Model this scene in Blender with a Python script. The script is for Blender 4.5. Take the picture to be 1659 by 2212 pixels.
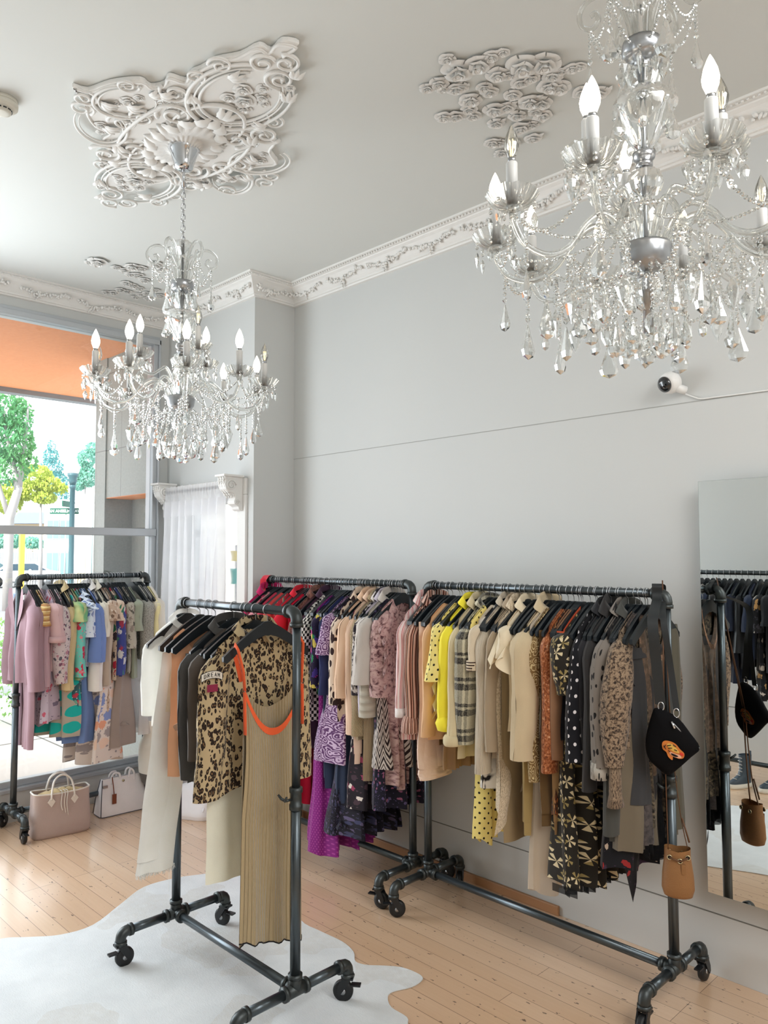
import bpy, bmesh, math, random
from math import sin, cos, pi, sqrt, radians, exp
from mathutils import Vector, Matrix, noise as mnoise

for o in list(bpy.data.objects):
    bpy.data.objects.remove(o)
SC = bpy.context.scene
COL = SC.collection

# ------------------------------------------------------------------ camera
IW, IH, FPX = 1659.0, 2212.0, 1661.0
YAW, PIT, ROL = .7787, .0551, -.0018
CAM = Vector((3.995, -3.109, 1.65))
FW = Vector((-cos(YAW)*cos(PIT), sin(YAW)*cos(PIT), sin(PIT)))
_r0 = FW.cross(Vector((0, 0, 1))).normalized()
_u0 = _r0.cross(FW)
RT = _r0*cos(ROL)+_u0*sin(ROL)
UP = -_r0*sin(ROL)+_u0*cos(ROL)
cam_d = bpy.data.cameras.new('camera')
cam = bpy.data.objects.new('camera', cam_d)
COL.objects.link(cam)
m = Matrix((RT, UP, -FW)).transposed().to_4x4()
m.translation = CAM
cam.matrix_world = m
cam_d.sensor_fit = 'VERTICAL'
cam_d.sensor_height = 36.0
cam_d.lens = 36.0*FPX/IH
cam_d.clip_start, cam_d.clip_end = .05, 400
SC.camera = cam

# ------------------------------------------------------------------ view, world, lights
SC.view_settings.view_transform = 'Standard'
SC.view_settings.look = 'None'
SC.view_settings.exposure = 0.18
SC.view_settings.gamma = 1.0
SC.view_settings.use_curve_mapping = False
cy = SC.cycles
cy.use_denoising = True
cy.max_bounces = 10
cy.diffuse_bounces = 5
cy.glossy_bounces = 5
cy.transmission_bounces = 8
cy.transparent_max_bounces = 24
cy.caustics_reflective = False
cy.caustics_refractive = False
cy.sample_clamp_indirect = 6.0
w = bpy.data.worlds.new('sky')
SC.world = w
w.use_nodes = True
bg = w.node_tree.nodes['Background']
bg.inputs['Color'].default_value = (.93, .97, 1.0, 1)
bg.inputs['Strength'].default_value = 2.6

def sun(energy, travel, angle=.6, color=(1, .95, .86)):
    d = bpy.data.lights.new('sun', 'SUN')
    d.energy, d.angle, d.color = energy, radians(angle), color
    o = bpy.data.objects.new('sun', d)
    o.rotation_euler = Vector(travel).to_track_quat('-Z', 'Y').to_euler()
    COL.objects.link(o)

def area(name, loc, towards, sx, sy, power, color):
    d = bpy.data.lights.new(name, 'AREA')
    d.shape, d.size, d.size_y, d.energy, d.color = 'RECTANGLE', sx, sy, power, color
    o = bpy.data.objects.new(name, d)
    o.location = loc
    o.rotation_euler = Vector(towards).to_track_quat('-Z', 'Y').to_euler()
    COL.objects.link(o)

sun(9.0, (-.16, .80, -.58))
# daylight through the rest of the shop window, left of the frame
area('shop_window_daylight', (-1.02, -2.46, 1.65), (1, .12, -.05), 1.7, 2.7, 84, (.87, .945, 1.0))
# soft fill lamps added out of view behind the camera to brighten the room
area('back_fill_light', (6.6, -1.9, 2.9), (-1, .05, -.42), 2.6, 1.0, 36, (.97, .985, 1))
area('overhead_fill_light', (4.6, -1.75, 3.34), (-.25, 0, -1), 1.6, 1.6, 72, (.98, .985, .98))  # added overhead fill, mainly to lift the floor

# ------------------------------------------------------------------ pixel helpers (the photo's sight lines cut real planes)
def ray(px, py):
    return FW+RT*((px-IW/2)/FPX)-UP*((py-IH/2)/FPX)
def on(px, py, ax, v):
    d = ray(px, py)
    return CAM+d*((v-CAM[ax])/d[ax])
def sight(px, py, depth):
    return CAM+ray(px, py)*depth
def prj(P):
    d = Vector(P)-CAM
    w_ = d.dot(FW)
    return IW/2+FPX*d.dot(RT)/w_, IH/2-FPX*d.dot(UP)/w_, w_
def vert(x, y, py):
    z = 1.0
    for _ in range(30):
        q = prj((x, y, z))
        z += (q[1]-py)*q[2]/FPX
    return z

# ------------------------------------------------------------------ node helper and materials
def S(r, g, b):
    f = lambda c: (c/12.92 if c <= .04045 else ((c+.055)/1.055)**2.4)
    return (f(r/255), f(g/255), f(b/255), 1.0)

class NT:
    def __init__(s, mat):
        s.t = mat.node_tree
    def n(s, typ, **kw):
        nd = s.t.nodes.new('ShaderNode'+typ)
        for k, v in kw.items():
            setattr(nd, k, v)
        return nd
    def put(s, sock, v):
        if isinstance(v, bpy.types.NodeSocket):
            s.t.links.new(v, sock)
        elif v is not None:
            sock.default_value = v
    def math(s, op, a, b=None, c=None, clamp=False):
        nd = s.n('Math', operation=op, use_clamp=clamp)
        for i, v in enumerate((a, b, c)):
            if v is not None:
                s.put(nd.inputs[i], v)
        return nd.outputs[0]
    def vm(s, op, a, b=None, out=0):
        nd = s.n('VectorMath', operation=op)
        s.put(nd.inputs[0], a)
        if b is not None:
            s.put(nd.inputs[1], b)
        return nd.outputs[out]
    def mix(s, f, a, b, blend='MIX'):
        nd = s.n('Mix', data_type='RGBA', blend_type=blend)
        s.put(nd.inputs[0], f); s.put(nd.inputs[6], a); s.put(nd.inputs[7], b)
        return nd.outputs[2]
    def ramp(s, f, stops, interp='LINEAR'):
        nd = s.n('ValToRGB')
        cr = nd.color_ramp
        cr.interpolation = interp
        while len(cr.elements) < len(stops):
            cr.elements.new(.5)
        for e, (p, c) in zip(cr.elements, stops):
            e.position, e.color = p, c
        s.put(nd.inputs[0], f)
        return nd.outputs[0]
    def noise(s, vec, scale, detail=2, rough=.5, dist=0, col=False):
        nd = s.n('TexNoise')
        s.put(nd.inputs['Vector'], vec)
        nd.inputs['Scale'].default_value = scale
        nd.inputs['Detail'].default_value = detail
        nd.inputs['Roughness'].default_value = rough
        nd.inputs['Distortion'].default_value = dist
        return nd.outputs['Color' if col else 'Fac']
    def vor(s, vec, scale, rnd=1, feature='F1', out='Distance'):
        nd = s.n('TexVoronoi', feature=feature)
        s.put(nd.inputs['Vector'], vec)
        nd.inputs['Scale'].default_value = scale
        nd.inputs['Randomness'].default_value = rnd
        return nd.outputs[out]
    def gt(s, a, b):
        return s.math('GREATER_THAN', a, b)
    def lt(s, a, b):
        return s.math('LESS_THAN', a, b)
    def sep(s, v):
        nd = s.n('SeparateXYZ')
        s.put(nd.inputs[0], v)
        return nd.outputs
    def mapping(s, v, loc=(0, 0, 0), rot=(0, 0, 0), sc=(1, 1, 1)):
        nd = s.n('Mapping')
        s.put(nd.inputs[0], v)
        nd.inputs['Location'].default_value = loc
        nd.inputs['Rotation'].default_value = rot
        nd.inputs['Scale'].default_value = sc
        return nd.outputs[0]
    def warp(s, v, scale, amt):
        c = s.noise(v, scale, 2, col=True)
        c = s.vm('SUBTRACT', c, (.5, .5, .5))
        nd = s.n('VectorMath', operation='SCALE')
        s.put(nd.inputs[0], c)
        nd.inputs['Scale'].default_value = amt
        return s.vm('ADD', v, nd.outputs[0])

def newmat(name):
    mt = bpy.data.materials.new(name)
    mt.use_nodes = True
    return mt, NT(mt), mt.node_tree.nodes['Principled BSDF']

def setp(b, **kw):
    names = {'rough': 'Roughness', 'metal': 'Metallic', 'spec': 'Specular IOR Level', 'coat': 'Coat Weight',
             'coatr': 'Coat Roughness', 'trans': 'Transmission Weight', 'ior': 'IOR', 'alpha': 'Alpha', 'sheen': 'Sheen Weight'}
    for k, v in kw.items():
        b.inputs[names[k]].default_value = v

def simple(name, color, rough=.6, metal=0, **kw):
    mt, n, b = newmat(name)
    b.inputs['Base Color'].default_value = color
    setp(b, rough=rough, metal=metal, **kw)
    return mt

# ---- fabric patterns: every function returns a colour socket, coordinates are metres of cloth
def pt_plain(n, uv, c, var=.10):
    f = n.noise(uv, 9, 3)
    d = tuple(x*(1-var) for x in c[:3])+(1,)
    e = tuple(min(1, x*(1+var)) for x in c[:3])+(1,)
    return n.mix(f, d, e)
def pt_leopard(n, uv, base, dark, mid, sc=34):
    v = n.warp(uv, 22, .022)
    v = n.mapping(v, sc=(1.15, .8, 1))
    d = n.vor(v, sc)
    br = n.noise(uv, 95, 1)
    ring = n.math('MULTIPLY', n.gt(d, .19), n.lt(d, .50))
    ring = n.math('MULTIPLY', ring, n.gt(br, .34))
    c = n.mix(n.lt(d, .22), base, mid)
    return n.mix(ring, c, dark)
def pt_spots(n, uv, base, dark, sc=40, r=.3, st=(1, .6, 1)):
    v = n.mapping(n.warp(uv, 25, .02), sc=st)
    d = n.vor(v, sc)
    return n.mix(n.lt(d, r), base, dark)
def pt_dots(n, uv, base, dark, sc=36, r=.2):
    v = n.mapping(uv, rot=(0, 0, pi/4))
    d = n.vor(v, sc, 0)
    return n.mix(n.lt(d, r), base, dark)
def pt_stripe(n, uv, stops, period=.05, axis=0, ang=0):
    v = n.mapping(uv, rot=(0, 0, ang)) if ang else uv
    x = n.sep(v)[axis]
    f = n.math('FRACT', n.math('DIVIDE', x, period))
    return n.ramp(f, stops, 'CONSTANT')
def pt_plaid(n, uv, base, dark, period=.11):
    v = n.warp(uv, 60, .012)
    x, y = n.sep(v)[0], n.sep(v)[1]
    def band(t, p):
        f = n.math('FRACT', n.math('DIVIDE', t, p))
        a = n.math('MULTIPLY', n.gt(f, .12), n.lt(f, .36))
        b2 = n.math('MULTIPLY', n.gt(f, .46), n.lt(f, .6))
        return n.math('ADD', a, b2, clamp=True)
    f = n.math('ADD', n.math('MULTIPLY', band(y, period), .72), n.math('MULTIPLY', band(x, period*1.1), .5), clamp=True)
    f = n.math('MULTIPLY', f, n.math('ADD', n.noise(uv, 160, 3), .45), clamp=True)
    return n.mix(f, base, dark)
def pt_check(n, uv, a, b, sc=90):
    nd = n.n('TexChecker')
    n.put(nd.inputs['Vector'], uv)
    nd.inputs['Color1'].default_value, nd.inputs['Color2'].default_value = a, b
    nd.inputs['Scale'].default_value = sc
    return nd.outputs['Color']
def pt_floral(n, uv, base, cols, sc=26, r=.38, st=(1, 1, 1)):
    v = n.mapping(n.warp(uv, 30, .02), sc=st)
    d = n.vor(v, sc)
    k = n.sep(n.vor(v, sc, out='Color'))[0]
    m = len(cols)
    pal = n.ramp(k, [(i/m, c) for i, c in enumerate(cols)], 'CONSTANT')
    pet = n.math('ADD', n.math('MULTIPLY', n.noise(uv, 110, 1), .35), r-.17)
    c = n.mix(n.lt(d, pet), base, pal)
    d2 = n.vor(n.mapping(v, loc=(3.1, 1.7, 0)), sc*2.1)
    return n.mix(n.math('MULTIPLY', n.lt(d2, .2), n.gt(d, .4)), c, cols[-1])
def pt_scroll(n, uv, base, dark, sc=20, w_=.5):
    v = n.warp(uv, sc*.9, .035)
    d = n.vor(v, sc)
    f = n.math('FRACT', n.math('MULTIPLY', d, 4.2))
    return n.mix(n.lt(f, w_), base, dark)
def pt_mottle(n, uv, stops, sc=30, detail=5, dist=.6, st=(1, 1, 1)):
    return n.ramp(n.noise(n.mapping(uv, sc=st), sc, detail, .62, dist), stops)
def pt_chevron(n, uv, stops, period=.05, zig=.055):
    x, y = n.sep(uv)[0], n.sep(uv)[1]
    t = n.math('ABSOLUTE', n.math('SUBTRACT', n.math('FRACT', n.math('DIVIDE', x, zig)), .5))
    f = n.math('FRACT', n.math('DIVIDE', n.math('ADD', y, n.math('MULTIPLY', t, zig*1.7)), period))
    return n.ramp(f, stops, 'CONSTANT')
def pt_pinwheel(n, uv, base, a, b, sc=17):
    v = n.mapping(uv, rot=(0, 0, .5))
    d = n.vor(v, sc, .25)
    p = n.vor(v, sc, .25, out='Position')
    q = n.sep(n.vm('SUBTRACT', v, p))
    ang = n.math('ARCTAN2', q[1], q[0])
    f = n.gt(n.math('SINE', n.math('MULTIPLY', ang, 5)), .1)
    f = n.math('MULTIPLY', f, n.lt(d, .43))
    k = n.noise(uv, 14, 1)
    return n.mix(f, base, n.mix(n.gt(k, .5), a, b))
def pt_bands(n, uv, base, band, period=.095, r=.36):
    q = n.sep(n.warp(uv, 14, .02))
    y = n.math('SUBTRACT', n.math('FRACT', n.math('DIVIDE', q[1], period)), .5)
    x = n.math('MULTIPLY', n.math('SUBTRACT', n.math('FRACT', n.math('DIVIDE', q[0], period*1.35)), .5), 1.1)
    d = n.math('SQRT', n.math('ADD', n.math('MULTIPLY', x, x), n.math('MULTIPLY', y, y)))
    return n.mix(n.lt(d, r), base, band)

_fabs = {}
def fab(name, pat, *a, rough=.85, bump=None, sheer=0, spec=.25, metal=0, sheen=.15, **k):
    if name in _fabs:
        return _fabs[name]
    mt, n, b = newmat(name)
    uv = n.n('UVMap').outputs[0]
    c = pat(n, uv, *a, **k)
    n.put(b.inputs['Base Color'], c)
    setp(b, rough=rough, spec=spec, metal=metal, sheen=sheen)
    b.inputs['Sheen Roughness'].default_value = .5
    if bump:
        kind, sc, dist = bump
        if kind == 'rib':
            h = n.math('SINE', n.math('MULTIPLY', n.sep(uv)[0], sc*2*pi))
        elif kind == 'cable':
            q = n.sep(uv)
            h = n.math('ABSOLUTE', n.math('SINE', n.math('MULTIPLY', n.math('ADD', q[1], n.math('MULTIPLY', q[0], 1.4)), sc*2*pi)))
        elif kind == 'quilt':
            h = n.math('ABSOLUTE', n.math('SINE', n.math('MULTIPLY', n.sep(uv)[1], sc*pi)))
        else:
            h = n.noise(uv, sc, 3)
        bp = n.n('Bump')
        bp.inputs['Strength'].default_value = .8
        bp.inputs['Distance'].default_value = dist
        n.put(bp.inputs['Height'], h)
        n.put(b.inputs['Normal'], bp.outputs[0])
    if sheer:
        out = mt.node_tree.nodes['Material Output']
        tr = n.n('BsdfTransparent')
        tl = n.n('BsdfTranslucent')
        n.put(tl.inputs[0], c)
        m1 = n.n('MixShader'); m1.inputs[0].default_value = .45
        n.put(m1.inputs[1], b.outputs[0]); n.put(m1.inputs[2], tl.outputs[0])
        m2 = n.n('MixShader'); m2.inputs[0].default_value = sheer
        n.put(m2.inputs[1], m1.outputs[0]); n.put(m2.inputs[2], tr.outputs[0])
        n.put(out.inputs[0], m2.outputs[0])
    _fabs[name] = mt
    return mt
def plain(name, r, g, b, **k):
    return fab(name, pt_plain, S(r, g, b), **k)

# ---- room and hard materials
def wall_mat():
    mt, n, b = newmat('painted_wall')
    co = n.n('TexCoord').outputs['Object']
    f = n.noise(co, 1.3, 3)
    n.put(b.inputs['Base Color'], n.mix(f, S(202, 204, 203), S(207, 208, 206)))
    setp(b, rough=.55, spec=.3)
    bp = n.n('Bump'); bp.inputs['Strength'].default_value = .12; bp.inputs['Distance'].default_value = .004
    n.put(bp.inputs['Height'], n.noise(co, 28, 3)); n.put(b.inputs['Normal'], bp.outputs[0])
    return mt
def floor_mat():
    mt, n, b = newmat('plank_floor')
    co = n.n('TexCoord').outputs['Object']
    br = n.n('TexBrick')
    n.put(br.inputs['Vector'], co)
    br.offset, br.offset_frequency, br.squash = .37, 3, 1
    for k, v in (('Color1', S(238, 206, 174)), ('Color2', S(214, 176, 140)), ('Mortar', S(90, 68, 50)), ('Scale', 1.0),
                 ('Mortar Size', .0011), ('Mortar Smooth', .3), ('Bias', 0.0), ('Brick Width', 1.35), ('Row Height', .083)):
        br.inputs[k].default_value = v
    grain = n.noise(n.mapping(co, sc=(2.2, 46, 1)), 1.6, 6, .65)
    big = n.noise(n.mapping(co, sc=(.6, 3, 1)), 1.5, 2)
    c = n.mix(n.math('MULTIPLY', grain, .5), br.outputs['Color'], S(190, 160, 132), 'MULTIPLY')
    c = n.mix(.4, c, n.mix(big, S(214, 174, 138), S(240, 214, 186)))
    c = n.mix(br.outputs['Fac'], c, S(112, 86, 64))
    sp = n.noise(n.mapping(co, sc=(1, 2.2, 1)), 26, 2, .5)
    wear = n.noise(co, 1.1, 2)
    f = n.math('MULTIPLY', n.gt(sp, .69), n.gt(wear, .38))
    c = n.mix(n.math('MULTIPLY', f, .75), c, S(62, 46, 36))
    n.put(b.inputs['Base Color'], c)
    n.put(b.inputs['Roughness'], n.math('ADD', n.math('MULTIPLY', grain, .16), .24))
    setp(b, spec=.6, coat=1.0, coatr=.22)
    b.inputs['Coat IOR'].default_value = 1.6
    bp = n.n('Bump'); bp.inputs['Strength'].default_value = .25; bp.inputs['Distance'].default_value = .002
    n.put(bp.inputs['Height'], n.math('SUBTRACT', grain, br.outputs['Fac'])); n.put(b.inputs['Normal'], bp.outputs[0])
    return mt
def glass_thin(name, tint=(1, 1, 1, 1), gloss=.12):
    mt, n, b = newmat(name)
    out = mt.node_tree.nodes['Material Output']
    tr = n.n('BsdfTransparent'); tr.inputs[0].default_value = tint
    gl = n.n('BsdfGlossy'); gl.inputs['Roughness'].default_value = .02
    lw = n.n('LayerWeight'); lw.inputs[0].default_value = .35
    mx = n.n('MixShader')
    n.put(mx.inputs[0], n.math('ADD', n.math('MULTIPLY', lw.outputs['Fresnel'], .8), gloss, clamp=True))
    n.put(mx.inputs[1], tr.outputs[0]); n.put(mx.inputs[2], gl.outputs[0])
    n.put(out.inputs[0], mx.outputs[0])
    return mt
def crystal_mat(name, tint, clear):
    mt, n, b = newmat(name)
    out = mt.node_tree.nodes['Material Output']
    gl = n.n('BsdfGlass'); gl.inputs['Roughness'].default_value = 0; gl.inputs['IOR'].default_value = 1.52
    gl.inputs['Color'].default_value = (.93, .935, .93, 1)
    tr = n.n('BsdfTransparent'); tr.inputs[0].default_value = tint
    mx = n.n('MixShader'); mx.inputs[0].default_value = clear
    n.put(mx.inputs[1], gl.outputs[0]); n.put(mx.inputs[2], tr.outputs[0])
    n.put(out.inputs[0], mx.outputs[0])
    return mt
def emis(name, color, strength):
    mt, n, b = newmat(name)
    b.inputs['Base Color'].default_value = color
    b.inputs['Emission Color'].default_value = color
    b.inputs['Emission Strength'].default_value = strength
    return mt

M_WALL = wall_mat()
M_CEIL = simple('ceiling_paint', S(216, 218, 215), .7)
M_PLASTER = simple('white_plaster', S(232, 231, 228), .5)
M_FLOOR = floor_mat()
M_PIPE = simple('gunmetal_pipe', S(84, 91, 95), .3, .8)
M_PIPED = simple('dark_iron_fitting', S(68, 72, 72), .4, .7)
M_STEEL = simple('brushed_steel', S(170, 172, 175), .28, .95)
M_CHROME = simple('chrome', S(205, 207, 210), .08, 1)
M_BLACK = simple('black_plastic', S(22, 24, 27), .35)
M_RUBBER = simple('black_rubber', S(16, 17, 19), .5)
M_HANG = simple('black_hanger', S(20, 27, 32), .38)
M_ALU = simple('grey_aluminium', S(188, 192, 196), .4, .3)
M_WHITE = simple('white_plastic', S(236, 236, 234), .35)
M_MIRROR = simple('mirror_silver', (.86, .89, .88, 1), .0, 1)
M_GLASS = glass_thin('window_glass', (.97, .99, 1, 1), .03)
M_ARM = crystal_mat('arm_glass', (.97, .97, .955, 1), .30)
M_CRY = crystal_mat('crystal', (.93, .94, .93, 1), .14)
M_BULB = emis('lit_bulb', (1, .90, .74, 1), 7)
M_BULBO = glass_thin('clear_bulb', (.98, .97, .93, 1), .1)
M_FIL = emis('filament', (1, .75, .35, 1), 2.5)
M_CANDLE = simple('candle_sleeve', S(214, 214, 212), .45)
M_SEAMU = simple('panel_joint', S(166, 167, 163), .8)
M_SEAM = simple('seam_gap', S(120, 120, 116), .8)
M_WOOD = simple('bare_wood', S(178, 134, 96), .5)

# ------------------------------------------------------------------ mesh helpers
class MB:
    def __init__(s):
        s.v, s.f, s.uv = [], [], []
    def add(s, v, f, uv=None, mtx=None):
        k = len(s.v)
        s.v += [tuple(mtx @ Vector(p)) for p in v] if mtx is not None else [tuple(p) for p in v]
        s.f += [tuple(i+k for i in q) for q in f]
        s.uv += uv if uv is not None else [(p[0], p[2] if len(p) > 2 else 0) for p in v]
        return s
    def mesh(s, name, mat, smooth=True):
        me = bpy.data.meshes.new(name)
        me.from_pydata(s.v, [], s.f)
        if mat:
            me.materials.append(mat)
        ul = me.uv_layers.new(name='UVMap')
        for lp in me.loops:
            ul.data[lp.index].uv = s.uv[lp.vertex_index]
        if smooth:
            me.polygons.foreach_set('use_smooth', [True]*len(me.polygons))
        me.update()
        return me
    def build(s, name, mat, parent=None, smooth=True, fixn=False):
        me = s.mesh(name, mat, smooth)
        if fixn:
            bm = bmesh.new(); bm.from_mesh(me)
            bmesh.ops.recalc_face_normals(bm, faces=bm.faces); bm.to_mesh(me); bm.free()
        o = bpy.data.objects.new(name, me)
        COL.objects.link(o)
        if parent is not None:
            o.parent = parent
        return o

def tag(o, label=None, cat=None, group=None, kind=None):
    if label: o['label'] = label
    if cat: o['category'] = cat
    if group: o['group'] = group
    if kind: o['kind'] = kind
    return o
def empty(name, loc=(0, 0, 0), rz=0, label=None, cat=None, group=None, kind=None):
    o = bpy.data.objects.new(name, None)
    o.empty_display_size = .05
    o.location, o.rotation_euler = loc, (0, 0, rz)
    COL.objects.link(o)
    return tag(o, label, cat, group, kind)
def place(name, me, parent, loc=(0, 0, 0), rot=(0, 0, 0), sc=(1, 1, 1)):
    o = bpy.data.objects.new(name, me)
    COL.objects.link(o)
    o.parent = parent
    o.location, o.rotation_euler, o.scale = loc, rot, sc
    return o
def copy_tree(o, parent=None):
    c = o.copy()
    COL.objects.link(c)
    if parent is not None:
        c.parent = parent
    for ch in list(o.children):
        copy_tree(ch, c)
    return c

def box(c, s_):
    x, y, z = c
    a, b, d = s_[0]/2, s_[1]/2, s_[2]/2
    v = [(x-a, y-b, z-d), (x+a, y-b, z-d), (x+a, y+b, z-d), (x-a, y+b, z-d), (x-a, y-b, z+d), (x+a, y-b, z+d), (x+a, y+b, z+d), (x-a, y+b, z+d)]
    f = [(0, 3, 2, 1), (4, 5, 6, 7), (0, 1, 5, 4), (1, 2, 6, 5), (2, 3, 7, 6), (3, 0, 4, 7)]
    return v, f
def bbox(x0, x1, y0, y1, z0, z1):
    return box(((x0+x1)/2, (y0+y1)/2, (z0+z1)/2), (x1-x0, y1-y0, z1-z0))
def bevel(o, w_=.003, seg=2):
    mo = o.modifiers.new('soft_edges', 'BEVEL')
    mo.width, mo.segments, mo.limit_method = w_, seg, 'ANGLE'
    return o
def frame_at(t):
    t = t.normalized()
    a = Vector((0, 0, 1)) if abs(t.z) < .9 else Vector((1, 0, 0))
    x = a.cross(t).normalized()
    return x, t.cross(x)
def tube(pts, r, seg=8, cap=True, closed=False, flat=1.0):
    pts = [Vector(p) for p in pts]
    n = len(pts)
    rs = r if isinstance(r, (list, tuple)) else [r]*n
    v, f, uv = [], [], []
    px = None
    ln = 0
    for i, p in enumerate(pts):
        if closed:
            t = pts[(i+1) % n]-pts[i-1]
        else:
            t = pts[min(i+1, n-1)]-pts[max(i-1, 0)]
        if px is None:
            px, py = frame_at(t)
        else:
            tn = t.normalized()
            px = (px-tn*px.dot(tn)).normalized()
            py = tn.cross(px)
            ln += (p-pts[i-1]).length
        for k in range(seg):
            a = 2*pi*k/seg
            v.append(tuple(p+px*(rs[i]*cos(a))+py*(rs[i]*sin(a)*flat)))
            uv.append((k/seg*2*pi*rs[i], ln))
    m_ = n if closed else n-1
    for i in range(m_):
        j = (i+1) % n
        for k in range(seg):
            l = (k+1) % seg
            f.append((i*seg+k, i*seg+l, j*seg+l, j*seg+k))
    if cap and not closed:
        f.append(tuple(range(seg-1, -1, -1)))
        f.append(tuple((n-1)*seg+k for k in range(seg)))
    return v, f, uv
def lathe(prof, seg=16, lobes=0, la=0.0, flat=1.0):
    v, f, uv = [], [], []
    for (r, z) in prof:
        for k in range(seg):
            a = 2*pi*k/seg
            q = r*(1+la*cos(lobes*a)) if lobes else r
            v.append((q*cos(a), q*sin(a)*flat, z)); uv.append((a*.1, z))
    for i in range(len(prof)-1):
        for k in range(seg):
            l = (k+1) % seg
            f.append((i*seg+k, i*seg+l, (i+1)*seg+l, (i+1)*seg+k))
    if prof[0][0] > 1e-6:
        f.append(tuple(range(seg-1, -1, -1)))
    if prof[-1][0] > 1e-6:
        f.append(tuple((len(prof)-1)*seg+k for k in range(seg)))
    return v, f, uv
def prism(outline, z0, z1):
    n = len(outline)
    v = [(x, y, z0) for x, y in outline]+[(x, y, z1) for x, y in outline]
    f = [tuple(range(n-1, -1, -1)), tuple(range(n, 2*n))]
    f += [(i, (i+1) % n, n+(i+1) % n, n+i) for i in range(n)]
    return v, f
def grid(fn, nu, nv, uvfn=None, flip=False):
    v, f, uv = [], [], []
    for j in range(nv+1):
        for i in range(nu+1):
            p = fn(i/nu, j/nv)
            v.append(p[:3]); uv.append(p[3] if len(p) > 3 else (i/nu, j/nv))
    for j in range(nv):
        for i in range(nu):
            a = j*(nu+1)+i
            q = (a, a+1, a+nu+2, a+nu+1)
            f.append(q[::-1] if flip else q)
    return v, f, uv
def spline(pts, n=6, closed=False):
    pts = [Vector(p) for p in pts]
    m_ = len(pts)
    out = []
    for i in range(m_ if closed else m_-1):
        if closed:
            a, b, c, d = pts[i-1], pts[i], pts[(i+1) % m_], pts[(i+2) % m_]
        else:
            a, b, c, d = pts[max(i-1, 0)], pts[i], pts[i+1], pts[min(i+2, m_-1)]
        for k in range(n):
            t = k/n
            out.append(.5*((2*b)+(c-a)*t+(2*a-5*b+4*c-d)*t*t+(3*b-a-3*c+d)*t*t*t))
    if not closed:
        out.append(pts[-1])
    return out
def TM(loc=(0, 0, 0), rot=(0, 0, 0), sc=(1, 1, 1)):
    from mathutils import Euler
    return Matrix.LocRotScale(Vector(loc), Euler(rot), Vector(sc))
def aim(p, q):
    """matrix that puts local z along p->q with origin p"""
    t = (Vector(q)-Vector(p)).normalized()
    x, y = frame_at(t)
    mm = Matrix((x, y, t)).transposed().to_4x4()
    mm.translation = Vector(p)
    return mm
def nz(x, y=0, z=0):
    return mnoise.noise(Vector((x, y, z)))
def text_obj(name, body, size, mat, parent, loc, rot, extrude=.001, align='CENTER'):
    cu = bpy.data.curves.new(name, 'FONT')
    cu.body, cu.size, cu.extrude = body, size, extrude
    cu.align_x, cu.align_y = align, 'CENTER'
    cu.offset = size*.03
    o = bpy.data.objects.new(name+'_curve', cu)
    COL.objects.link(o)
    bpy.context.view_layer.update()
    me = bpy.data.meshes.new_from_object(o.evaluated_get(bpy.context.evaluated_depsgraph_get()))
    bpy.data.objects.remove(o)
    me.materials.clear(); me.materials.append(mat)
    return place(name, me, parent, loc, rot)
# ------------------------------------------------------------------ room shell
CEIL = 3.399
XF, YA, YB, XB = -1.078, -.316, -3.40, 7.2          # shop window plane, alcove wall, opposite wall, back wall
def struct(name, parts, mat, smooth=False, parent=None):
    b = MB()
    for p in parts:
        b.add(*p)
    o = b.build(name, mat, parent, smooth)
    if parent is None:
        o['kind'] = 'structure'
    return o

struct('floor', [bbox(XF-.1, XB, YB, .1, -.05, 0)], M_FLOOR)
struct('ceiling', [bbox(XF-.1, XB+.1, YB-.1, .1, CEIL, CEIL+.1)], M_CEIL)
wr = struct('wall_right', [bbox(0, XB, 0, .1, 0, CEIL)], M_WALL)
struct('panel_seam', [bbox(.0, XB, -.0012, 0, 2.2735, 2.2770)], M_SEAMU, parent=wr)
struct('panel_seam', [bbox(.0, XB, -.0012, 0, .2355, .2405)], M_SEAM, parent=wr)
struct('wall_return', [bbox(-.1, 0, YA, .1, 0, CEIL)], M_WALL)
WX0, WX1, WZ0, WZ1 = -.96, -.145, .25, 2.03
struct('wall_alcove', [bbox(XF, WX0, YA, YA+.1, 0, CEIL), bbox(WX1, -.1, YA, YA+.1, 0, CEIL),
                       bbox(WX0, WX1, YA, YA+.1, WZ1, CEIL), bbox(WX0, WX1, YA, YA+.1, 0, WZ0)], M_WALL)
struct('wall_back', [bbox(XB, XB+.1, YB-.1, .1, 0, CEIL)], M_WALL)
wl = struct('wall_left', [bbox(XF, XB, YB-.1, YB, 0, CEIL)], M_WALL)
struct('panel_seam', [bbox(XF, XB, YB, YB+.0015, .42, .426)], M_SEAM, parent=wl)
struct('wall_front', [bbox(XF-.1, XF, YB, -.395, 0, .185), bbox(XF-.1, XF, YB, -.395, 3.225, CEIL), bbox(XF-.12, XF-.0008, -.395, YA+.1, 0, CEIL)], M_WALL)
M_BOARD = simple('oak_board', S(176, 130, 92), .45)
bevel(struct('baseboard_right', [bbox(0.002, 1.985, -.016, 0, 0, .042)], M_BOARD), .003)
# window casing of the side window
cas = struct('trim_5', [bbox(WX1-.005, WX1+.085, YA-.02, YA, 0, 2.03), bbox(WX0-.08, WX0+.01, YA-.02, YA, 0, 2.03), bbox(WX0-.08, WX1+.085, YA-.02, YA, 2.03, 2.135)], M_PLASTER)
bevel(cas, .004)
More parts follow.
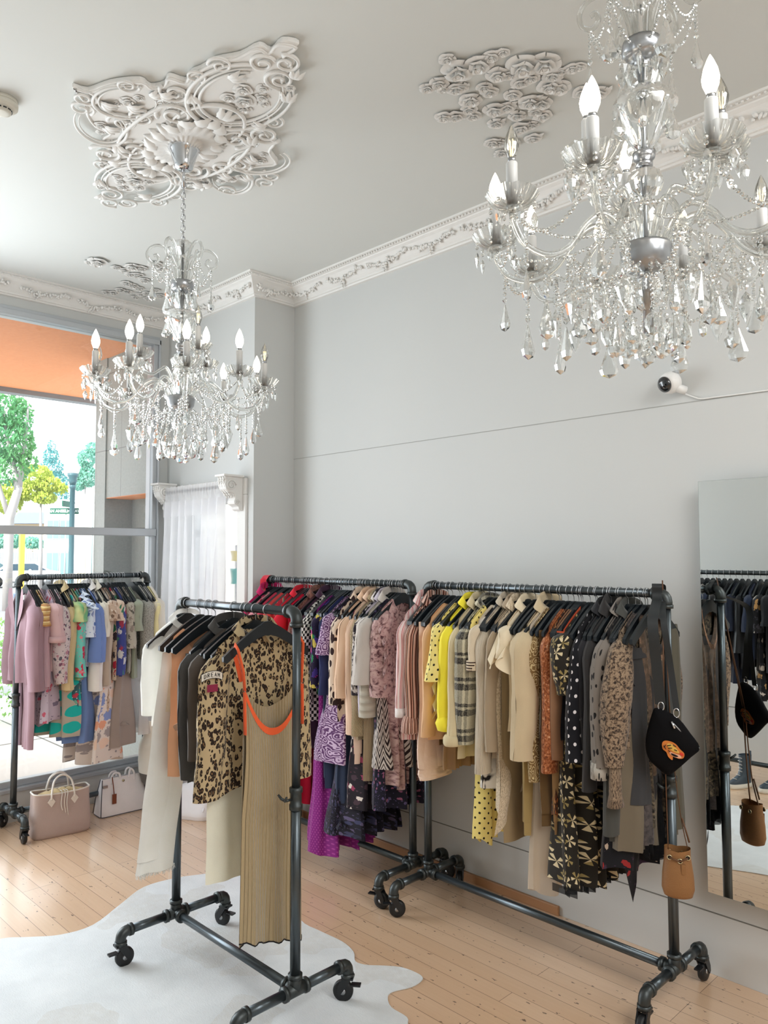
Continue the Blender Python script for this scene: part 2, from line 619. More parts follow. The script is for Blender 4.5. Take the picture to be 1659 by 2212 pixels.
# shop window: aluminium frame, transom bar and two panes
win = empty('window_1', (XF, -1.9, 0), kind='structure')
def wpart(name, parts, mat):
    b = MB()
    for p in parts:
        b.add(*p)
    o = b.build(name, mat, win, False)
    o.location = (-XF, 1.9, 0)
    return o
GY = -.44
fr = wpart('frame', [bbox(XF-.09, XF+.03, YB, GY+.045, 3.165, 3.20), bbox(XF-.06, XF+.012, YB, GY+.045, 3.20, 3.225),
                     bbox(XF-.09, XF+.012, GY, GY+.032, .23, 3.17), bbox(XF-.05, XF+.03, GY+.032, GY+.045, .2, 3.2),
                     bbox(XF-.1, XF+.02, YB, GY+.045, .183, .207), bbox(XF-.08, XF-.02, YB, GY+.03, .207, .245)], M_ALU)
bevel(fr, .003)
bevel(wpart('transom_bar', [bbox(XF-.06, XF+.025, YB, GY+.03, 1.783, 1.835)], M_ALU), .004)
wpart('glass_pane', [bbox(XF-.03, XF-.022, YB, GY, .245, 1.783)], M_GLASS)
wpart('glass_pane', [bbox(XF-.03, XF-.022, YB, GY, 1.835, 3.165)], M_GLASS)
# side window behind the curtain
w2 = empty('window_2', ((WX0+WX1)/2, YA, 0), kind='structure')
b = MB()
for q in (bbox(WX0, WX0+.04, YA+.03, YA+.08, WZ0, WZ1), bbox(WX1-.04, WX1, YA+.03, YA+.08, WZ0, WZ1), bbox(WX0+.04, WX1-.04, YA+.032, YA+.08, WZ1-.04, WZ1), bbox(WX0+.04, WX1-.04, YA+.032, YA+.08, WZ0, WZ0+.05)):
    b.add(*q)
o = b.build('frame', M_PLASTER, w2, False); o.location = (-(WX0+WX1)/2, -YA, 0)
o = MB().add(*bbox(WX0, WX1, YA+.05, YA+.056, WZ0, WZ1)).build('glass_pane', M_GLASS, w2, False); o.location = (-(WX0+WX1)/2, -YA, 0)

# ------------------------------------------------------------------ crown moulding with beads and a rose garland
PROF = [(.0, 3.284), (.017, 3.286), (.021, 3.294), (.03, 3.297), (.031, 3.307), (.036, 3.311), (.045, 3.320), (.056, 3.333), (.069, 3.349),
        (.083, 3.364), (.097, 3.374), (.100, 3.379), (.113, 3.380), (.116, 3.388), (.127, 3.390), (.1285, 3.399)]
def crown(name, p, q, pa, qa):
    """p,q wall line ends; pa,qa: mitre offset vectors per unit projection"""
    p, q = Vector(p), Vector(q)
    b = MB()
    v, f = [], []
    for (d, z) in PROF:
        a_ = p+Vector(pa)*d; b_ = q+Vector(qa)*d
        v += [(a_.x, a_.y, z), (b_.x, b_.y, z)]
    for i in range(len(PROF)-1):
        f.append((2*i, 2*i+1, 2*i+3, 2*i+2))
    b.add(v, f)
    o = b.build(name, M_PLASTER, None, False)
    o['kind'] = 'structure'
    t = (q-p); L = t.length; t.normalize()
    nrm = Vector((t.y, -t.x)) if Vector((t.y, -t.x)).dot(Vector(pa)) > 0 else Vector((-t.y, t.x))
    ang = math.atan2(t.y, t.x)
    bb = MB()
    for (d, z, st, sz) in ((.119, 3.3835, .021, (.012, .012, .009)), (.026, 3.2995, .021, (.014, .010, .010))):
        s0 = (Vector(pa)*d).dot(t); s1 = L+(Vector(qa)*d).dot(t)
        s = s0+.01
        while s < s1-.005:
            c = p+t*s+nrm*d
            bb.add(*lathe([(.0, -.5), (.35, -.35), (.5, 0), (.35, .35), (.0, .5)], 6), mtx=TM((c.x, c.y, z), (0, 0, ang), (sz[0], sz[1], sz[2])))
            s += st
    bb.build('bead_row', M_PLASTER, o)
    g = MB()
    rnd = random.Random(int(L*100))
    leaf = lathe([(0, -.5), (.42, -.22), (.5, .1), (.25, .38), (0, .5)], 6)
    s0 = (Vector(pa)*.06).dot(t); s1 = L+(Vector(qa)*.06).dot(t)
    def blob(s, off, r):
        d = .062+off*.62+.006; z = 3.337+off*.72-.004
        c = p+t*s+nrm*d
        g.add(*leaf, mtx=TM((c.x, c.y, z), (rnd.uniform(-.6, .6)+.7, rnd.uniform(-1, 1), rnd.uniform(0, 6)), (r, r*.75, r*1.25)))
    s = s0+.02
    while s < s1-.01:
        u = ((s-s0)/.36) % 1
        off = .014*cos(2*pi*u)+rnd.uniform(-.006, .006)
        dens = 1 if (u < .8) else .35
        if rnd.random() < dens:
            blob(s, off, rnd.uniform(.017, .027))
            if rnd.random() < .6:
                blob(s+rnd.uniform(-.012, .012), off+rnd.choice((-1, 1))*.014, rnd.uniform(.013, .021))
        if .45 < u < .53:
            for k in range(3):
                blob(s+.006*k, off-.014*(k+1), .019-.003*k)
        s += .0165
    g.build('rose_garland', M_PLASTER, o)
crown('trim_1', (XB, 0), (0, 0), (0, -1), (1, -1))
crown('trim_2', (0, 0), (0, YA), (1, -1), (1, -1))
crown('trim_3', (0, YA), (XF, YA), (1, -1), (1, -1))
crown('trim_4', (XF, YA), (XF, YB), (1, -1), (1, 0))

# ------------------------------------------------------------------ corbels, rod and sheer curtain at the side window
def corbel(x, label):
    t = empty('scroll_corbel', (x, YA-.02, 1.94), 0, label, 'corbel', 'corbels holding the curtain rod')
    b = MB()
    out = [(0, .20), (-.135, .20), (-.135, .185), (-.128, .178), (-.135, .15), (-.125, .118), (-.098, .098), (-.072, .094), (-.06, .085), (-.058, .06),
           (-.066, .045), (-.062, .028), (-.046, .02), (-.034, .012), (-.03, -.004), (-.018, -.012), (0, -.014)]
    v, f = prism([(y, z) for y, z in out], -.04, .04)
    b.add([(p[2], p[0], p[1]) for p in v], [q[::-1] for q in f])
    bevel(b.build('bracket', M_PLASTER, t, False), .004)
    b = MB().add(*bbox(-.055, .055, -.15, 0, .198, .212))
    bevel(b.build('shelf_top', M_PLASTER, t, False), .003)
    for sx in (-1, 1):
        for (cy_, cz_, r) in ((-.088, .145, .036), (-.042, .04, .018)):
            pts = [(sx*.041, cy_+r*(1-k/26)*cos(k*.62), cz_+r*(1-k/26)*sin(k*.62)) for k in range(22)]
            MB().add(*tube(pts, r*.16, 6)).build('volute', M_PLASTER, t)
    b = MB()
    for k in range(9):
        a = k/8
        y, z = -.136+.03*a*a*2, .185-.11*a
        for sx in (-.026, 0, .026):
            b.add(*lathe([(0, -.5), (.4, -.2), (.5, .1), (0, .5)], 6), mtx=TM((sx, y, z), (.4, 0, k), (.022, .018, .026)))
    b.build('acanthus_leaf', M_PLASTER, t)
corbel(-.955, 'white plaster scroll corbel at the curtain end beside the shop window frame')
corbel(-.125, 'white plaster scroll corbel at the curtain end beside the pillar')
rod = MB().add(*tube([(-1.0, YA-.085, 2.085), (-.15, YA-.085, 2.085)], .011, 12))
for s_ in (-1.005,):
    rod.add(*lathe([(0, -.02), (.016, -.014), (.02, 0), (.016, .014), (0, .02)], 10), mtx=TM((s_, YA-.085, 2.085), (0, pi/2, 0)))
tag(rod.build('curtain_rod', M_BLACK), 'black curtain rod between the two white corbels', 'curtain rod')
def curtain_fn(u, v):
    x = -.955+u*(.775-.07*v)+.02*v*sin(3*u)
    ph = u*pi*2*8.5+.9*sin(v*2.2+u*5)+.6*sin(u*17)
    am = .010+.026*min(1, v*3)
    y = YA-.085+am*sin(ph)-.012*(1 if v > .02 else 0)
    z = 2.118-v*2.085
    if v < .045:
        y = YA-.085-.016-.006*sin(u*140)
        z += .004*sin(u*97)
    return x+.010*sin(ph*2)*min(1, v*3), y, z, (u, v*2)
sheer = fab('sheer_curtain', pt_plain, S(248, 247, 252), sheer=.30, rough=.9)
t = empty('sheer_curtain', (-.6, YA-.085, 0), 0, 'sheer white gathered curtain hanging at the side window', 'curtain')
o = MB().add(*grid(curtain_fn, 200, 40)).build('drape', sheer, t); o.location = (.6, -(YA-.085), 0)
def head_fn(u, v):
    x, y, z, uv = curtain_fn(u, .05+v*.05)
    return x, y-.004, z+.002, uv
o = MB().add(*grid(head_fn, 200, 6)).build('header_band', sheer, t); o.location = (.6, -(YA-.085), 0)

# ------------------------------------------------------------------ outside
M_PAVE = simple('concrete_pavement', S(214, 212, 206), .9)
M_ROAD = simple('asphalt', S(128, 128, 130), .9)
M_SOFF = simple('orange_stucco', S(232, 152, 102), .85)
mt, n, b = M_SOFF, NT(M_SOFF), M_SOFF.node_tree.nodes['Principled BSDF']
co = n.n('TexCoord').outputs['Object']
n.put(b.inputs['Base Color'], n.mix(n.noise(co, 40, 4), S(222, 142, 94), S(240, 162, 112)))
def tilemat():
    mt, n, b = newmat('grey_stone_tile')
    co = n.n('TexCoord').outputs['Object']
    c = n.mix(n.noise(co, 60, 4), S(138, 148, 146), S(168, 177, 174))
    q = n.sep(co)
    fz = n.math('FRACT', n.math('DIVIDE', q[2], .62)); fx = n.math('FRACT', n.math('DIVIDE', q[0], .42))
    g = n.math('ADD', n.lt(fz, .012), n.lt(fx, .014), clamp=True)
    n.put(b.inputs['Base Color'], n.mix(g, c, S(112, 118, 114)))
    setp(b, rough=.45)
    return mt
M_TILE = tilemat()
def curbed(name, parts, mat):
    return struct(name, parts, mat)
struct('pavement', [bbox(-6.2, XF-.1, -9, 9, -.25, -.10)], M_PAVE)
b = MB()
for yy in (-1.55, -.2, 1.1):
    b.add(*bbox(-6.2, XF-.12, yy-.008, yy+.008, -.1, -.098))
b.add(*bbox(-3.62, -3.60, -9, 9, -.1, -.098))
struct('pavement_joint', [], M_SEAM)
bpy.data.objects.remove(bpy.data.objects['pavement_joint'])
o = b.build('pavement_joint', M_SEAM, bpy.data.objects['pavement'], False)
struct('road', [bbox(-62, -6.2, -30, 40, -.35, -.22)], M_ROAD)
b = MB()
for k in range(9):
    b.add(*bbox(-8.2-k*.9, -7.75-k*.9, -2.4, 1.6, -.22, -.216))
b.build('crosswalk_stripe', simple('road_paint', S(236, 236, 232), .8), bpy.data.objects['road'], False)
struct('soffit', [bbox(-3.62, XF-.1, -7, 1.2, 3.235, 3.42)], M_SOFF)
struct('soffit_edge', [bbox(-3.74, -3.62, -7, 1.2, 3.19, 3.45)], simple('grey_fascia', S(120, 124, 128), .5))
col = struct('exterior_column', [bbox(-1.93, XF-.12, -.385, .05, 2.105, 3.235), bbox(-2.12, -1.93, -.395, .3, -.1, 3.235), bbox(-1.93, XF-.12, -.385, .05, -.1, 1.2),
                                 bbox(-1.93, XF-.12, -.16, .05, 1.2, 2.105)], M_TILE)
struct('column_niche_soffit', [bbox(-1.93, XF-.12, -.384, -.16, 2.10, 2.1049)], M_SOFF, parent=col)

def at_ground(px, depth, z=-.22):
    p = sight(px, 1190, depth)
    return Vector((p.x, p.y, z))
def leaf_cloud(centers, nleaf, size, seed, rnd=None):
    r = random.Random(seed)
    b = MB()
    nleaf = int(nleaf*.75)
    size *= .72
    tot = sum(c[3]**2 for c in centers)
    for (x, y, z, R, zs) in centers:
        for k in range(int(nleaf*R*R/tot)):
            while True:
                d = Vector((r.uniform(-1, 1), r.uniform(-1, 1), r.uniform(-1, 1)))
                if .1 < d.length < 1: break
            d = d.normalized()*(d.length**.45)
            p = Vector((x+d.x*R, y+d.y*R, z+d.z*R*zs))
            s_ = size*r.uniform(.6, 1.3)
            mm = TM(p, (r.uniform(0, 6), r.uniform(0, 6), r.uniform(0, 6)), (s_, s_, s_))
            b.add([(-.5, 0, 0), (0, -.3, .08), (.5, 0, 0), (0, .3, .08)], [(0, 1, 2, 3)], mtx=mm)
    return b
def leafmat(name, a, c, tr=.35):
    mt, n, b = newmat(name)
    co = n.n('TexCoord').outputs['Object']
    cc = n.mix(n.noise(co, .9, 3), a, c)
    n.put(b.inputs['Base Color'], cc)
    setp(b, rough=.6)
    out = mt.node_tree.nodes['Material Output']
    tl = n.n('BsdfTranslucent'); n.put(tl.inputs[0], cc)
    mx = n.n('MixShader'); mx.inputs[0].default_value = tr
    n.put(mx.inputs[1], b.outputs[0]); n.put(mx.inputs[2], tl.outputs[0]); n.put(out.inputs[0], mx.outputs[0])
    return mt
M_BARK = simple('pale_bark', S(166, 162, 160), .9)
L_G = leafmat('spring_leaf', S(104, 164, 52), S(84, 164, 138))
L_Y = leafmat('yellow_leaf', S(208, 212, 92), S(158, 188, 80))
L_C = leafmat('conifer_leaf', S(84, 150, 164), S(90, 166, 150))
L_D = leafmat('hazy_leaf', S(140, 196, 168), S(120, 186, 176))
def tree(name, label, px, depth, topy, mat, clouds, n_, size, seed, trunk=None):
    g = at_ground(px, depth)
    t = empty(name, g, 0, label, 'tree')
    cl = []
    for (cx_, cy_, R, zs) in clouds:         # pixel centre, pixel radius
        p = sight(cx_, cy_, depth)-g
        rr = R*depth/FPX
        cl.append((p.x, p.y, p.z, rr, zs))
    leaf_cloud(cl, n_, size, seed).build('foliage', mat, t, False)['kind'] = 'stuff'
    b = MB()
    for path in trunk or [[(px, 1200, .09), (px, topy+40, .03)]]:
        pts = [sight(a, c, depth)-g for a, c, r in path]
        if path[0][1] > 1180:
            pts.insert(0, Vector((pts[0].x, pts[0].y, 0)))
            rad = [path[0][2]]+[r for _, _, r in path]
        else:
            rad = [r for _, _, r in path]
        b.add(*tube(pts, rad, 8))
    b.build('trunk', M_BARK, t)
tree('deciduous_tree', 'tall leafy tree with forked pale trunk at the left window edge', 22, 26, 860, L_G,
     [(10, 880, 45, 1), (45, 900, 26, 1.5), (20, 950, 50, 1), (50, 960, 25, 1.2), (20, 1010, 40, 1), (60, 1000, 22, 1), (-40, 930, 60, 1.2)], 5200, .22, 3,
     [[(18, 1195, .16), (20, 1120, .17), (40, 1055, .14), (28, 1000, .09), (14, 940, .06), (5, 870, .03)], [(40, 1055, .12), (50, 990, .08), (58, 920, .05), (62, 860, .03)], [(20, 1120, .1), (0, 1060, .08), (-14, 990, .05)]])
tree('blossom_tree', 'bright yellow green tree beyond the street lamp', 88, 34, 1000, L_Y,
     [(80, 1030, 32, .8), (105, 1045, 26, .7), (60, 1060, 30, .7), (95, 1075, 26, .5), (15, 1085, 34, .7), (30, 1060, 30, .7), (130, 1055, 16, .7)], 4600, .26, 5)
tree('conifer_tree', 'dark blue green pointed conifer above the other trees', 112, 78, 945, L_C,
     [(112, 965, 9, 1.6), (110, 985, 16, 1.1), (112, 1010, 24, .9), (118, 1040, 28, .8), (118, 1075, 30, .8)], 3600, .34, 7)
tree('hillside_tree', 'hazy green tree next to the stone column edge', 184, 60, 970, L_D,
     [(188, 990, 20, 1), (176, 1015, 20, 1), (192, 1030, 22, 1), (170, 1045, 18, .8), (200, 970, 14, 1)], 3000, .36, 9)
tree('roadside_shrub', 'green shrub behind the yellow post and fence', 70, 58, 1150, L_D, [(70, 1172, 18, .7), (30, 1168, 22, .7), (5, 1165, 24, .8), (86, 1176, 12, .8)], 1700, .36, 12)
p = at_ground(6, 8.2, -.1)
hg = empty('clipped_hedge', p, 0, 'low clipped hedge on the pavement at the left edge', 'hedge')
hd = leaf_cloud([(x*.34, 0, .55, .36, 1.5) for x in range(-3, 2)], 2600, .07, 21).build('foliage', leafmat('hedge_leaf', S(110, 170, 90), S(160, 196, 120)), hg, False)
hd['kind'] = 'stuff'; hd.rotation_euler = (0, 0, pi/2-YAW)
# white building across the street
bl0, bl1 = sight(94, 1190, 50), sight(236, 1190, 50)
ang = math.atan2(bl1.y-bl0.y, bl1.x-bl0.x)
bw = empty('white_building', (bl0.x, bl0.y, -.22), ang, 'white flat roofed building across the street', 'building')
M_BLD = simple('white_stucco', S(240, 236, 230), .8); M_BGL = simple('dark_window_glass', S(120, 160, 165), .15); M_BFR = simple('window_trim', S(150, 176, 178), .5)
H = 5.3
b = MB().add(*bbox(0, 6, 0, 6, 0, H)); b.build('wall', M_BLD, bw, False)
b = MB().add(*bbox(-.1, 6.1, -.12, 6, H, H+.18)); b.build('parapet', M_PLASTER, bw, False)
for (x0, x1, z0, z1) in ((.25, .95, 2.95, 4.1), (1.1, 1.7, 2.95, 4.1), (.25, .95, .55, 2.0), (1.15, 1.6, .3, 2.0)):
    f_ = MB().add(*bbox(x0-.06, x1+.06, -.05, 0, z0-.06, z1+.06)).build('window', M_BFR, bw, False)
    g_ = MB()
    xm = (x0+x1)/2
    g_.add(*bbox(x0, xm-.03, -.06, -.05, z0, z1)).add(*bbox(xm+.03, x1, -.06, -.05, z0, z1))
    g_.build('pane', M_BGL, f_, False)
MB().add(*bbox(2.2, 2.75, -.03, 0, 0, 2.1)).build('door', simple('tan_door', S(206, 190, 150), .6), bw, False)
MB().add(*tube([(3.15, -.05, 0), (3.15, -.05, 4.9)], .035, 8)).build('drain_pipe', M_BFR, bw)
# fence and shed roof left of the building
f0, f1 = sight(-40, 1190, 57), sight(94, 1190, 57)
fn = empty('board_fence', (f0.x, f0.y, -.22), math.atan2(f1.y-f0.y, f1.x-f0.x), 'grey board fence behind the parked cars', 'fence')
Lf = (f1-f0).length
b = MB()
k = 0
while k*.16 < Lf:
    b.add(*bbox(k*.16, k*.16+.145, 0, .03, 0, 2.05+.03*(k % 3)))
    k += 1
b.build('boards', simple('weathered_boards', S(150, 160, 164), .85), fn, False)
MB().add(*bbox(0, Lf, .03, .07, .4, .5)).add(*bbox(0, Lf, .03, .07, 1.6, 1.7)).build('rail', simple('fence_rail', S(130, 136, 138), .85), fn, False)
p = sight(64, 1112, 64)
hs = empty('gable_house', (p.x, p.y, -.22), pi/2-YAW, 'low house with a blue grey roof beyond the trees', 'house')
MB().add(*bbox(-1.4, 1.4, 0, 3, 0, p.z-.4)).build('wall', simple('tan_siding', S(196, 172, 140), .8), hs, False)
v = [(-1.6, -.3, p.z-.5), (1.6, -.3, p.z-.5), (1.6, 3.2, p.z-.5), (-1.6, 3.2, p.z-.5), (-1.6, 1.4, p.z+.5), (1.6, 1.4, p.z+.5)]
MB().add(v, [(0, 1, 5, 4), (2, 3, 4, 5), (0, 4, 3), (1, 2, 5), (0, 3, 2, 1)]).build('roof', simple('blue_roof', S(110, 140, 180), .6), hs, False)
# street lamp and sign
g = at_ground(154, 30)
sl = empty('street_lamp', g, 0, 'dark green street lamp with a white acorn globe', 'street lamp')
zt = sight(154, 1055, 30).z-g.z
z0 = sight(154, 1022, 30).z-g.z
z1 = sight(154, 985, 30).z-g.z
M_LP = simple('lamp_post_green', S(58, 96, 104), .5)
MB().add(*lathe([(.22, 0), (.22, .5), (.13, .6), (.105, 1.2), (.095, zt), (.12, zt+.02), (.12, zt+.1), (.1, zt+.14)], 14)).build('post', M_LP, sl)
MB().add(*lathe([(.1, zt+.14), (.16, zt+.3), (.15, zt+.42), (.2, zt+.5), (.2, z0)], 14)).build('collar', M_LP, sl)
MB().add(*lathe([(.2, z0), (.24, z0+.1), (.22, z0+.35), (.12, z1-.08), (.05, z1), (0, z1+.08)], 16)).build('globe', simple('milky_globe', S(250, 250, 250), .3), sl)
g2 = at_ground(141, 30.2)
zs = sight(141, 1104, 30.2).z-g2.z
ss = empty('street_sign', g2, pi/2-YAW, 'green street name sign on a thin pole next to the street lamp', 'street sign')
MB().add(*tube([(0, .0, 0), (0, .0, zs+.1)], .03, 8)).build('pole', M_ALU, ss)
M_SGN = simple('sign_green', S(0, 92, 72), .6)
o = MB().add(*bbox(-.62, .52, -.05, -.03, zs-.12, zs+.12)).build('name_plate', M_SGN, ss, False)
bevel(o, .008)
text_obj('lettering', 'SAN ANSELMO AVE', .158, M_WHITE, o, (-.05, -.054, zs), (pi/2, 0, 0), .002)
o = MB().add(*bbox(-.02, .02, -.36, .36, zs+.17, zs+.40)).build('cross_plate', M_SGN, ss, False)
# yellow post, bollard, cars, bin
g = at_ground(47, 40)
MBp = MB().add(*bbox(-.12, .12, -.12, .12, 0, sight(47, 1150, 40).z-g.z)).add(*bbox(-.16, .16, -.16, .16, 0, .3))
o = MBp.build('yellow_post', simple('yellow_paint', S(250, 205, 80), .5), None, False); o.location = g
tag(bevel(o, .02), 'yellow painted post standing before the parked cars', 'post')
g = at_ground(66, 42)
o = MB().add(*lathe([(.09, 0), (.09, 1.0), (.06, 1.08), (0, 1.1)], 12)).build('white_bollard', M_WHITE); o.location = g
tag(o, 'thin white bollard just right of the yellow post', 'bollard')
def car(px, depth, label, color, hdg):
    g = at_ground(px, depth)
    t = empty('car', g, hdg, label, 'car', 'parked cars across the street')
    side = [(-2.1, .35), (-2.15, .7), (-1.95, .85), (-1.3, .95), (-.6, 1.42), (.7, 1.45), (1.5, 1.0), (2.05, .9), (2.15, .6), (2.1, .35)]
    v, f = prism(side, -.85, .85)
    bevel(MB().add([(p[0], p[2], p[1]) for p in v], [q[::-1] for q in f]).build('body', simple(label[:12], color, .25, .2, coat=.6), t, False, fixn=True), .06, 3)
    gl = [(-1.15, .98), (-.58, 1.36), (.66, 1.38), (1.3, 1.0)]
    v, f = prism(gl, -.87, .87)
    MB().add([(p[0], p[2], p[1]) for p in v], [q[::-1] for q in f]).build('window', simple('car_glass', S(60, 84, 100), .1), t, False, fixn=True)
    for x in (-1.3, 1.35):
        for y in (-.82, .82):
            o = MB().add(*lathe([(0, -.1), (.2, -.1), (.33, -.09), (.34, 0), (.33, .09), (.2, .1), (0, .1)], 20)).build('wheel', M_RUBBER, t)
            o.location, o.rotation_euler = (x, y, .34), (pi/2, 0, 0)
            q = MB().add(*lathe([(0, -.115), (.19, -.11), (.19, .11), (0, .115)], 14)).build('hub_cap', M_STEEL, o)
car(46, 45, 'white parked car behind the yellow post', S(235, 235, 235), pi/2-YAW+.5)
car(-40, 52, 'dark blue parked car at the left window edge', S(40, 70, 110), pi/2-YAW+.15)
g = at_ground(95, 12.6, -.1)
tb = empty('litter_bin', (g.x, g.y, g.z), YAW, 'blue grey litter bin on the pavement behind the window rack', 'bin')
bevel(MB().add(*bbox(-.3, .3, -.3, .3, 0, 1.05)).build('body', simple('bin_blue', S(96, 120, 150), .5), tb, False), .03)
bevel(MB().add(*bbox(-.33, .33, -.33, .33, 1.05, 1.15)).build('lid', simple('bin_lid', S(80, 100, 124), .5), tb, False), .02)
g = at_ground(140, 10.4, -.1)
pt = empty('pavement_bench', (g.x, g.y, g.z), YAW+.3, 'turquoise slatted bench outside behind the window rack', 'bench')
M_TQ = simple('turquoise_paint', S(70, 190, 205), .5)
b = MB()
for k in range(5):
    b.add(*bbox(-.25+k*.1, -.17+k*.1, -.75, .75, .45, .48))
bevel(b.build('seat', M_TQ, pt, False), .008)
b = MB()
for k in range(4):
    b.add(*bbox(-.30-.02*k, -.28-.02*k, -.75, .75, .58+k*.11, .67+k*.11))
bevel(b.build('backrest', M_TQ, pt, False), .006)
for y in (-.65, .65):
    MB().add(*tube([(-.27, y, .0), (-.27, y, .5), (-.36, y, 1.0)], .022, 8)).add(*tube([(.22, y, 0), (.22, y, .46)], .022, 8)).build('leg', M_LP, pt)
# coloured things glimpsed past the curtain edge, outside the side window
def banner(name, label, px0, px1, py0, py1, ypl, color):
    a, c = on(px0, py0, 1, ypl), on(px1, py1, 1, ypl)
    t = empty(name, ((a.x+c.x)/2, ypl, -.1), 0, label, 'banner', 'banners outside the side window')
    w_ = abs(c.x-a.x)
    mid = (a.x+c.x)/2
    MB().add(*grid(lambda u, v: (-w_/2+u*w_, .02*sin(u*7+v*2), a.z+.1+(c.z-a.z)*v), 12, 8)).build('cloth', simple(name+'_cloth', color, .8), t)
    MB().add(*tube([(0, .04, 0), (0, .04, a.z+.16)], .02, 8)).build('pole', M_ALU, t)
struct('side_wall', [bbox(-18, -9, 9, 9.2, -.22, 5.2)], M_BLD)
banner('yellow_banner', 'yellow banner glimpsed outside past the curtain edge', 497, 512, 1190, 1212, 1.6, S(250, 220, 60))
banner('teal_banner', 'turquoise banner glimpsed outside below the yellow one', 496, 514, 1228, 1262, 1.3, S(70, 210, 200))
# ------------------------------------------------------------------ roses
def rose_mesh(name, seed, simple_=False):
    r = random.Random(seed)
    b = MB()
    b.add(*lathe([(0, .5), (.12, .48), (.2, .36), (.22, .15), (.16, 0)], 8))
    rings = ((3, .24, .56, .1), (4, .40, .52, .3), (5, .62, .40, .9), (5, .90, .20, 1.5)) if not simple_ else ((4, .35, .42, .5), (5, .7, .25, 1.0))
    for k, (n_, rad, h, op) in enumerate(rings):
        for j in range(n_):
            a0 = 2*pi*j/n_+k*.5+r.uniform(-.15, .15)
            wd = 2*pi/n_*r.uniform(.62, .82)
            jz = r.uniform(-.07, .07)
            def fn(u, v):
                a = a0+(u-.5)*2*wd*(.7+.3*sin(pi*min(1, v+.25)))
                q = rad*(.30+.70*v)+op*.07*v*v
                z = h*(1-(1-v)**2.2)-.06*op*v*v*v-.22*abs(u-.5)**1.5*v+jz*v
                e = 1+.05*sin(a*5+seed)
                return q*e*cos(a), q*e*sin(a), max(0, z)
            b.add(*grid(fn, 5, 4))
    return b.mesh(name, M_PLASTER)
ROSES = [rose_mesh('plaster_rose', k) for k in range(3)]
def leaf_fn(u, v):
    w_ = .30*sin(pi*u**.8)*(1+.15*sin(u*25))
    x = u-.1
    y = (v-.5)*2*w_
    return x, y, .14*sin(pi*u)+.06-.25*(v-.5)**2
LEAF = MB().add(*grid(leaf_fn, 10, 4)).mesh('plaster_leaf', M_PLASTER)
BUD = MB().add(*lathe([(0, .0), (.3, .02), (.42, .2), (.36, .45), (.15, .62), (0, .66)], 8)).mesh('plaster_bud', M_PLASTER)
def rose_cluster(label, items, seed):
    r = random.Random(seed)
    c = sum((on(a, b_, 2, 3.37) for a, b_, s in items), Vector())/len(items)
    t = empty('rose_applique', (c.x, c.y, CEIL), 0, label, 'ceiling ornament')
    for (a, b_, s) in items:
        p = on(a, b_, 2, CEIL-s*.35)-c
        k = r.randrange(3)
        place('rose', ROSES[k], t, (p.x, p.y, -.003), (pi, 0, r.uniform(0, 6)), (s*(1.0 if s > .045 else 1.08), s*(1.0 if s > .045 else 1.08), s*1.12))
        for j in range(1):
            an = r.uniform(0, 6.28)
            place('leaf', LEAF, t, (p.x+cos(an)*s*.8, p.y+sin(an)*s*.8, -.004), (pi, 0, -an), (s*.8, s*.9, s*.7))
A1 = lambda x, y: (880+x/3.606, 80+y/3.606)
it = []
for x, y, s in ((395, 290, .062), (555, 240, .055), (900, 255, .066), (1070, 230, .06), (310, 185, .03), (655, 165, .034), (745, 130, .024), (155, 410, .03), (245, 375, .036), (275, 410, .028),
                (380, 420, .036), (420, 400, .028), (705, 310, .042), (795, 300, .036), (885, 365, .036), (960, 330, .034), (640, 440, .034), (600, 400, .03), (820, 465, .034), (1130, 315, .036), (1200, 275, .022),
                (1285, 255, .03), (1340, 240, .026), (1110, 400, .05), (1180, 410, .044), (490, 510, .042), (480, 575, .032), (680, 585, .048), (775, 560, .036), (955, 525, .044), (1040, 530, .042), (1000, 590, .03),
                (285, 635, .036), (380, 630, .036), (510, 625, .034), (690, 685, .034), (855, 625, .034), (1055, 625, .036), (1365, 440, .036), (1485, 450, .042), (880, 725, .046), (970, 695, .028), (980, 800, .036),
                (660, 835, .034), (720, 835, .03), (825, 835, .03), (730, 915, .03)):
    q = A1(x, y)
    it.append((q[0], q[1], s))
rose_cluster('scattered white plaster roses on the ceiling beside the big right chandelier', it, 4)
A2 = lambda x, y: (x/3.16, 560+y/3.16)
it = []
for x, y, s in ((665, 30, .06), (610, 25, .03), (790, 60, .03), (845, 80, .034), (900, 60, .044), (960, 70, .04), (940, 115, .036), (885, 110, .03), (985, 150, .036), (860, 170, .036), (905, 185, .034),
                (945, 205, .034), (870, 225, .03), (820, 215, .034), (775, 235, .034), (725, 230, .03), (960, 245, .03), (1005, 240, .036), (925, 262, .03), (1060, 45, .045), (1090, 70, .036), (1015, 275, .034), (1090, 255, .034), (1060, 215, .03)):
    q = A2(x, y)
    it.append((q[0], q[1], s))
rose_cluster('scattered white plaster roses on the ceiling near the window crown moulding', it, 9)

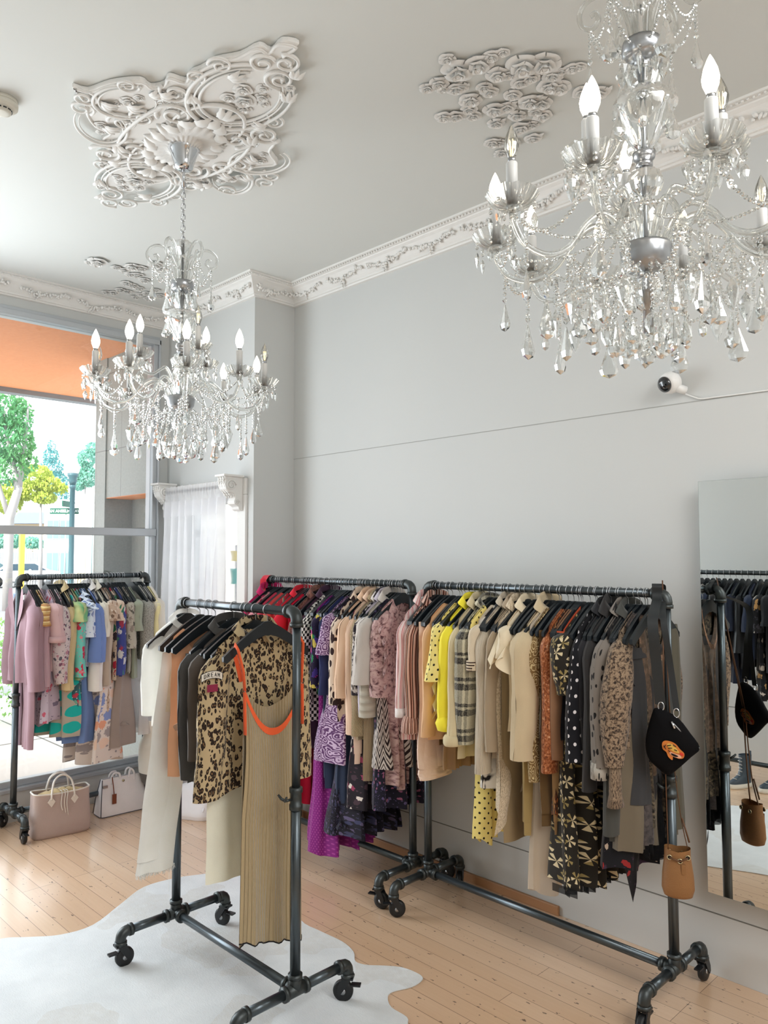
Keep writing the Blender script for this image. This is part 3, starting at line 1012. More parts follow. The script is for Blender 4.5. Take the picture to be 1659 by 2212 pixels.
# ------------------------------------------------------------------ rococo ceiling medallion
CH1 = Vector((1.166, -1.496, CEIL))
def medallion():
    t = empty('ceiling_medallion', CH1, 0, 'ornate white rococo plaster medallion above the far chandelier', 'ceiling medallion')
    raw = [(75, 370), (180, 395), (330, 345), (530, 325), (600, 370), (690, 350), (720, 300), (830, 330), (870, 275), (930, 250), (1040, 190), (1190, 160), (1320, 95), (1400, 130), (1470, 65), (1590, 90), (1500, 150), (1560, 220),
           (1490, 290), (1500, 400), (1450, 500), (1390, 540), (1410, 590), (1330, 600), (1400, 700), (1440, 740), (1400, 800), (1450, 880), (1350, 895), (1210, 910), (1080, 930), (960, 905), (900, 950), (760, 970), (690, 1000), (600, 1010),
           (540, 1000), (470, 1060), (380, 1050), (310, 1060), (280, 980), (330, 950), (260, 880), (270, 800), (340, 760), (270, 715), (330, 670), (230, 630), (170, 560), (150, 470)]
    pts = [on(130+a/3.072, 70+b_/3.072, 2, 3.375)-CH1 for a, b_ in raw]
    pts = spline([(p.x, p.y, 0) for p in pts], 3, True)
    ol = [(p.x, p.y) for p in pts]
    v, f = prism(ol, -.020, -.001)
    bevel(MB().add(v, f).build('backplate', M_PLASTER, t, False, fixn=True), .006, 2)
    # raised rim following the outline
    MB().add(*tube([(x*.975, y*.975, -.020) for x, y in ol], .0065, 6, closed=True)).build('rim', M_PLASTER, t)
    def scroll(cx_, cy_, R, a0, turns, rr, hand=1, z=-.023):
        n_ = int(24*turns)
        P_ = []; rad = []
        for k in range(n_):
            q = k/(n_-1)
            rd = R*(1-.8*q)
            a = a0+hand*turns*2*pi*q
            P_.append((cx_+rd*cos(a), cy_+rd*sin(a), z-.006*q)); rad.append(rr*.74*(1-.45*q))
        return tube(P_, rad, 7)
    def arc(cx_, cy_, rx, ry, a0, a1, rot, rr, z=-.023):
        P_ = []
        n_ = max(10, int(abs(a1-a0)*9))
        for k in range(n_+1):
            a = a0+(a1-a0)*k/n_
            x, y = rx*cos(a), ry*sin(a)
            P_.append((cx_+x*cos(rot)-y*sin(rot), cy_+x*sin(rot)+y*cos(rot), z-.006*sin(pi*k/n_)))
        return tube(P_, [rr*.72*(.45+.55*sin(pi*k/n_)) for k in range(n_+1)], 7)
    b = MB()
    for sg in (1, -1):
        ex, ey = sg*.44, sg*-.02
        rot = .05
        for rr_, th in ((1, .013), (.86, .007), (.76, .010)):
            b.add(*arc(ex, ey, .235*rr_, .175*rr_, .55 if sg > 0 else 3.7, (.55 if sg > 0 else 3.7)+5.2, rot, th))
        for (cx_, cy_) in ((sg*.12, sg*-.31), (sg*-.11, sg*-.31)):
            for rr_, th in ((1, .010), (.84, .006)):
                b.add(*arc(cx_, cy_, .135*rr_, .10*rr_, sg*.4, sg*.4+5.0, sg*.55*(1 if cx_*sg > 0 else -1), th))
    b.build('oval_frame', M_PLASTER, t)
    b = MB()
    for sg in (1, -1):
        for (x, y, R, a0, tn, rr_, h) in ((.30, .20, .07, 1.5, 1.6, .012, 1), (.30, -.21, .06, -1.5, 1.6, .011, -1), (.64, .02, .06, 2.5, 1.7, .011, 1), (.67, -.08, .05, .5, 1.5, .010, -1), (.73, -.02, .05, -1, 1.5, .010, 1),
                                       (.19, .13, .075, 2.6, 1.7, .013, -1), (.17, -.14, .075, -2.6, 1.7, .013, 1), (.03, -.44, .05, 0, 1.5, .010, 1), (-.04, -.42, .05, 2, 1.5, .010, -1), (.22, -.36, .045, 1, 1.5, .009, 1),
                                       (.02, .26, .06, 1, 1.6, .011, 1), (-.06, .22, .055, 3, 1.6, .011, -1), (.40, .17, .04, 0, 1.5, .008, 1), (.56, -.18, .045, 4, 1.5, .009, 1), (.44, -.21, .04, 2, 1.4, .008, -1), (.24, .02, .05, 0, 1.5, .009, 1)):
            MB().add(*scroll(x*sg, y*sg, R, a0+(0 if sg > 0 else pi), tn, rr_, h)).build('scroll', M_PLASTER, t)
        MB().add(*arc(sg*.17, sg*.0, .20, .13, -1.9, 1.9, 0 if sg > 0 else pi, .013)).build('scroll', M_PLASTER, t)
        MB().add(*arc(0, sg*.16, .24, .07, .25, 2.9, 0 if sg > 0 else pi, .012)).build('scroll', M_PLASTER, t)
    # fluted central shell
    b = MB()
    b.add(*lathe([(.0, -.062), (.035, -.060), (.06, -.046), (.085, -.034), (.115, -.040), (.15, -.034), (.175, -.018)], 144, 24, .075, .74), mtx=TM((0, 0, 0), (0, 0, 0), (1.18, 1.18, 1.05)))
    b.build('centre_shell', M_PLASTER, t)
    b = MB()
    for k in range(16):
        a = 2*pi*k/16
        place('acanthus_leaf', LEAF, t, (.19*cos(a), .145*sin(a), -.02), (pi, 0, -a), (.10, .09, .14))
    for sg in (1, -1):
        for (x, y, an, s) in ((.2, .2, .8, .1), (.28, .0, 0, .12), (.1, .3, 1.6, .09), (-.1, .3, 1.8, .09), (.55, .12, .5, .09), (.52, -.12, -.6, .09), (.68, .05, .3, .08), (.36, .16, 2.2, .09), (.33, -.16, -2.4, .09), (.05, -.38, -1.6, .09), (.25, -.25, -1, .09), (-.22, .27, 2.6, .08)):
            for j in (-.5, 0, .5):
                place('acanthus_leaf', LEAF, t, (x*sg, y*sg, -.021), (pi, 0, -(an+j+(0 if sg > 0 else pi))), (s*.8, s*.55, s*1.0))
    b = MB()
    for sg in (1, -1):
        for (cx_, cy_, ang_) in ((.22, .17, .5), (.24, -.19, -.5), (-.24, .20, .2)):
            b = MB()
            for k in range(5):
                for d in (0, pi/2):
                    dx, dy = cos(ang_+.78+d), sin(ang_+.78+d)
                    ox, oy = -dy*(k-2)*.026, dx*(k-2)*.026
                    l = .06*(1-.12*abs(k-2))
                    c_ = (sg*cx_+ox, sg*cy_+oy)
                    b.add(*tube([(c_[0]-dx*l, c_[1]-dy*l, -.021), (c_[0]+dx*l, c_[1]+dy*l, -.021)], .0028, 4))
            b.build('lattice', M_PLASTER, t)
    r = random.Random(2)
    for sg in (1, -1):
        for (x, y, s) in ((.44, 0, .05), (.39, .03, .036), (.49, -.04, .038), (.41, -.05, .032), (.50, .04, .03), (.36, -.02, .026), (.55, .01, .028), (.47, .07, .024), (.12, -.31, .032), (.08, -.33, .022), (.17, -.29, .022), (-.11, -.31, .030), (-.16, -.29, .02),
                          (.0, -.25, .03), (.05, -.22, .024), (.62, .08, .022), (.30, .09, .024), (.3, -.1, .024)):
            place('flower', ROSES[r.randrange(3)], t, (sg*x, sg*y, -.0205), (pi, 0, r.uniform(0, 6)), (s, s, s*.8))
LEAF_V, LEAF_F, _ = grid(leaf_fn, 10, 4)
medallion()

# ------------------------------------------------------------------ crystal chandeliers
def pendant_mesh(name, L, R, kind):
    if kind == 'drop':
        pr = [(0, 0), (.18, -.06), (.38, -.25), (.72, -.52), (1, -.74), (.78, -.90), (0, -1)]
    elif kind == 'kite':
        pr = [(0, 0), (.5, -.14), (1, -.36), (.6, -.7), (0, -1)]
    else:
        pr = [(0, 0), (.6, -.08), (1, -.3), (1, -.6), (.55, -.9), (0, -1)]
    b = MB().add(*lathe([(r_*R, z*L-.012) for r_, z in pr], 8, flat=.55))
    b.add(*lathe([(0, .004), (.006, 0), (.006, -.004), (0, -.011)], 6))
    return b.mesh(name, M_CRY, False)
PEND = [pendant_mesh('crystal_drop', .068, .0195, 'drop'), pendant_mesh('crystal_kite', .074, .0185, 'kite'), pendant_mesh('crystal_plaque', .054, .0185, 'plaq'), pendant_mesh('crystal_drop_large', .088, .0245, 'drop')]
BEADV = lathe([(0, .5), (.42, .3), (.5, 0), (.42, -.3), (0, -.5)], 6)
def strand_geo(b, pts, r, wire=True):
    """beads along a polyline"""
    pts = [Vector(p) for p in pts]
    acc, step = 0, r*2.25
    for i in range(len(pts)-1):
        p, q = pts[i], pts[i+1]
        d = (q-p).length
        s = -acc+step
        while s <= d:
            c = p.lerp(q, s/d)
            b.add(*BEADV, mtx=TM(c, (s*7, s*13, s*5), (r*2, r*2, r*2)))
            s += step
        acc = d-(s-step)
    return b
def swag(p, q, sag, n=9):
    p, q = Vector(p), Vector(q)
    return [p.lerp(q, k/n)-Vector((0, 0, sag*4*(k/n)*(1-k/n))) for k in range(n+1)]
Z0 = CEIL
def zc(z): return z-Z0
BOB = MB()
def bob_fn(u, v):
    a = 2*pi*u
    lob = 1+.10*abs(cos(6*a))*(v**1.3)
    r = (.008+.046*v**.7)*lob
    z = .002+.034*v**2.0-.006*abs(cos(6*a))*v
    return r*cos(a), r*sin(a), z
BOB.add(*grid(bob_fn, 72, 6))
BOB.add(*grid(lambda u, v: (bob_fn(u, v)[0]*.93, bob_fn(u, v)[1]*.93, bob_fn(u, v)[2]+.0025), 72, 6, flip=True))
BOB.add(*lathe([(.0, -.012), (.008, -.010), (.012, 0), (.016, .004), (0, .006)], 12))
M_BOB = crystal_mat('bobeche_glass', (.96, .955, .94, 1), .35)
BOBM = BOB.mesh('bobeche', M_BOB)
CAND = MB().add(*lathe([(.0125, 0), (.0125, .088), (.0115, .09), (.006, .091)], 14)).mesh('candle', M_CANDLE)
BULBP = [(.006, 0), (.008, .004), (.015, .022), (.0165, .034), (.013, .052), (.006, .070), (.0015, .079), (0, .081)]
BULBM = MB().add(*lathe(BULBP, 14)).mesh('bulb', M_BULB)
BULBC = MB().add(*lathe(BULBP, 14)).mesh('clear_bulb', M_BULBO)
FILM = MB()
for k in range(4):
    a = pi/2*k
    FILM.add(*tube([(.002*cos(a), .002*sin(a), .01), (.005*cos(a), .005*sin(a), .045)], .0007, 5))
FILM = FILM.mesh('filament', M_FIL)
SOCK = MB().add(*lathe([(.0085, -.006), (.0085, .004), (.006, .005)], 12)).mesh('socket', M_STEEL)
def arm_path(R, zb, z_end):
    return spline([(.045, 0, zb), (.075, 0, zb+.045), (.115, 0, zb+.062), (.16, 0, zb+.03), (.205, 0, zb-.028), (.26, 0, zb-.052), (R-.03, 0, zb-.035), (R-.005, 0, z_end-.035), (R, 0, z_end-.008)], 5)
def chandelier(name, label, x, y, rz, seed, lift=0.):
    rnd = random.Random(seed)
    t = empty(name, (x, y, Z0+lift), rz, label, 'chandelier', 'crystal chandeliers')
    cn = MB().add(*lathe([(.0, 0), (.062, 0), (.066, -.008), (.058, -.016), (.040, -.075), (.036, -.09), (.018, -.096), (0, -.098)], 28)).build('canopy', M_CHROME, t); cn.location.z = -lift-.04
    b = MB().add(*tube([(0, 0, -.09-lift), (0, 0, -.21)], .006, 8))
    z = -.185
    k = 0
    while z > -.455:
        L, R = .030, .0085
        pts = [Vector((R*cos(a)*(1 if k % 2 == 0 else 0), R*cos(a)*(0 if k % 2 == 0 else 1), (L/2-R)*(1 if sin(a) > 0 else -1)+R*sin(a))) for a in [2*pi*i/12 for i in range(12)]]
        b.add(*tube([p+Vector((0, 0, z-L/2)) for p in pts], .0024, 6, closed=True))
        z -= L-.0065
        k += 1
    b.build('chain', M_CHROME, t)
    # stem of stacked glass
    MB().add(*lathe([(.004, zc(2.955)), (.038, zc(2.952)), (.042, zc(2.945)), (.03, zc(2.92)), (.012, zc(2.905)), (.010, zc(2.90))], 24, 8, .06)).build('top_cup', M_ARM, t)
    MB().add(*lathe([(.009, zc(2.96)), (.009, zc(2.10))], 10)).build('centre_rod', M_STEEL, t)
    MB().add(*lathe([(.012, zc(2.90)), (.022, zc(2.885)), (.026, zc(2.86)), (.02, zc(2.80)), (.03, zc(2.785))], 16, 8, .05)).build('upper_column', M_CRY, t)
    MB().add(*lathe([(.0, zc(2.787)), (.044, zc(2.785)), (.046, zc(2.775)), (.044, zc(2.752)), (.03, zc(2.745)), (0, zc(2.744))], 24)).build('metal_collar', M_STEEL, t)
    MB().add(*lathe([(.012, zc(2.742)), (.028, zc(2.73)), (.036, zc(2.705)), (.028, zc(2.68)), (.014, zc(2.664))], 24, 12, .05)).build('cut_ball', M_CRY, t, False)
    MB().add(*lathe([(.014, zc(2.664)), (.058, zc(2.656)), (.068, zc(2.635)), (.062, zc(2.61)), (.045, zc(2.575)), (.028, zc(2.545)), (.014, zc(2.53))], 32, 16, .035)).build('vase_bowl', M_CRY, t)
    MB().add(*lathe([(.010, zc(2.53)), (.026, zc(2.52)), (.024, zc(2.508)), (.016, zc(2.50)), (.019, zc(2.498)), (.019, zc(2.488)), (.012, zc(2.486))], 20)).build('ring_collar', M_STEEL, t)
    MB().add(*lathe([(.012, zc(2.486)), (.034, zc(2.472)), (.041, zc(2.45)), (.034, zc(2.428)), (.014, zc(2.416))], 24, 12, .05)).build('cut_ball', M_CRY, t, False)
    MB().add(*lathe([(.018, zc(2.415)), (.024, zc(2.40)), (.034, zc(2.37)), (.03, zc(2.33)), (.022, zc(2.30))], 24, 12, .07)).build('lower_column', M_CRY, t)
    MB().add(*lathe([(.0, zc(2.305)), (.055, zc(2.302)), (.058, zc(2.295)), (.054, zc(2.265)), (.04, zc(2.245)), (0, zc(2.24))], 28)).build('hub', M_STEEL, t)
    MB().add(*lathe([(.01, zc(2.24)), (.03, zc(2.22)), (.036, zc(2.19)), (.026, zc(2.162)), (.01, zc(2.15))], 20, 10, .06)).build('cut_ball', M_CRY, t, False)
    MB().add(*lathe([(.0, zc(2.062)), (.012, zc(2.056)), (.0175, zc(2.043)), (.012, zc(2.030)), (0, zc(2.025))], 10)).build('bottom_ball', M_CRY, t, False)
    strand_geo(MB(), [(0, 0, zc(2.15)), (0, 0, zc(2.064))], .006).build('bead_strand', M_CRY, t, False)
    # curled top arms
    for k in range(6):
        a = pi/3*k+.3
        pts = [(.02, 0, zc(2.785)), (.028, 0, zc(2.84)), (.05, 0, zc(2.895)), (.085, 0, zc(2.928)), (.122, 0, zc(2.922)), (.141, 0, zc(2.893)), (.134, 0, zc(2.862)), (.112, 0, zc(2.852)), (.097, 0, zc(2.868)), (.103, 0, zc(2.888)), (.115, 0, zc(2.884))]
        o = MB().add(*tube(spline(pts, 5), .0064, 8)).build('scroll_arm', M_ARM, t)
        o.rotation_euler = (0, 0, a)
        c = Vector((.118*cos(a), .118*sin(a), zc(2.850)))
        b = MB(); strand_geo(b, [c, c-Vector((0, 0, .075))], .0042)
        b.build('bead_strand', M_CRY, t, False)
        place('pendant', PEND[(k % 2)*3], t, c-Vector((0, 0, .078)), (0, 0, rnd.uniform(0, 6)))
        a2 = a+pi/3
        b = MB(); strand_geo(b, swag(c, (.118*cos(a2), .118*sin(a2), zc(2.850)), .055), .0038)
        b.build('bead_strand', M_CRY, t, False)
        b = MB(); strand_geo(b, swag(c, (.045*cos(a), .045*sin(a), zc(2.77)), .02, 5), .0038)
        b.build('bead_strand', M_CRY, t, False)
    for k in range(8):
        a = pi/4*k
        place('pendant', PEND[1], t, (.046*cos(a), .046*sin(a), zc(2.752)), (0, 0, a), (.8, .8, .8))
    for k in range(7):
        a = 2*pi*k/7
        place('pendant', PEND[0], t, (.066*cos(a), .066*sin(a), zc(2.625)), (0, .0, a), (.95, .95, .95))
    # arms with candles
    def candle(R, a, zb, zend, lit, upper):
        if upper:
            pts = spline([(.03, 0, zb), (.042, 0, zb+.05), (.062, 0, zb+.088), (.09, 0, zb+.075), (.115, 0, zb+.06), (R-.02, 0, zb+.07), (R-.004, 0, zend-.03), (R, 0, zend-.008)], 5)
        else:
            pts = arm_path(R, zb, zend)
        o = MB().add(*tube(pts, .0072, 9)).build('arm', M_ARM, t); o.rotation_euler = (0, 0, a)
        p = Vector((R*cos(a), R*sin(a), zend))
        place('bobeche', BOBM, t, p, (0, 0, a))
        place('candle', CAND, t, p+Vector((0, 0, .012)))
        bo = place('bulb', BULBM if lit else BULBC, t, p+Vector((0, 0, .108)))
        place('socket', SOCK, bo, (0, 0, 0))
        if not lit:
            place('filament', FILM, bo)
        for j in range(6):
            aa = a+pi/3*j+.4
            c = p+Vector((.047*cos(aa), .047*sin(aa), .018))
            b = MB(); strand_geo(b, [c, c-Vector((0, 0, .03))], .0045)
            b.add(*[(q) for q in lathe([(r_*.0105, z_*.04-.03) for r_, z_ in ((0, 0), (.5, -.14), (1, -.40), (.6, -.75), (0, -1))], 6, flat=.6)][:2], mtx=TM(c, (0, 0, rnd.uniform(0, 6))))
            b.build('bobeche_prism', M_CRY, t, False)
        return p
    ring = []
    for k in range(10):
        ring.append(candle(.345, 2*pi*k/10, zc(2.30), zc(2.338), k not in (0, 5), False))
    up = []
    for k in range(3):
        up.append(candle(.168, 2*pi*k/3+.12, zc(2.335), zc(2.455), k != 1, True))
    for k in range(10):
        a, a2 = 2*pi*k/10, 2*pi*(k+1)/10
        p, q = ring[k], ring[(k+1) % 10]
        b = MB(); strand_geo(b, swag(p-Vector((0, 0, .005)), q-Vector((0, 0, .005)), .075), .0046)
        b.build('bead_strand', M_CRY, t, False)
        b = MB(); strand_geo(b, swag((.05*cos(a), .05*sin(a), zc(2.36)), p-Vector((0, 0, .01)), .05), .0042)
        b.build('bead_strand', M_CRY, t, False)
        m_ = Vector((.205*cos(a), .205*sin(a), zc(2.262)))
        n_ = Vector((.205*cos(a2), .205*sin(a2), zc(2.262)))
        b = MB(); strand_geo(b, swag(m_, n_, .10), .0046)
        b.build('bead_strand', M_CRY, t, False)
        b = MB(); strand_geo(b, swag(m_, (.05*cos(a), .05*sin(a), zc(2.25)), .045), .0044)
        b.build('bead_strand', M_CRY, t, False)
        # hanging strands ending in pendants
        for (R, dz, kind, zz) in ((.325, .055, 0, 2.27), (.27, .085, 3, 2.245), (.205, .075, 1, 2.262), (.15, .105, 0, 2.29)):
            aa = a+rnd.uniform(-.08, .08)
            c = Vector((R*cos(aa), R*sin(aa), zc(zz)))
            b = MB(); strand_geo(b, [c, c-Vector((0, 0, dz))], .0052)
            b.build('bead_strand', M_CRY, t, False)
            place('pendant', PEND[kind], t, c-Vector((0, 0, dz+.004)), (0, 0, rnd.uniform(0, 6)))
        mid = (m_+n_)/2-Vector((0, 0, .10))
        if k % 2 == 0:
            place('pendant', PEND[3], t, mid, (0, 0, rnd.uniform(0, 6)))
    for k in range(12):
        a = 2*pi*k/12
        c = Vector((.055*cos(a), .055*sin(a), zc(2.25)))
        e = Vector((.085*cos(a), .085*sin(a), zc(2.135)))
        b = MB(); strand_geo(b, [c, e], .005)
        b.build('bead_strand', M_CRY, t, False)
        place('pendant', PEND[(3, 0, 2)[k % 3]], t, e, (0, 0, rnd.uniform(0, 6)))
        if k % 2 == 0:
            place('pendant', PEND[0], t, (.045*cos(a+.26), .045*sin(a+.26), zc(2.125)), (0, 0, rnd.uniform(0, 6)))
    return t
VA = math.atan2(-FW.x, FW.y)
chandelier('crystal_chandelier', 'far crystal chandelier hanging from the ornate medallion near the window', CH1.x, CH1.y, math.atan2(RT.y, RT.x)+pi, 1)
chandelier('crystal_chandelier', 'near crystal chandelier at the upper right, partly cut off', 3.186, -1.463, math.atan2(RT.y, RT.x)+pi+pi/10+.02, 2, .055)

# ------------------------------------------------------------------ smoke detector and camera
sd = empty('smoke_detector', on(4, 226, 2, CEIL-.02).xy.to_3d()+Vector((0, 0, CEIL)), 0, 'round beige smoke detector on the ceiling at the left edge', 'smoke detector')
M_SD = simple('aged_plastic', S(206, 202, 190), .5)
MB().add(*lathe([(0, 0), (.056, 0), (.056, -.012), (.054, -.014)], 32)).build('base', M_SD, sd)
MB().add(*lathe([(.055, -.014), (.058, -.018), (.057, -.03), (.05, -.036), (.036, -.04), (.033, -.052), (.02, -.054), (0, -.054)], 32)).build('cover', M_SD, sd)
b = MB()
for k in range(12):
    a = 2*pi*k/12
    b.add(*box((0, 0, 0), (.004, .012, .004)), mtx=TM((.0355*cos(a), .0355*sin(a), -.044), (0, 0, a)))
b.build('vent_slot', M_BLACK, sd, False)
p = on(1447, 827, 1, -.045)
cc = empty('security_camera', p, 0, 'white round security camera with a black lens on the wall', 'camera')
ax = (CAM-p).normalized()+Vector((-.75, -.1, -.15))
mm = aim((0, 0, 0), ax)
MB().add(*lathe([(0, -.04), (.03, -.036), (.044, -.02), (.046, 0), (.042, .018), (.034, .03)], 28), mtx=mm).build('housing', M_WHITE, cc)
MB().add(*lathe([(.034, .030), (.033, .036), (.026, .044), (.012, .048), (0, .049)], 28), mtx=mm).build('lens', simple('lens_black', S(10, 16, 20), .06, coat=1), cc)
MB().add(*tube([(.02, .0, -.02), (.05, .035, -.035)], .018, 10)).build('mount', M_WHITE, cc)
pts = [on(1460, 843, 1, -.006), on(1500, 858, 1, -.005), on(1518, 861, 1, -.005), on(1560, 856, 1, -.005), on(1659, 843, 1, -.005), on(1800, 822, 1, -.005)]
b = MB().add(*tube(spline(pts, 4), .0032, 6))
tag(b.build('camera_cable', M_WHITE), 'thin white cable running along the wall seam from the camera', 'cable')
# ------------------------------------------------------------------ rolling pipe racks
PR = .0165
def ell(p, a, b_, r=.022, R=.03):
    """pipe elbow at p joining directions a and b_"""
    p, a, b_ = Vector(p), Vector(a), Vector(b_)
    bm_ = MB()
    pts = [p+a*(R+.022), p+a*R]+[p+a*R*(1-sin(t*pi/2)) + b_*R*(1-cos(t*pi/2)) for t in (.25, .5, .75)]+[p+b_*R, p+b_*(R+.022)]
    bm_.add(*tube(pts, r, 14))
    for d in (a, b_):
        bm_.add(*tube([p+d*(R+.010), p+d*(R+.024)], r*1.14, 14))
    return bm_
CASM = {}
def caster_parts():
    st = MB().add(*lathe([(.011, .135), (.011, .098), (.02, .097), (.021, .088), (.014, .086)], 14)).mesh('stem', M_STEEL)
    fk = MB()
    for s_ in (-.017, .017):
        ol = [(-.02, .09), (.016, .09), (.034, .055), (.036, .034), (.026, .026), (.012, .045)]
        v, f = prism(ol, s_-.0025, s_+.0025)
        fk.add([(x, z, y) for x, y, z in v], [q[::-1] for q in f])
    fk.add(*bbox(-.024, .02, -.02, .02, .083, .09))
    fk.add(*bbox(-.05, -.014, -.012, .012, .058, .064))
    fk = fk.mesh('fork', M_BLACK, False)
    wh = MB().add(*lathe([(0, -.0125), (.022, -.0125), (.035, -.0115), (.038, -.006), (.038, .006), (.035, .0115), (.022, .0125), (0, .0125)], 24)).mesh('wheel', M_RUBBER)
    hb = MB().add(*lathe([(0, -.0145), (.011, -.014), (.011, .014), (0, .0145)], 12)).mesh('hub', M_STEEL)
    return st, fk, wh, hb
CAS = caster_parts()
def caster(par, x, y, rz):
    c = empty('caster', (x, y, 0), rz); c.parent = par
    place('stem', CAS[0], c); place('fork', CAS[1], c)
    w_ = place('wheel', CAS[2], c, (.016, 0, .038), (pi/2, 0, 0))
    place('hub', CAS[3], c, (.016, 0, .038), (pi/2, 0, 0))
def rack(label, x, y, rz, L, H, feet=.235, seed=0, clampside=-1, join=.0):
    """local x along the bar from 0 to L, local y across"""
    r = random.Random(seed)
    t = empty('clothes_rack', (x, y, 0), rz, label, 'clothes rack', 'rolling pipe clothes racks')
    MB().add(*tube([(.03, 0, H), (L-.03, 0, H)], PR, 16)).build('top_bar', M_PIPE, t)
    MB().add(*tube([(.03, 0, .135), (L-.03, 0, .135)], PR, 16)).build('bottom_bar', M_PIPE, t)
    for sx, s_ in ((0, 1), (L, -1)):
        ell((sx, 0, H), (s_, 0, 0), (0, 0, -1)).build('elbow', M_PIPED, t)
        MB().add(*tube([(sx, 0, .15), (sx, 0, .80)], PR*1.12, 16)).build('lower_post', M_PIPE, t)
        MB().add(*tube([(sx, 0, .80), (sx, 0, H-.03)], PR*.92, 16)).build('upper_post', M_PIPE, t)
        b = MB().add(*lathe([(PR*1.0, .83), (.024, .828), (.024, .812), (.0205, .81), (.0205, .772), (.024, .77), (.024, .752), (PR, .75)], 18), mtx=TM((sx, 0, 0)))
        b.add(*tube([(sx, clampside*.02, .79), (sx, clampside*.05, .79)], .005, 8))
        for q in (-1, 1):
            b.add(*tube([(sx, clampside*.046, .79), (sx+q*.012, clampside*.055, .797), (sx+q*.024, clampside*.06, .81)], [.005, .0055, .004], 8))
        b.build('clamp_collar', M_PIPED, t)
        c = MB()
        c.add(*tube([(sx, -.05, .135), (sx, .05, .135)], .0225, 14)).add(*tube([(sx, 0, .135), (sx, 0, .185)], .0225, 14)).add(*tube([(sx, 0, .135), (sx+s_*.05, 0, .135)], .0225, 14))
        for d0, d1 in (((0, -.052, 0), (0, -.038, 0)), ((0, .038, 0), (0, .052, 0)), ((0, 0, .04), (0, 0, .054)), ((s_*.038, 0, 0), (s_*.053, 0, 0))):
            c.add(*tube([Vector((sx, 0, .135))+Vector(d0), Vector((sx, 0, .135))+Vector(d1)], .0262, 14))
        c.build('cross_fitting', M_PIPED, t)
        for q in (-1, 1):
            MB().add(*tube([(sx, q*.05, .135), (sx, q*(feet-.03), .135)], PR*1.05, 14)).build('foot_pipe', M_PIPE, t)
            ell((sx, q*feet, .135), (0, -q, 0), (0, 0, -1), .0215, .024).build('foot_elbow', M_PIPED, t)
            caster(t, sx, q*feet, r.uniform(0, 6.28))
    return t
RY = {'A': -.316, 'B': -.300, 'C': -1.387, 'E': -2.90}
RH = {'A': 1.50, 'B': 1.50, 'C': 1.445, 'D': 1.515, 'E': 1.51}
DX = -.835
rack('long pipe rack of mostly beige to black clothes along the white wall on the right', 1.461, RY['A'], 0, 1.213, RH['A'], seed=1)
rack('pipe rack of pink, purple and grey clothes in the corner by the pillar', .135, RY['B'], 0, 1.211, RH['B'], seed=2)
rack('small pipe rack standing on the cowhide rug in front', .989, RY['C'], 0, .815, RH['C'], feet=.245, seed=3)
rack('pipe rack of pastel clothes in front of the shop window', DX, -1.421, pi/2, .83, RH['D'], feet=.19, seed=4, clampside=1)
rack('pipe rack of black and navy clothes at the opposite wall, seen in the mirror', 1.0, RY['E'], 0, 1.25, RH['E'], seed=5)

# ------------------------------------------------------------------ hangers
def zh(a):
    return -.044-.113*(min(a, .25)/.19)**1.3
def hanger_proto():
    t = empty('clothes_hanger', (0, 0, -50))
    n_ = 26
    top, bot = [], []
    for k in range(n_+1):
        x = -.193+.386*k/n_
        e = abs(x)/.193
        h = .030+.012*(1-e)
        if e > .93: h *= sqrt(max(0, 1-((e-.93)/.075)**2))*.9+.1
        z = zh(abs(x))
        if e < .12: z = -.043-.004*(e/.12)**2
        top.append((x, z)); bot.append((x, z-h-(.004 if e > .3 else .012*(1-e/.3))))
    ol = top+bot[::-1]
    v, f = prism(ol, -.006, .006)
    # split the outline fill into quads so the concave shape fills cleanly
    N = len(ol)
    f = []
    for k in range(n_):
        a, b_, c, d = k, k+1, N-2-k, N-1-k
        f.append((a, d, c, b_)); f.append((N+a, N+b_, N+c, N+d))
    f += [(i, (i+1) % N, N+(i+1) % N, N+i) for i in range(N)]
    b = MB().add([(x, z, y) for x, y, z in v], [q[::-1] for q in f])
    me = b.mesh('arms', M_HANG, False)
    o = place('arms', me, t)
    hk = [(0, 0, -.05), (0, 0, -.028)]
    for k in range(11):
        a = -pi/2+pi*1.32*k/10
        hk.append((.0195*cos(a) if k else .004, 0, .0+.0195*sin(a)))
    hk = [(x, y, z) for x, y, z in hk]
    place('hook', MB().add(*tube(spline(hk, 3), .0017, 6)).mesh('hook', M_STEEL), t)
    return t
HP = hanger_proto()
HFIRST = [True]
def hanger(R_, s, label, group=None, dyaw=0.0):
    c = HP if HFIRST[0] else copy_tree(HP)
    HFIRST[0] = False
    if R_ == 'D':
        c.location = (DX, s, RH['D']); rz = 0
    else:
        c.location = (s, RY[R_], RH[R_]); rz = -pi/2 if R_ != 'E' else pi/2
    c.rotation_euler = (0, 0, rz+dyaw)
    tag(c, label, 'hanger', group)
    return c

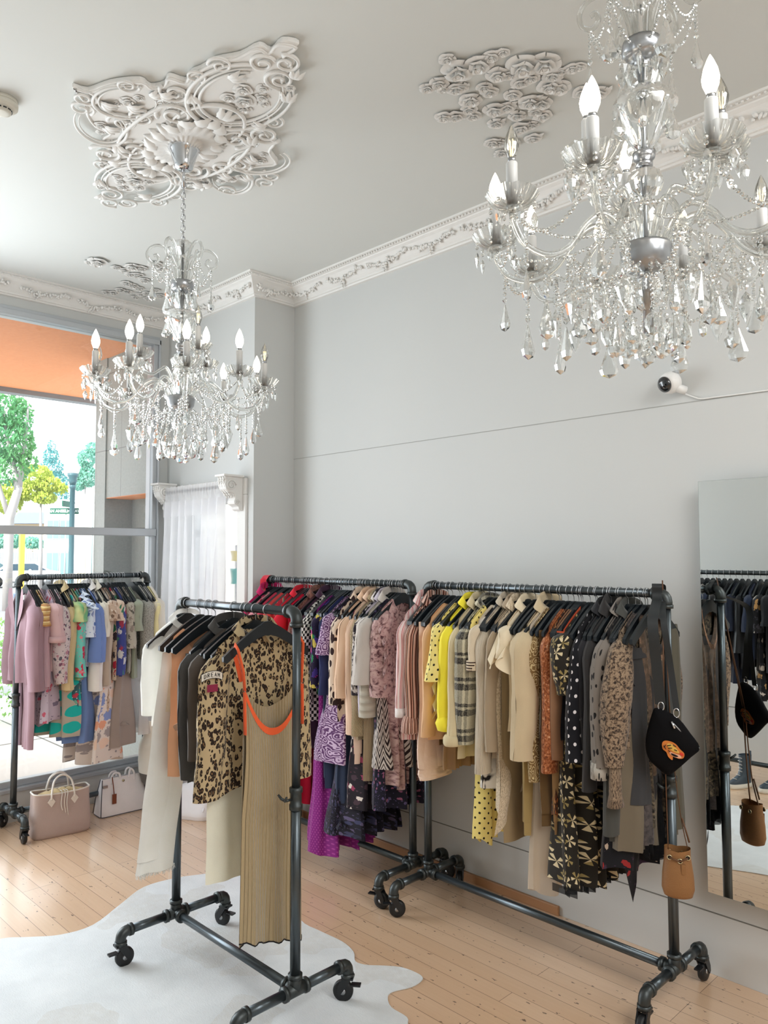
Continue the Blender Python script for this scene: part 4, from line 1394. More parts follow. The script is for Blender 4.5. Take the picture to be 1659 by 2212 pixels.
# ------------------------------------------------------------------ garments
def lerp_prof(prof, v):
    for a, b_ in zip(prof, prof[1:]):
        if v <= b_[0]:
            k = (v-a[0])/max(1e-6, b_[0]-a[0])
            k = k*k*(3-2*k)
            return [a[i]+(b_[i]-a[i])*k for i in (1, 2)]
    return list(prof[-1][1:3])
def torso(prof, zb, sw=.19, nw=.075, df=.07, db=.012, flat=None, fa=.8, fk=3, pleat=0, seed=0, fs=1, nu=24, nv=20, hem=0., skew=0., xo=0., splay=0.):
    """hanging double layer of cloth; returns one MB. xo shifts the panel sideways"""
    b = MB()
    if pleat:
        nu = max(nu, int(pleat*9))
    p1, p2 = nz(seed*3.7)*6, nz(seed*1.9+4)*6
    for front in (1, 0):
        sg = fs if front else -fs
        def fn(u_, v):
            u = u_*2-1
            hw, th = lerp_prof(prof, v)
            a = abs(u)*sw
            if flat is not None:
                zt = flat
            else:
                zt = zh(a)+.008
                if a < nw:
                    d = df if front else db
                    zt = zh(nw)+.008-d*(1-(a/nw)**2)**.65
                if abs(u) > .93:
                    zt -= .02*((abs(u)-.93)/.07)**2
            hb = zb+skew*u+hem*sin(u*7+seed)+hem*.6*sin(u*15+seed*2)
            z = zt+(hb-zt)*v
            x = u*hw+xo+splay*v
            vv = max(0, v-.06)
            dy = fa*th*min(1, vv*1.5)*(.6*sin(fk*pi*u+p1+1.5*v)+.35*sin(fk*2.2*pi*u+p2-v))
            if pleat:
                q = sin(2*pi*(u*pleat*.5+seed*.37))
                dy += th*.42*min(1, vv*3)*q*(1-abs(u)**6)
            dy += .010*nz(u*1.6+seed, v*2.5, seed)*min(1, v*4)
            y = sg*th*max(0., 1-abs(u)**3)**.5+dy
            x += .012*nz(v*3+seed*2.1, u, 3)*min(1, v*3)
            arc_ = u*hw*(1+fa*.2)+(1 if u > 0 else -1)*1.3*th*(1-max(0., 1-abs(u)**3)**.5)
            return x, y, z, (arc_*(1 if front else -1)+(0 if front else 2*hw+2.6*th)+seed*.31, z)
        b.add(*grid(fn, nu, nv, flip=(sg > 0)))
    return b
def sleeve(sx, sw, ze, r0=(.055, .026), r1=(.04, .022), out=.02, yo=0., puff=0., seed=0, fs=1, n_=18, wr=.07, seg=14, zs=None):
    b = MB()
    z0 = (zh(sw) if zs is None else zs)+.012
    def fn(u, v):
        t = v
        k = min(1, sqrt(t*9))
        rx = (r0[0]+(r1[0]-r0[0])*t)*k*(1+puff*sin(pi*min(1, t**1.15)))
        ry = (r0[1]+(r1[1]-r0[1])*t)*k*(1+puff*sin(pi*min(1, t**1.15)))
        e = min(1, t*6)
        cx_ = sx*(sw-.036+.030*e+out*t)
        cy_ = yo*t*t*fs
        a = 2*pi*u
        w_ = 1+wr*nz(a*1.1+seed, t*7, seed*1.3)+wr*.6*sin(3*a+t*9+seed)
        return cx_+rx*cos(a)*w_, cy_+ry*sin(a)*w_+.006*sin(t*6+seed), z0+(ze-z0)*t-.10*rx*cos(a)*sx*(1 if t < .25 else 0), (a*r0[0]+seed*.2, z0+(ze-z0)*t)
    b.add(*grid(fn, seg, n_))
    # inner end so the cuff reads as hollow cloth
    c = fn(.25, 1)
    def cap(u, v):
        p = fn(u, 1)
        q = (sx*(sw-.006+out), yo*fs, ze+.012)
        return p[0]+(q[0]-p[0])*v, p[1]+(q[1]-p[1])*v, p[2]+(q[2]-p[2])*v, p[3]
    b.add(*grid(cap, seg, 1))
    return b
def collar(nw=.075, h=.035, fs=1, spread=.03, seed=0):
    b = MB()
    def fn(u, v):
        a = -pi*.92+2*pi*.92*u+pi/2
        x = nw*cos(a)*(1.0+.1*v); y = -fs*.020*sin(a)
        z = zh(nw)+.004+.022*max(0, sin(a))-(.05*max(0, -sin(a)))
        if v < .5:
            return x, y, z+h*v*2, (u*.3, v*.05)
        w_ = (v-.5)*2
        return x*(1+.30*w_), y*(1+1.2*w_)+fs*.006*w_*(1 if sin(a) < 0 else -.3), z+h-h*1.15*w_, (u*.3, v*.05)
    return b.add(*grid(fn, 30, 6))

NEAR = {'A': -.205, 'B': -.205, 'C': -.205}
def G(R_, name, label, cat, s, zb, mat, kind='top', sl=None, sr=None, group=None, seed=0, parts=(), hang=True, **k):
    """one hanging garment. s: place on the bar, zb: hem height in the room (m), sl: height of the sleeve ends"""
    if R_ == 'D':
        loc, rz, fs = (DX, s, RH['D']), 0, -1
    elif R_ == 'E':
        loc, rz, fs = (s, RY['E'], RH['E']), pi/2, 1
    else:
        loc, rz, fs = (s, RY[R_], RH[R_]), -pi/2, 1
    H = RH[R_]
    fs = k.pop('fs', fs)
    t = empty(name, loc, rz+k.pop('yaw', 0), label, cat, group)
    zb -= H
    sw = k.pop('sw', .185)
    th = k.pop('th', .016)
    hw = k.pop('hw', sw)
    sleeves = k.pop('sleeves', {})
    mat2 = k.pop('mat2', mat)
    cm = k.pop('collar', None)
    if kind == 'top':
        pf = k.pop('prof', [(0, sw, .006), (.15, sw*.97, th*.8), (.5, hw*.96, th), (1, hw, th*1.05)])
        torso(pf, zb, sw=sw, seed=seed, fs=fs, **k).build('body', mat, t)
    elif kind == 'dress':
        ww = k.pop('ww', .15)
        pf = k.pop('prof', [(0, sw, .006), (.12, sw*.95, th*.8), (.33, ww, th*.9), (.55, (ww+hw)/2, th*1.2), (1, hw, th*1.6)])
        torso(pf, zb, sw=sw, seed=seed, fs=fs, nv=28, **k).build('body', mat, t)
    elif kind == 'skirt':
        ft = k.pop('flat', -.165)
        ww = k.pop('ww', .16)
        pf = [(0, ww, th*.7), (.3, (ww+hw)/2, th), (1, hw, th*1.4)]
        torso(pf, zb, flat=ft, seed=seed, fs=fs, nv=24, **k).build('body', mat, t)
        torso([(0, ww+.003, th*.7+.002), (1, ww+.004, th*.7+.003)], ft-.035, flat=ft+.004, seed=seed, fs=fs, nv=2, fa=0).build('waistband', mat2, t)
    elif kind == 'trousers':
        ft = k.pop('flat', -.165)
        ww = k.pop('ww', .17)
        lw = k.pop('lw', .09)
        flare = k.pop('flare', 1)
        splay = k.pop('splay', 0)
        b = torso([(0, ww, th*.8), (1, ww*1.03, th)], ft-.24, flat=ft, seed=seed, fs=fs, nv=8, fa=.2)
        b.build('seat', mat, t)
        for q in (-1, 1):
            torso([(0, ww*.53, th), (.4, lw, th), (1, lw*flare, th)], zb, flat=ft-.22, seed=seed+q, fs=fs, nv=18, nu=14, fa=.35, fk=1.2, xo=q*ww*.5, splay=q*splay).build('leg', mat, t)
        torso([(0, ww+.003, th*.8+.003), (1, ww+.004, th*.8+.003)], ft-.035, flat=ft+.004, seed=seed, fs=fs, nv=2, fa=0).build('waistband', mat2, t)
    elif kind == 'folded':
        ft = k.pop('flat', -.155)
        torso([(0, hw, .007), (.04, hw, th*.8), (1, hw, th)], zb, flat=ft, seed=seed, fs=fs, fa=k.get('fa', .2), fk=1, nv=16, nu=12, xo=k.get('xo', 0), splay=k.get('splay', 0)).build('folded_leg', mat, t)
        torso([(0, hw*.98, .009), (.04, hw*.98, th*.8+.003), (1, hw*.98, th+.004)], zb+.05, flat=ft+.002, seed=seed+2, fs=fs, fa=.2, fk=1, nv=16, nu=12, xo=k.get('xo', 0)+.006, splay=k.get('splay', 0)).build('folded_leg', mat, t)
    if sl is not None:
        sleeve(1, sw, sl-H, seed=seed, fs=fs, **sleeves).build('sleeve', mat, t)
        sleeve(-1, sw, (sr if sr is not None else sl)-H, seed=seed+5, fs=fs, **sleeves).build('sleeve', mat, t)
    if cm is not None:
        collar(fs=fs, **(cm if isinstance(cm, dict) else {})).build('collar', mat2, t)
    t['_R'] = R_
    return t
def extra(t, name, mb, mat, smooth=True):
    return mb.build(name, mat, t, smooth)
def cuff(sx, sw, z, rx=.043, ry=.026, h=.04, out=.02, yo=0.):
    return MB().add(*lathe([(rx*.96, -h/2), (rx*1.08, -h/2), (rx*1.08, h/2), (rx*.96, h/2)], 18, flat=ry/rx), mtx=TM((sx*(sw-.006+out), yo, z)))
def ruffle(path, wdt, amp, n_=60, fr=9, fs=1, seed=0):
    """wavy strip hung along a polyline (local coordinates)"""
    pts = spline(path, 8)
    def fn(u, v):
        q = u*(len(pts)-1); i = min(int(q), len(pts)-2)
        p = pts[i].lerp(pts[i+1], q-i)
        w_ = sin(u*fr*2*pi+seed)
        return p.x+wdt*v*(.6+.4*w_), p.y+amp*v*w_, p.z-wdt*.55*v*(1+.3*sin(u*fr*4*pi)), (u*.6, v*.1)
    return MB().add(*grid(fn, n_, 4))
def sA(px): return on(px, 1352, 1, RY['A']-.195)[0]
def sB(px): return on(px, 1330, 1, RY['B']-.195)[0]
def zA(px, py): return on(px, py, 1, RY['A']-.195)[2]
def zB(px, py): return on(px, py, 1, RY['B']-.195)[2]
def sD(px): return on(px, 1308, 0, DX+.195)[1]
def zD(px, py): return on(px, py, 0, DX+.195)[2]
def sC(px): return on(px, 1420, 1, RY['C']-.19)[0]
def zC(px, py): return on(px, py, 1, RY['C']-.17)[2]
# ------------------------------------------------------------------ fabrics
K, Wt = S(24, 22, 24), S(236, 232, 226)
F = {}
F['leo'] = fab('leopard_cotton', pt_leopard, S(194, 172, 134), S(44, 32, 26), S(134, 100, 66), sc=58)
F['tanrib'] = plain('tan_rib_knit', 186, 164, 126, bump=('rib', 80, .004), sheen=.3, var=.04)
F['orange'] = plain('orange_trim', 246, 104, 58)
F['blackbind'] = plain('black_binding', 30, 28, 28)
F['jeans'] = plain('off_white_denim', 252, 251, 243, bump=('n', 420, .0012))
F['creamdenim'] = plain('cream_denim', 248, 244, 226, bump=('n', 420, .0012))
F['whiteblouse'] = plain('off_white_chiffon', 246, 245, 240, sheer=.2)
F['peach'] = plain('peach_jersey', 236, 178, 138)
F['peachden'] = plain('peach_denim', 238, 190, 158, bump=('n', 420, .0012))
F['char'] = plain('charcoal_wool', 72, 70, 68, bump=('n', 300, .001))
F['darkbrown'] = plain('dark_brown_knit', 84, 76, 70)
GA, GB_, GC, GD, GE = 'clothes on the long right rack', 'clothes on the corner rack', 'clothes on the small front rack', 'clothes on the window rack', 'dark clothes on the opposite rack'

# ================================================================== rack C (front)
def HC(px, label):
    return on(px, 1310, 1, RY['C'])[0]
cx = [1.052, 1.153, 1.217, 1.270, 1.404, 1.477, 1.503, 1.552, 1.628]
clab = ['black hanger holding the off white blouse at the far end of the front rack', 'black hanger with clips holding the long off white jeans',
        'black hanger holding the peach tank top', 'black hanger with clips holding the peach shorts', 'black hanger holding the long charcoal coat',
        'black hanger holding the dark brown knit top', 'black hanger holding the cream trousers', 'black hanger holding the leopard print jacket', 'black hanger holding the tan ribbed dress, nearest on the front rack']
for x, lb in zip(cx, clab):
    hanger('C', x, lb, 'hangers on the small front rack', .08 if x < 1.2 else 0.0)
t = G('C', 'blouse', 'off white sheer blouse with wide sleeves behind the jeans', 'blouse', 1.052, .95, F['whiteblouse'], sl=1.0, seed=3, group=GC, th=.02, sw=.160, nw=.05, sleeves=dict(r0=(.045, .03), r1=(.045, .035), out=.01, puff=.15), yaw=.05, collar=dict(nw=.06, h=.02))
t = G('C', 'jeans', 'long off white jeans with frayed hems hanging by the waist', 'jeans', 1.150, .41, F['jeans'], kind='folded', seed=4, group=GC, hw=.077, xo=.085, flat=-.19, th=.020, splay=.10, fa=.5)
b = MB(); rr = random.Random(4)
for k in range(130):
    for q in (-1, 1):
        x = .185+q*.006+rr.uniform(-.076, .076)
        b.add(*tube([(x, rr.uniform(-.01, .014), .41-1.445+.004), (x+rr.uniform(-.004, .004), rr.uniform(-.014, .018), .41-1.445-rr.uniform(.006, .022))], .0006, 3))
b.add(*tube([(.13, .01, -1.03), (.132, .012, -1.13)], .0007, 3))
extra(t, 'frayed_hem', b, F['jeans'])
b = MB()
b.add(*grid(lambda u, v: (.045+.10*u+.02*v, .0275+.004*sin(u*4), -.27-.16*v+.01*u, (u, v)), 8, 8))
extra(t, 'patch_pocket', b, F['creamdenim'])
extra(t, 'clip', MB().add(*bbox(.038, .058, -.012, .026, -.225, -.165)), M_PIPED, False)
t = G('C', 'tank_top', 'peach sleeveless tank top with a wide neckline', 'top', 1.213, .78, F['peach'], seed=6, group=GC, nw=.11, df=.12, sw=.165, hw=.17, th=.02)
t = G('C', 'shorts', 'peach shorts with frayed hems clipped beside the tank top', 'shorts', 1.268, .97, F['peachden'], kind='trousers', seed=7, group=GC, ww=.155, lw=.105, flat=-.225, th=.02)
b = MB()
for k in range(120):
    x = rr.uniform(-.17, .17)
    b.add(*tube([(x, rr.uniform(-.012, .02), .975-1.445), (x+rr.uniform(-.006, .006), rr.uniform(-.016, .024), .97-1.445-rr.uniform(.01, .03))], .0006, 3))
extra(t, 'frayed_hem', b, F['jeans'])
extra(t, 'clip', MB().add(*bbox(.10, .125, -.012, .03, -.26, -.185)).add(*bbox(-.125, -.10, -.012, .03, -.26, -.185)), M_PIPED, False)
t = G('C', 'coat', 'long charcoal coat between the peach shorts and leopard jacket', 'coat', 1.395, .80, F['char'], sl=.815, seed=8, group=GC, nw=.07, df=.02, th=.022, hw=.2, collar=dict(h=.03), sleeves=dict(r0=(.06, .034), r1=(.05, .03), out=-.005))
extra(t, 'button', MB().add(*lathe([(0, -.002), (.008, -.002), (.008, .002), (0, .002)], 12), mtx=TM((.19, .03, -.60), (pi/2, 0, 0))), M_BLACK)
t = G('C', 'knit_top', 'dark brown knit top squeezed behind the leopard jacket', 'top', 1.47, .84, F['darkbrown'], sl=.9, seed=9, group=GC, th=.014, nw=.08, df=.05)
t = G('C', 'trousers', 'cream wide trousers hanging behind the leopard jacket', 'trousers', 1.508, .455, F['creamdenim'], kind='trousers', seed=10, group=GC, ww=.16, lw=.10, flat=-.19, th=.014)
# leopard jacket
t = G('C', 'jacket', 'leopard print jacket with arm patches behind the tan dress', 'jacket', 1.560, .80, F['leo'], sl=.775, seed=11, group=GC, nw=.075, df=.005, db=.004, hw=.2, th=.02, fa=.6, hem=.008, skew=-.02, collar=dict(h=.028), sleeves=dict(r0=(.066, .036), r1=(.052, .034), out=.03))
M_PATCH = plain('white_patch', 232, 226, 214); M_PINK = plain('maroon_patch', 140, 44, 72)
def on_sleeve(u, v, w_, h, zc_, bend):
    a = (u-.5)*w_
    a = -a
    return .214+.066*sin(a*13+.15)-.006, .040*cos(a*13+.15)+.004, zc_+(v-.5)*h+bend*(1-(2*u-1)**2), (u, v)
p_ = extra(t, 'dream_patch', MB().add(*grid(lambda u, v: on_sleeve(u, v, .105, .026, -.232, .012), 14, 2)), M_PATCH)
LET = {'D': [[(0, 0), (0, 1), (.6, .85), (.75, .5), (.6, .15), (0, 0)]], 'R': [[(0, 0), (0, 1), (.65, .9), (.6, .55), (0, .5)], [(.25, .5), (.7, 0)]], 'E': [[(.7, 0), (0, 0), (0, 1), (.7, 1)], [(0, .5), (.55, .5)]], 'A': [[(0, 0), (.38, 1), (.76, 0)], [(.15, .4), (.6, .4)]], 'M': [[(0, 0), (0, 1), (.4, .4), (.8, 1), (.8, 0)]]}
b = MB()
for i, ch in enumerate('DREAM'):
    for st in LET[ch]:
        P_ = []
        for (x, y) in st:
            q = on_sleeve(.14+(i+x*.72)*.15, .22+y*.56, .105, .026, -.232, .012)
            P_.append((q[0]+.001, q[1]+.0016, q[2]))
        b.add(*tube(P_, .0011, 4))
b.add(*tube([on_sleeve(u, v, .105, .026, -.232, .012)[:3] for u, v in [(0, 0)]+[(k/8, 0) for k in range(1, 9)]+[(1, 1)]+[(1-k/8, 1) for k in range(1, 9)]], .0012, 4, closed=True))
b.build('patch_lettering', F['blackbind'], p_)
extra(t, 'maroon_patch', MB().add(*grid(lambda u, v: on_sleeve(u, v, .05, .026, -.268, .0), 8, 2)), M_PINK)
# tan ribbed dress
t = G('C', 'dress', 'long tan ribbed slip dress with orange neck trim, nearest on the front rack', 'dress', 1.640, .245, F['tanrib'], kind='dress', seed=12, group=GC, sw=.128, ww=.118, hw=.128, flat=None, nw=.13, df=.0, th=.016, fa=.45, fk=2.5, yaw=.06,
      prof=[(0, .128, .012), (1, .128, .016)]) if False else empty('dress', (1.640, RY['C'], RH['C']), -pi/2, 'long tan ribbed slip dress with orange neck trim, nearest on the front rack', 'dress', GC)
def dfront(u, v):
    a = u*2-1
    zt = -.285-.155*(1-abs(a)**2.2)
    z = zt+(-1.19+.035*a-zt)*v
    hw = .128-.010*sin(pi*min(1, v*2))+.012*v
    dy = .007*sin(a*9+v*2)*min(1, v*1.5)+.010*nz(a*2, v*2, 4)*min(1, v*3)+.006*(1 if v < .985 else 1)*sin(a*21)*max(0, v-.5)
    return a*hw-.002, .026+.020*(1-a*a)**.5*min(1, .3+v*2)+dy, z+.007*max(0, v-.9)*10*sin(a*17)*.6, (a*.13*1.15, z)
def dback(u, v):
    a = u*2-1
    zt = -.255-.10*(1-abs(a)**2.2)
    z = zt+(-1.15-.05*max(0, a-.45)-zt)*v
    p = dfront(u, min(1, v))
    return a*(.125+.012*v)+.002, .018-.014*(1-a*a)**.5+.006*sin(a*7+v), z+.006*sin(a*14)*max(0, v-.9)*10*.6, (a*.15+1, z)
extra(t, 'body', MB().add(*grid(dfront, 36, 40, flip=True)).add(*grid(dback, 36, 40)), F['tanrib'])
def trimline(fn, u0, u1, v, n_=24): return [Vector(fn(u0+(u1-u0)*k/n_, v)[:3]) for k in range(n_+1)]
def band(fn, pts_uv, w_, off=.0025):
    def g_(u, v):
        i = u*(len(pts_uv)-1); k = min(int(i), len(pts_uv)-2); q = i-k
        a, c = pts_uv[k], pts_uv[k+1]
        p = fn(a[0]+(c[0]-a[0])*q, a[1]+(c[1]-a[1])*q)
        return p[0], p[1]+off, p[2]+w_*(.5-v), (u, v*.02)
    return grid(g_, 30, 2)
b = MB().add(*band(dfront, [(k/20, 0.003) for k in range(21)], .026))
for sx in (0, 1):
    e = dfront(sx, 0); sg = 1 if sx else -1
    b.add(*tube([(e[0], .028, e[2]+.004), (e[0]+sg*.006, .026, -.21), (sg*.148, .016, -.135), (sg*.150, .0, -.117), (sg*.146, -.014, -.135), (sg*.128, .01, -.25)], .0085, 8, flat=.4))
    b.add(*tube([(e[0]+sg*.002, .03, e[2]), (e[0]+sg*.002, .032, e[2]-.07), (e[0]+sg*.001, .034, e[2]-.15)], .0090, 8, flat=.45))
extra(t, 'orange_trim', b, F['orange'])
b = MB().add(*tube(trimline(dfront, 0, 1, 1), .0028, 6)).add(*tube(trimline(dback, 0, 1, 1), .0028, 6))
extra(t, 'black_hem', b, F['blackbind'])

# ================================================================== rack A (right)
def A(name, label, cat, px, py, mat, spx=None, **k):
    """px: shoulder edge in the photo, py: hem; slp: sleeve end row"""
    if 'slp' in k:
        k['sl'] = zA(px, k.pop('slp'))
    return G('A', name, label, cat, sA(px), zA(px, py), mat, group=GA, seed=px*.137, **k)
pinkst = fab('pink_stripe', pt_stripe, [(0, S(240, 222, 218)), (.45, S(206, 112, 116)), (.58, S(238, 204, 200)), (.8, S(214, 140, 140)), (.88, S(240, 222, 218))], period=.034)
brst = fab('brown_pink_stripe', pt_stripe, [(0, S(214, 172, 156)), (.25, S(92, 48, 36)), (.5, S(206, 160, 142)), (.66, S(70, 40, 32)), (.84, S(220, 190, 176))], period=.036)
suede = fab('blush_suede', pt_mottle, [(.3, S(226, 192, 166)), (.6, S(238, 210, 190))], sc=9, bump=('n', 500, .001))
cream = plain('cream_silk', 232, 216, 186, rough=.5)
apric = plain('apricot_silk', 222, 176, 132, rough=.5)
ydot = fab('yellow_dot', pt_dots, S(244, 226, 140), S(40, 36, 30), sc=34, r=.17)
yel = plain('bright_yellow', 252, 232, 62, rough=.7)
khaki = plain('light_khaki', 214, 198, 160)
plaid = fab('black_cream_plaid', pt_plaid, S(206, 198, 170), S(36, 32, 30), bump=('n', 160, .004), sheen=.5)
bwfl = fab('black_white_bloom', pt_mottle, [(.42, S(30, 26, 26)), (.5, S(232, 226, 214))], sc=14, detail=1)
crw = plain('cream_wool', 222, 206, 180, bump=('n', 260, .0015))
oat = plain('oatmeal_wool', 208, 194, 172, bump=('rib', 140, .001))
taupe = plain('taupe_knit', 170, 152, 128)
speck = fab('speckled_wool', pt_mottle, [(.3, S(150, 132, 108)), (.5, S(206, 188, 160)), (.7, S(226, 212, 190))], sc=120, detail=3, bump=('n', 150, .003))
beige = plain('camel_coat_cloth', 206, 186, 152, bump=('n', 300, .001))
taupep = plain('taupe_twill', 150, 130, 98)
khakip = plain('olive_khaki', 166, 142, 92)
shr = plain('cream_sheer', 226, 212, 192, sheer=.22)
embr = fab('embroidered_brocade', pt_scroll, S(128, 100, 62), S(206, 186, 140), sc=26, w_=.35)
brv = plain('brown_velvet', 100, 74, 38, sheen=.6)
rust = fab('rust_sequin', pt_mottle, [(.32, S(96, 46, 22)), (.5, S(164, 92, 52)), (.62, S(196, 128, 84)), (.72, S(240, 214, 180))], sc=85, detail=3, rough=.4)
rustfl = fab('rust_floral', pt_floral, S(70, 44, 28), [S(166, 92, 44), S(190, 130, 80), S(110, 60, 30)], sc=60, r=.45)
brk = plain('cocoa_knit', 146, 108, 80)
orng = plain('rust_orange_top', 186, 74, 38)
pinw = fab('pinwheel_print', pt_pinwheel, S(36, 32, 26), S(214, 198, 160), S(150, 132, 84), sc=17)
blkfl = fab('black_daisy', pt_dots, S(20, 20, 26), S(228, 224, 226), sc=24, r=.16)
blk = plain('black_knit', 34, 34, 38)
blk2 = plain('off_black_wool', 46, 44, 44)
gleo = fab('grey_leopard', pt_spots, S(126, 118, 110), S(26, 24, 24), sc=44, r=.30, st=(1, .55, 1))
dgrey = plain('dark_grey_wool', 70, 70, 66)
snake = fab('snake_print', pt_mottle, [(.38, S(38, 30, 27)), (.47, S(104, 86, 70)), (.58, S(158, 136, 112)), (.7, S(84, 70, 58))], sc=80, detail=4)
tskirt = plain('warm_grey_wool', 112, 102, 86)
dsnake = fab('dark_snake', pt_mottle, [(.38, S(28, 26, 26)), (.5, S(84, 76, 64)), (.6, S(130, 114, 92))], sc=60, detail=4)
bronze = fab('bronze_lurex', pt_mottle, [(.4, S(84, 70, 58)), (.6, S(112, 92, 76)), (.75, S(170, 130, 104))], sc=50, detail=4, rough=.45)
sequin = fab('rose_gold_sequin', pt_mottle, [(.3, S(120, 80, 60)), (.55, S(196, 146, 112)), (.7, S(246, 220, 190))], sc=160, detail=2, rough=.25, metal=.6)
charc = plain('charcoal_jersey', 60, 60, 62)
ltweed = fab('mottled_tweed', pt_mottle, [(.35, S(54, 50, 52)), (.6, S(92, 84, 82))], sc=60)
bfl = fab('black_red_floral', pt_floral, S(18, 17, 22), [S(150, 40, 40), S(200, 180, 160), S(60, 40, 60)], sc=26, r=.30)
blkchif = plain('black_chiffon', 26, 27, 30, sheer=.15)
olive = plain('olive_grey_knit', 92, 88, 74)

t = A('shirt', 'pink and white striped shirt at the left end of the long right rack', 'shirt', 868, 1600, pinkst, slp=1545, sleeves=dict(r0=(.05, .026), r1=(.036, .024), out=.012), collar=True, nw=.06)
extra(t, 'cuff', cuff(1, .185, zA(868, 1538)-1.5, out=.012, rx=.040), plain('white_cuff', 240, 232, 228))
t = A('blouse', 'brown and pink striped blouse beside the pink striped shirt', 'blouse', 886, 1600, brst, slp=1560, sleeves=dict(r0=(.044, .024), r1=(.038, .026), out=.01), collar=True)
extra(t, 'cuff', MB().add(*lathe([(.04, .03), (.052, .0), (.056, -.04), (.035, -.05)], 16, flat=.75), mtx=TM((.19, 0, zA(886, 1560)-1.5))), brst)
t = A('trousers', 'blush suede trousers folded over a hanger, near the left end', 'trousers', 906, 1685, suede, kind='folded', hw=.105, xo=.09, th=.026, flat=-.16)
extra(t, 'leather_tag', MB().add(*bbox(.07, .10, .030, .034, zA(906, 1605)-1.5-.02, zA(906, 1605)-1.5+.025)), simple('tag_leather', S(150, 112, 66), .6), False)
extra(t, 'turn_up', MB().add(*torso([(0, .108, .029), (1, .108, .030)], zA(906, 1685)-1.5-.002, flat=zA(906, 1664)-1.5, fa=0, xo=.09).f and [torso([(0, .108, .029), (1, .108, .030)], zA(906, 1685)-1.5-.002, flat=zA(906, 1664)-1.5, fa=0, xo=.09)][0].__dict__ and (lambda q: (q.v, q.f, q.uv))(torso([(0, .108, .029), (1, .108, .030)], zA(906, 1685)-1.5-.002, flat=zA(906, 1664)-1.5, fa=0, xo=.09))), suede)
t = A('blouse', 'cream ruffle front blouse over the blush suede trousers', 'blouse', 925, 1600, apric, th=.022, nw=.08, df=.05)
extra(t, 'ruffle', ruffle([(.15, .03, -.14), (.17, .035, -.22), (.185, .035, -.34), (.18, .035, -.46), (.175, .03, -.56)], .045, .028, fr=6), cream)
extra(t, 'sleeve', sleeve(1, .185, zA(925, 1590)-1.5, r0=(.045, .024), r1=(.04, .024), seed=4), apric)
t = A('skirt', 'tan fringed suede skirt peeking out behind the blush trousers', 'skirt', 945, 1668, plain('tan_suede', 150, 118, 86), kind='skirt', hw=.15, pleat=9, th=.014, flat=-.3)
t = A('blouse', 'pale yellow polka dot blouse with a flared sleeve', 'blouse', 948, 1560, ydot, slp=1468, sleeves=dict(r0=(.045, .026), r1=(.07, .045), out=.03), th=.018)
t = A('cardigan', 'bright yellow cardigan, the only solid yellow piece', 'cardigan', 966, 1560, yel, slp=1572, sleeves=dict(r0=(.055, .034), r1=(.05, .036), out=.015, puff=.12), th=.026, collar=dict(h=.03))
extra(t, 'cuff', MB().add(*lathe([(.05, .03), (.066, .0), (.055, -.03), (.04, -.035)], 16, flat=.7), mtx=TM((.195, 0, zA(966, 1560)-1.5))), yel)
t = A('trench_coat', 'light khaki trench coat with a rolled cuff left of the plaid jacket', 'coat', 985, 1640, khaki, slp=1600, sleeves=dict(r0=(.05, .026), r1=(.046, .03), out=.03), th=.018, collar=True)
extra(t, 'rolled_cuff', MB().add(*lathe([(.05, .022), (.058, .01), (.058, -.012), (.05, -.022)], 16, flat=.7), mtx=TM((.212, 0, zA(985, 1596)-1.5))), khaki)
t = A('dress', 'long pale yellow polka dot dress reaching below the plaid jacket', 'dress', 1012, 1822, ydot, kind='dress', hw=.16, ww=.13, th=.022, nw=.08, hem=.012, pleat=5)
t = A('jacket', 'fuzzy black and cream plaid jacket next to the yellow cardigan', 'jacket', 1003, 1580, plaid, slp=1606, sleeves=dict(r0=(.062, .046), r1=(.042, .034), out=.01, puff=.22), th=.024, nw=.07, df=.03, collar=dict(h=.03))
t = A('dress', 'black and white bloom print dress behind the oatmeal sweater', 'dress', 1030, 1706, bwfl, kind='dress', hw=.16, ww=.14, th=.022)
t = A('polo_top', 'cream short sleeved top with striped cuffs beside the plaid jacket', 'top', 1027, 1560, crw, slp=1446, sleeves=dict(r0=(.045, .024), r1=(.045, .026), out=.02), th=.016)
extra(t, 'striped_cuff', MB().add(*lathe([(.047, .02), (.05, .018), (.05, -.022), (.045, -.022)], 16, flat=.6), mtx=TM((.198, 0, zA(1027, 1436)-1.5))), fab('cuff_stripe', pt_stripe, [(0, S(70, 52, 44)), (.45, S(222, 206, 180))], period=.012, axis=1))
t = A('sweater', 'oatmeal long sleeved sweater with a ribbed cuff', 'sweater', 1043, 1600, oat, slp=1668, sleeves=dict(r0=(.052, .034), r1=(.044, .03), out=.018), th=.024, nw=.06, df=.01, collar=dict(nw=.06, h=.03))
t = A('cardigan', 'taupe cardigan to the right of the oatmeal sweater', 'cardigan', 1062, 1640, taupe, slp=1620, sleeves=dict(r0=(.05, .024), r1=(.04, .024)), th=.018, collar=True)
t = A('trousers', 'taupe straight trousers hanging low behind the speckled cardigan', 'trousers', 1078, 1822, taupep, kind='folded', hw=.12, xo=.06, th=.018)
t = A('cardigan', 'speckled oatmeal wool wrap with a drooping pointed hem', 'cardigan', 1070, 1690, speck, th=.026, skew=-.13, hw=.205, nw=.07, collar=dict(h=.035), fa=.7)
extra(t, 'hem_point', MB().add(*grid(lambda u, v: (.20-.12*u+.03*v*(1-u), .02+.02*sin(u*5)*v+.012*sin(v*4), zA(1070, 1640)-1.5-.30*v*(1-.35*u)+.02*u, (u*.2, v*.3)), 12, 16)), speck)
t = A('blouse', 'cream blouse with a fluttering ruffle sleeve before the beige coat', 'blouse', 1090, 1580, cream, slp=1420, sleeves=dict(r0=(.045, .026), r1=(.05, .03)), th=.018, nw=.075, collar=True)
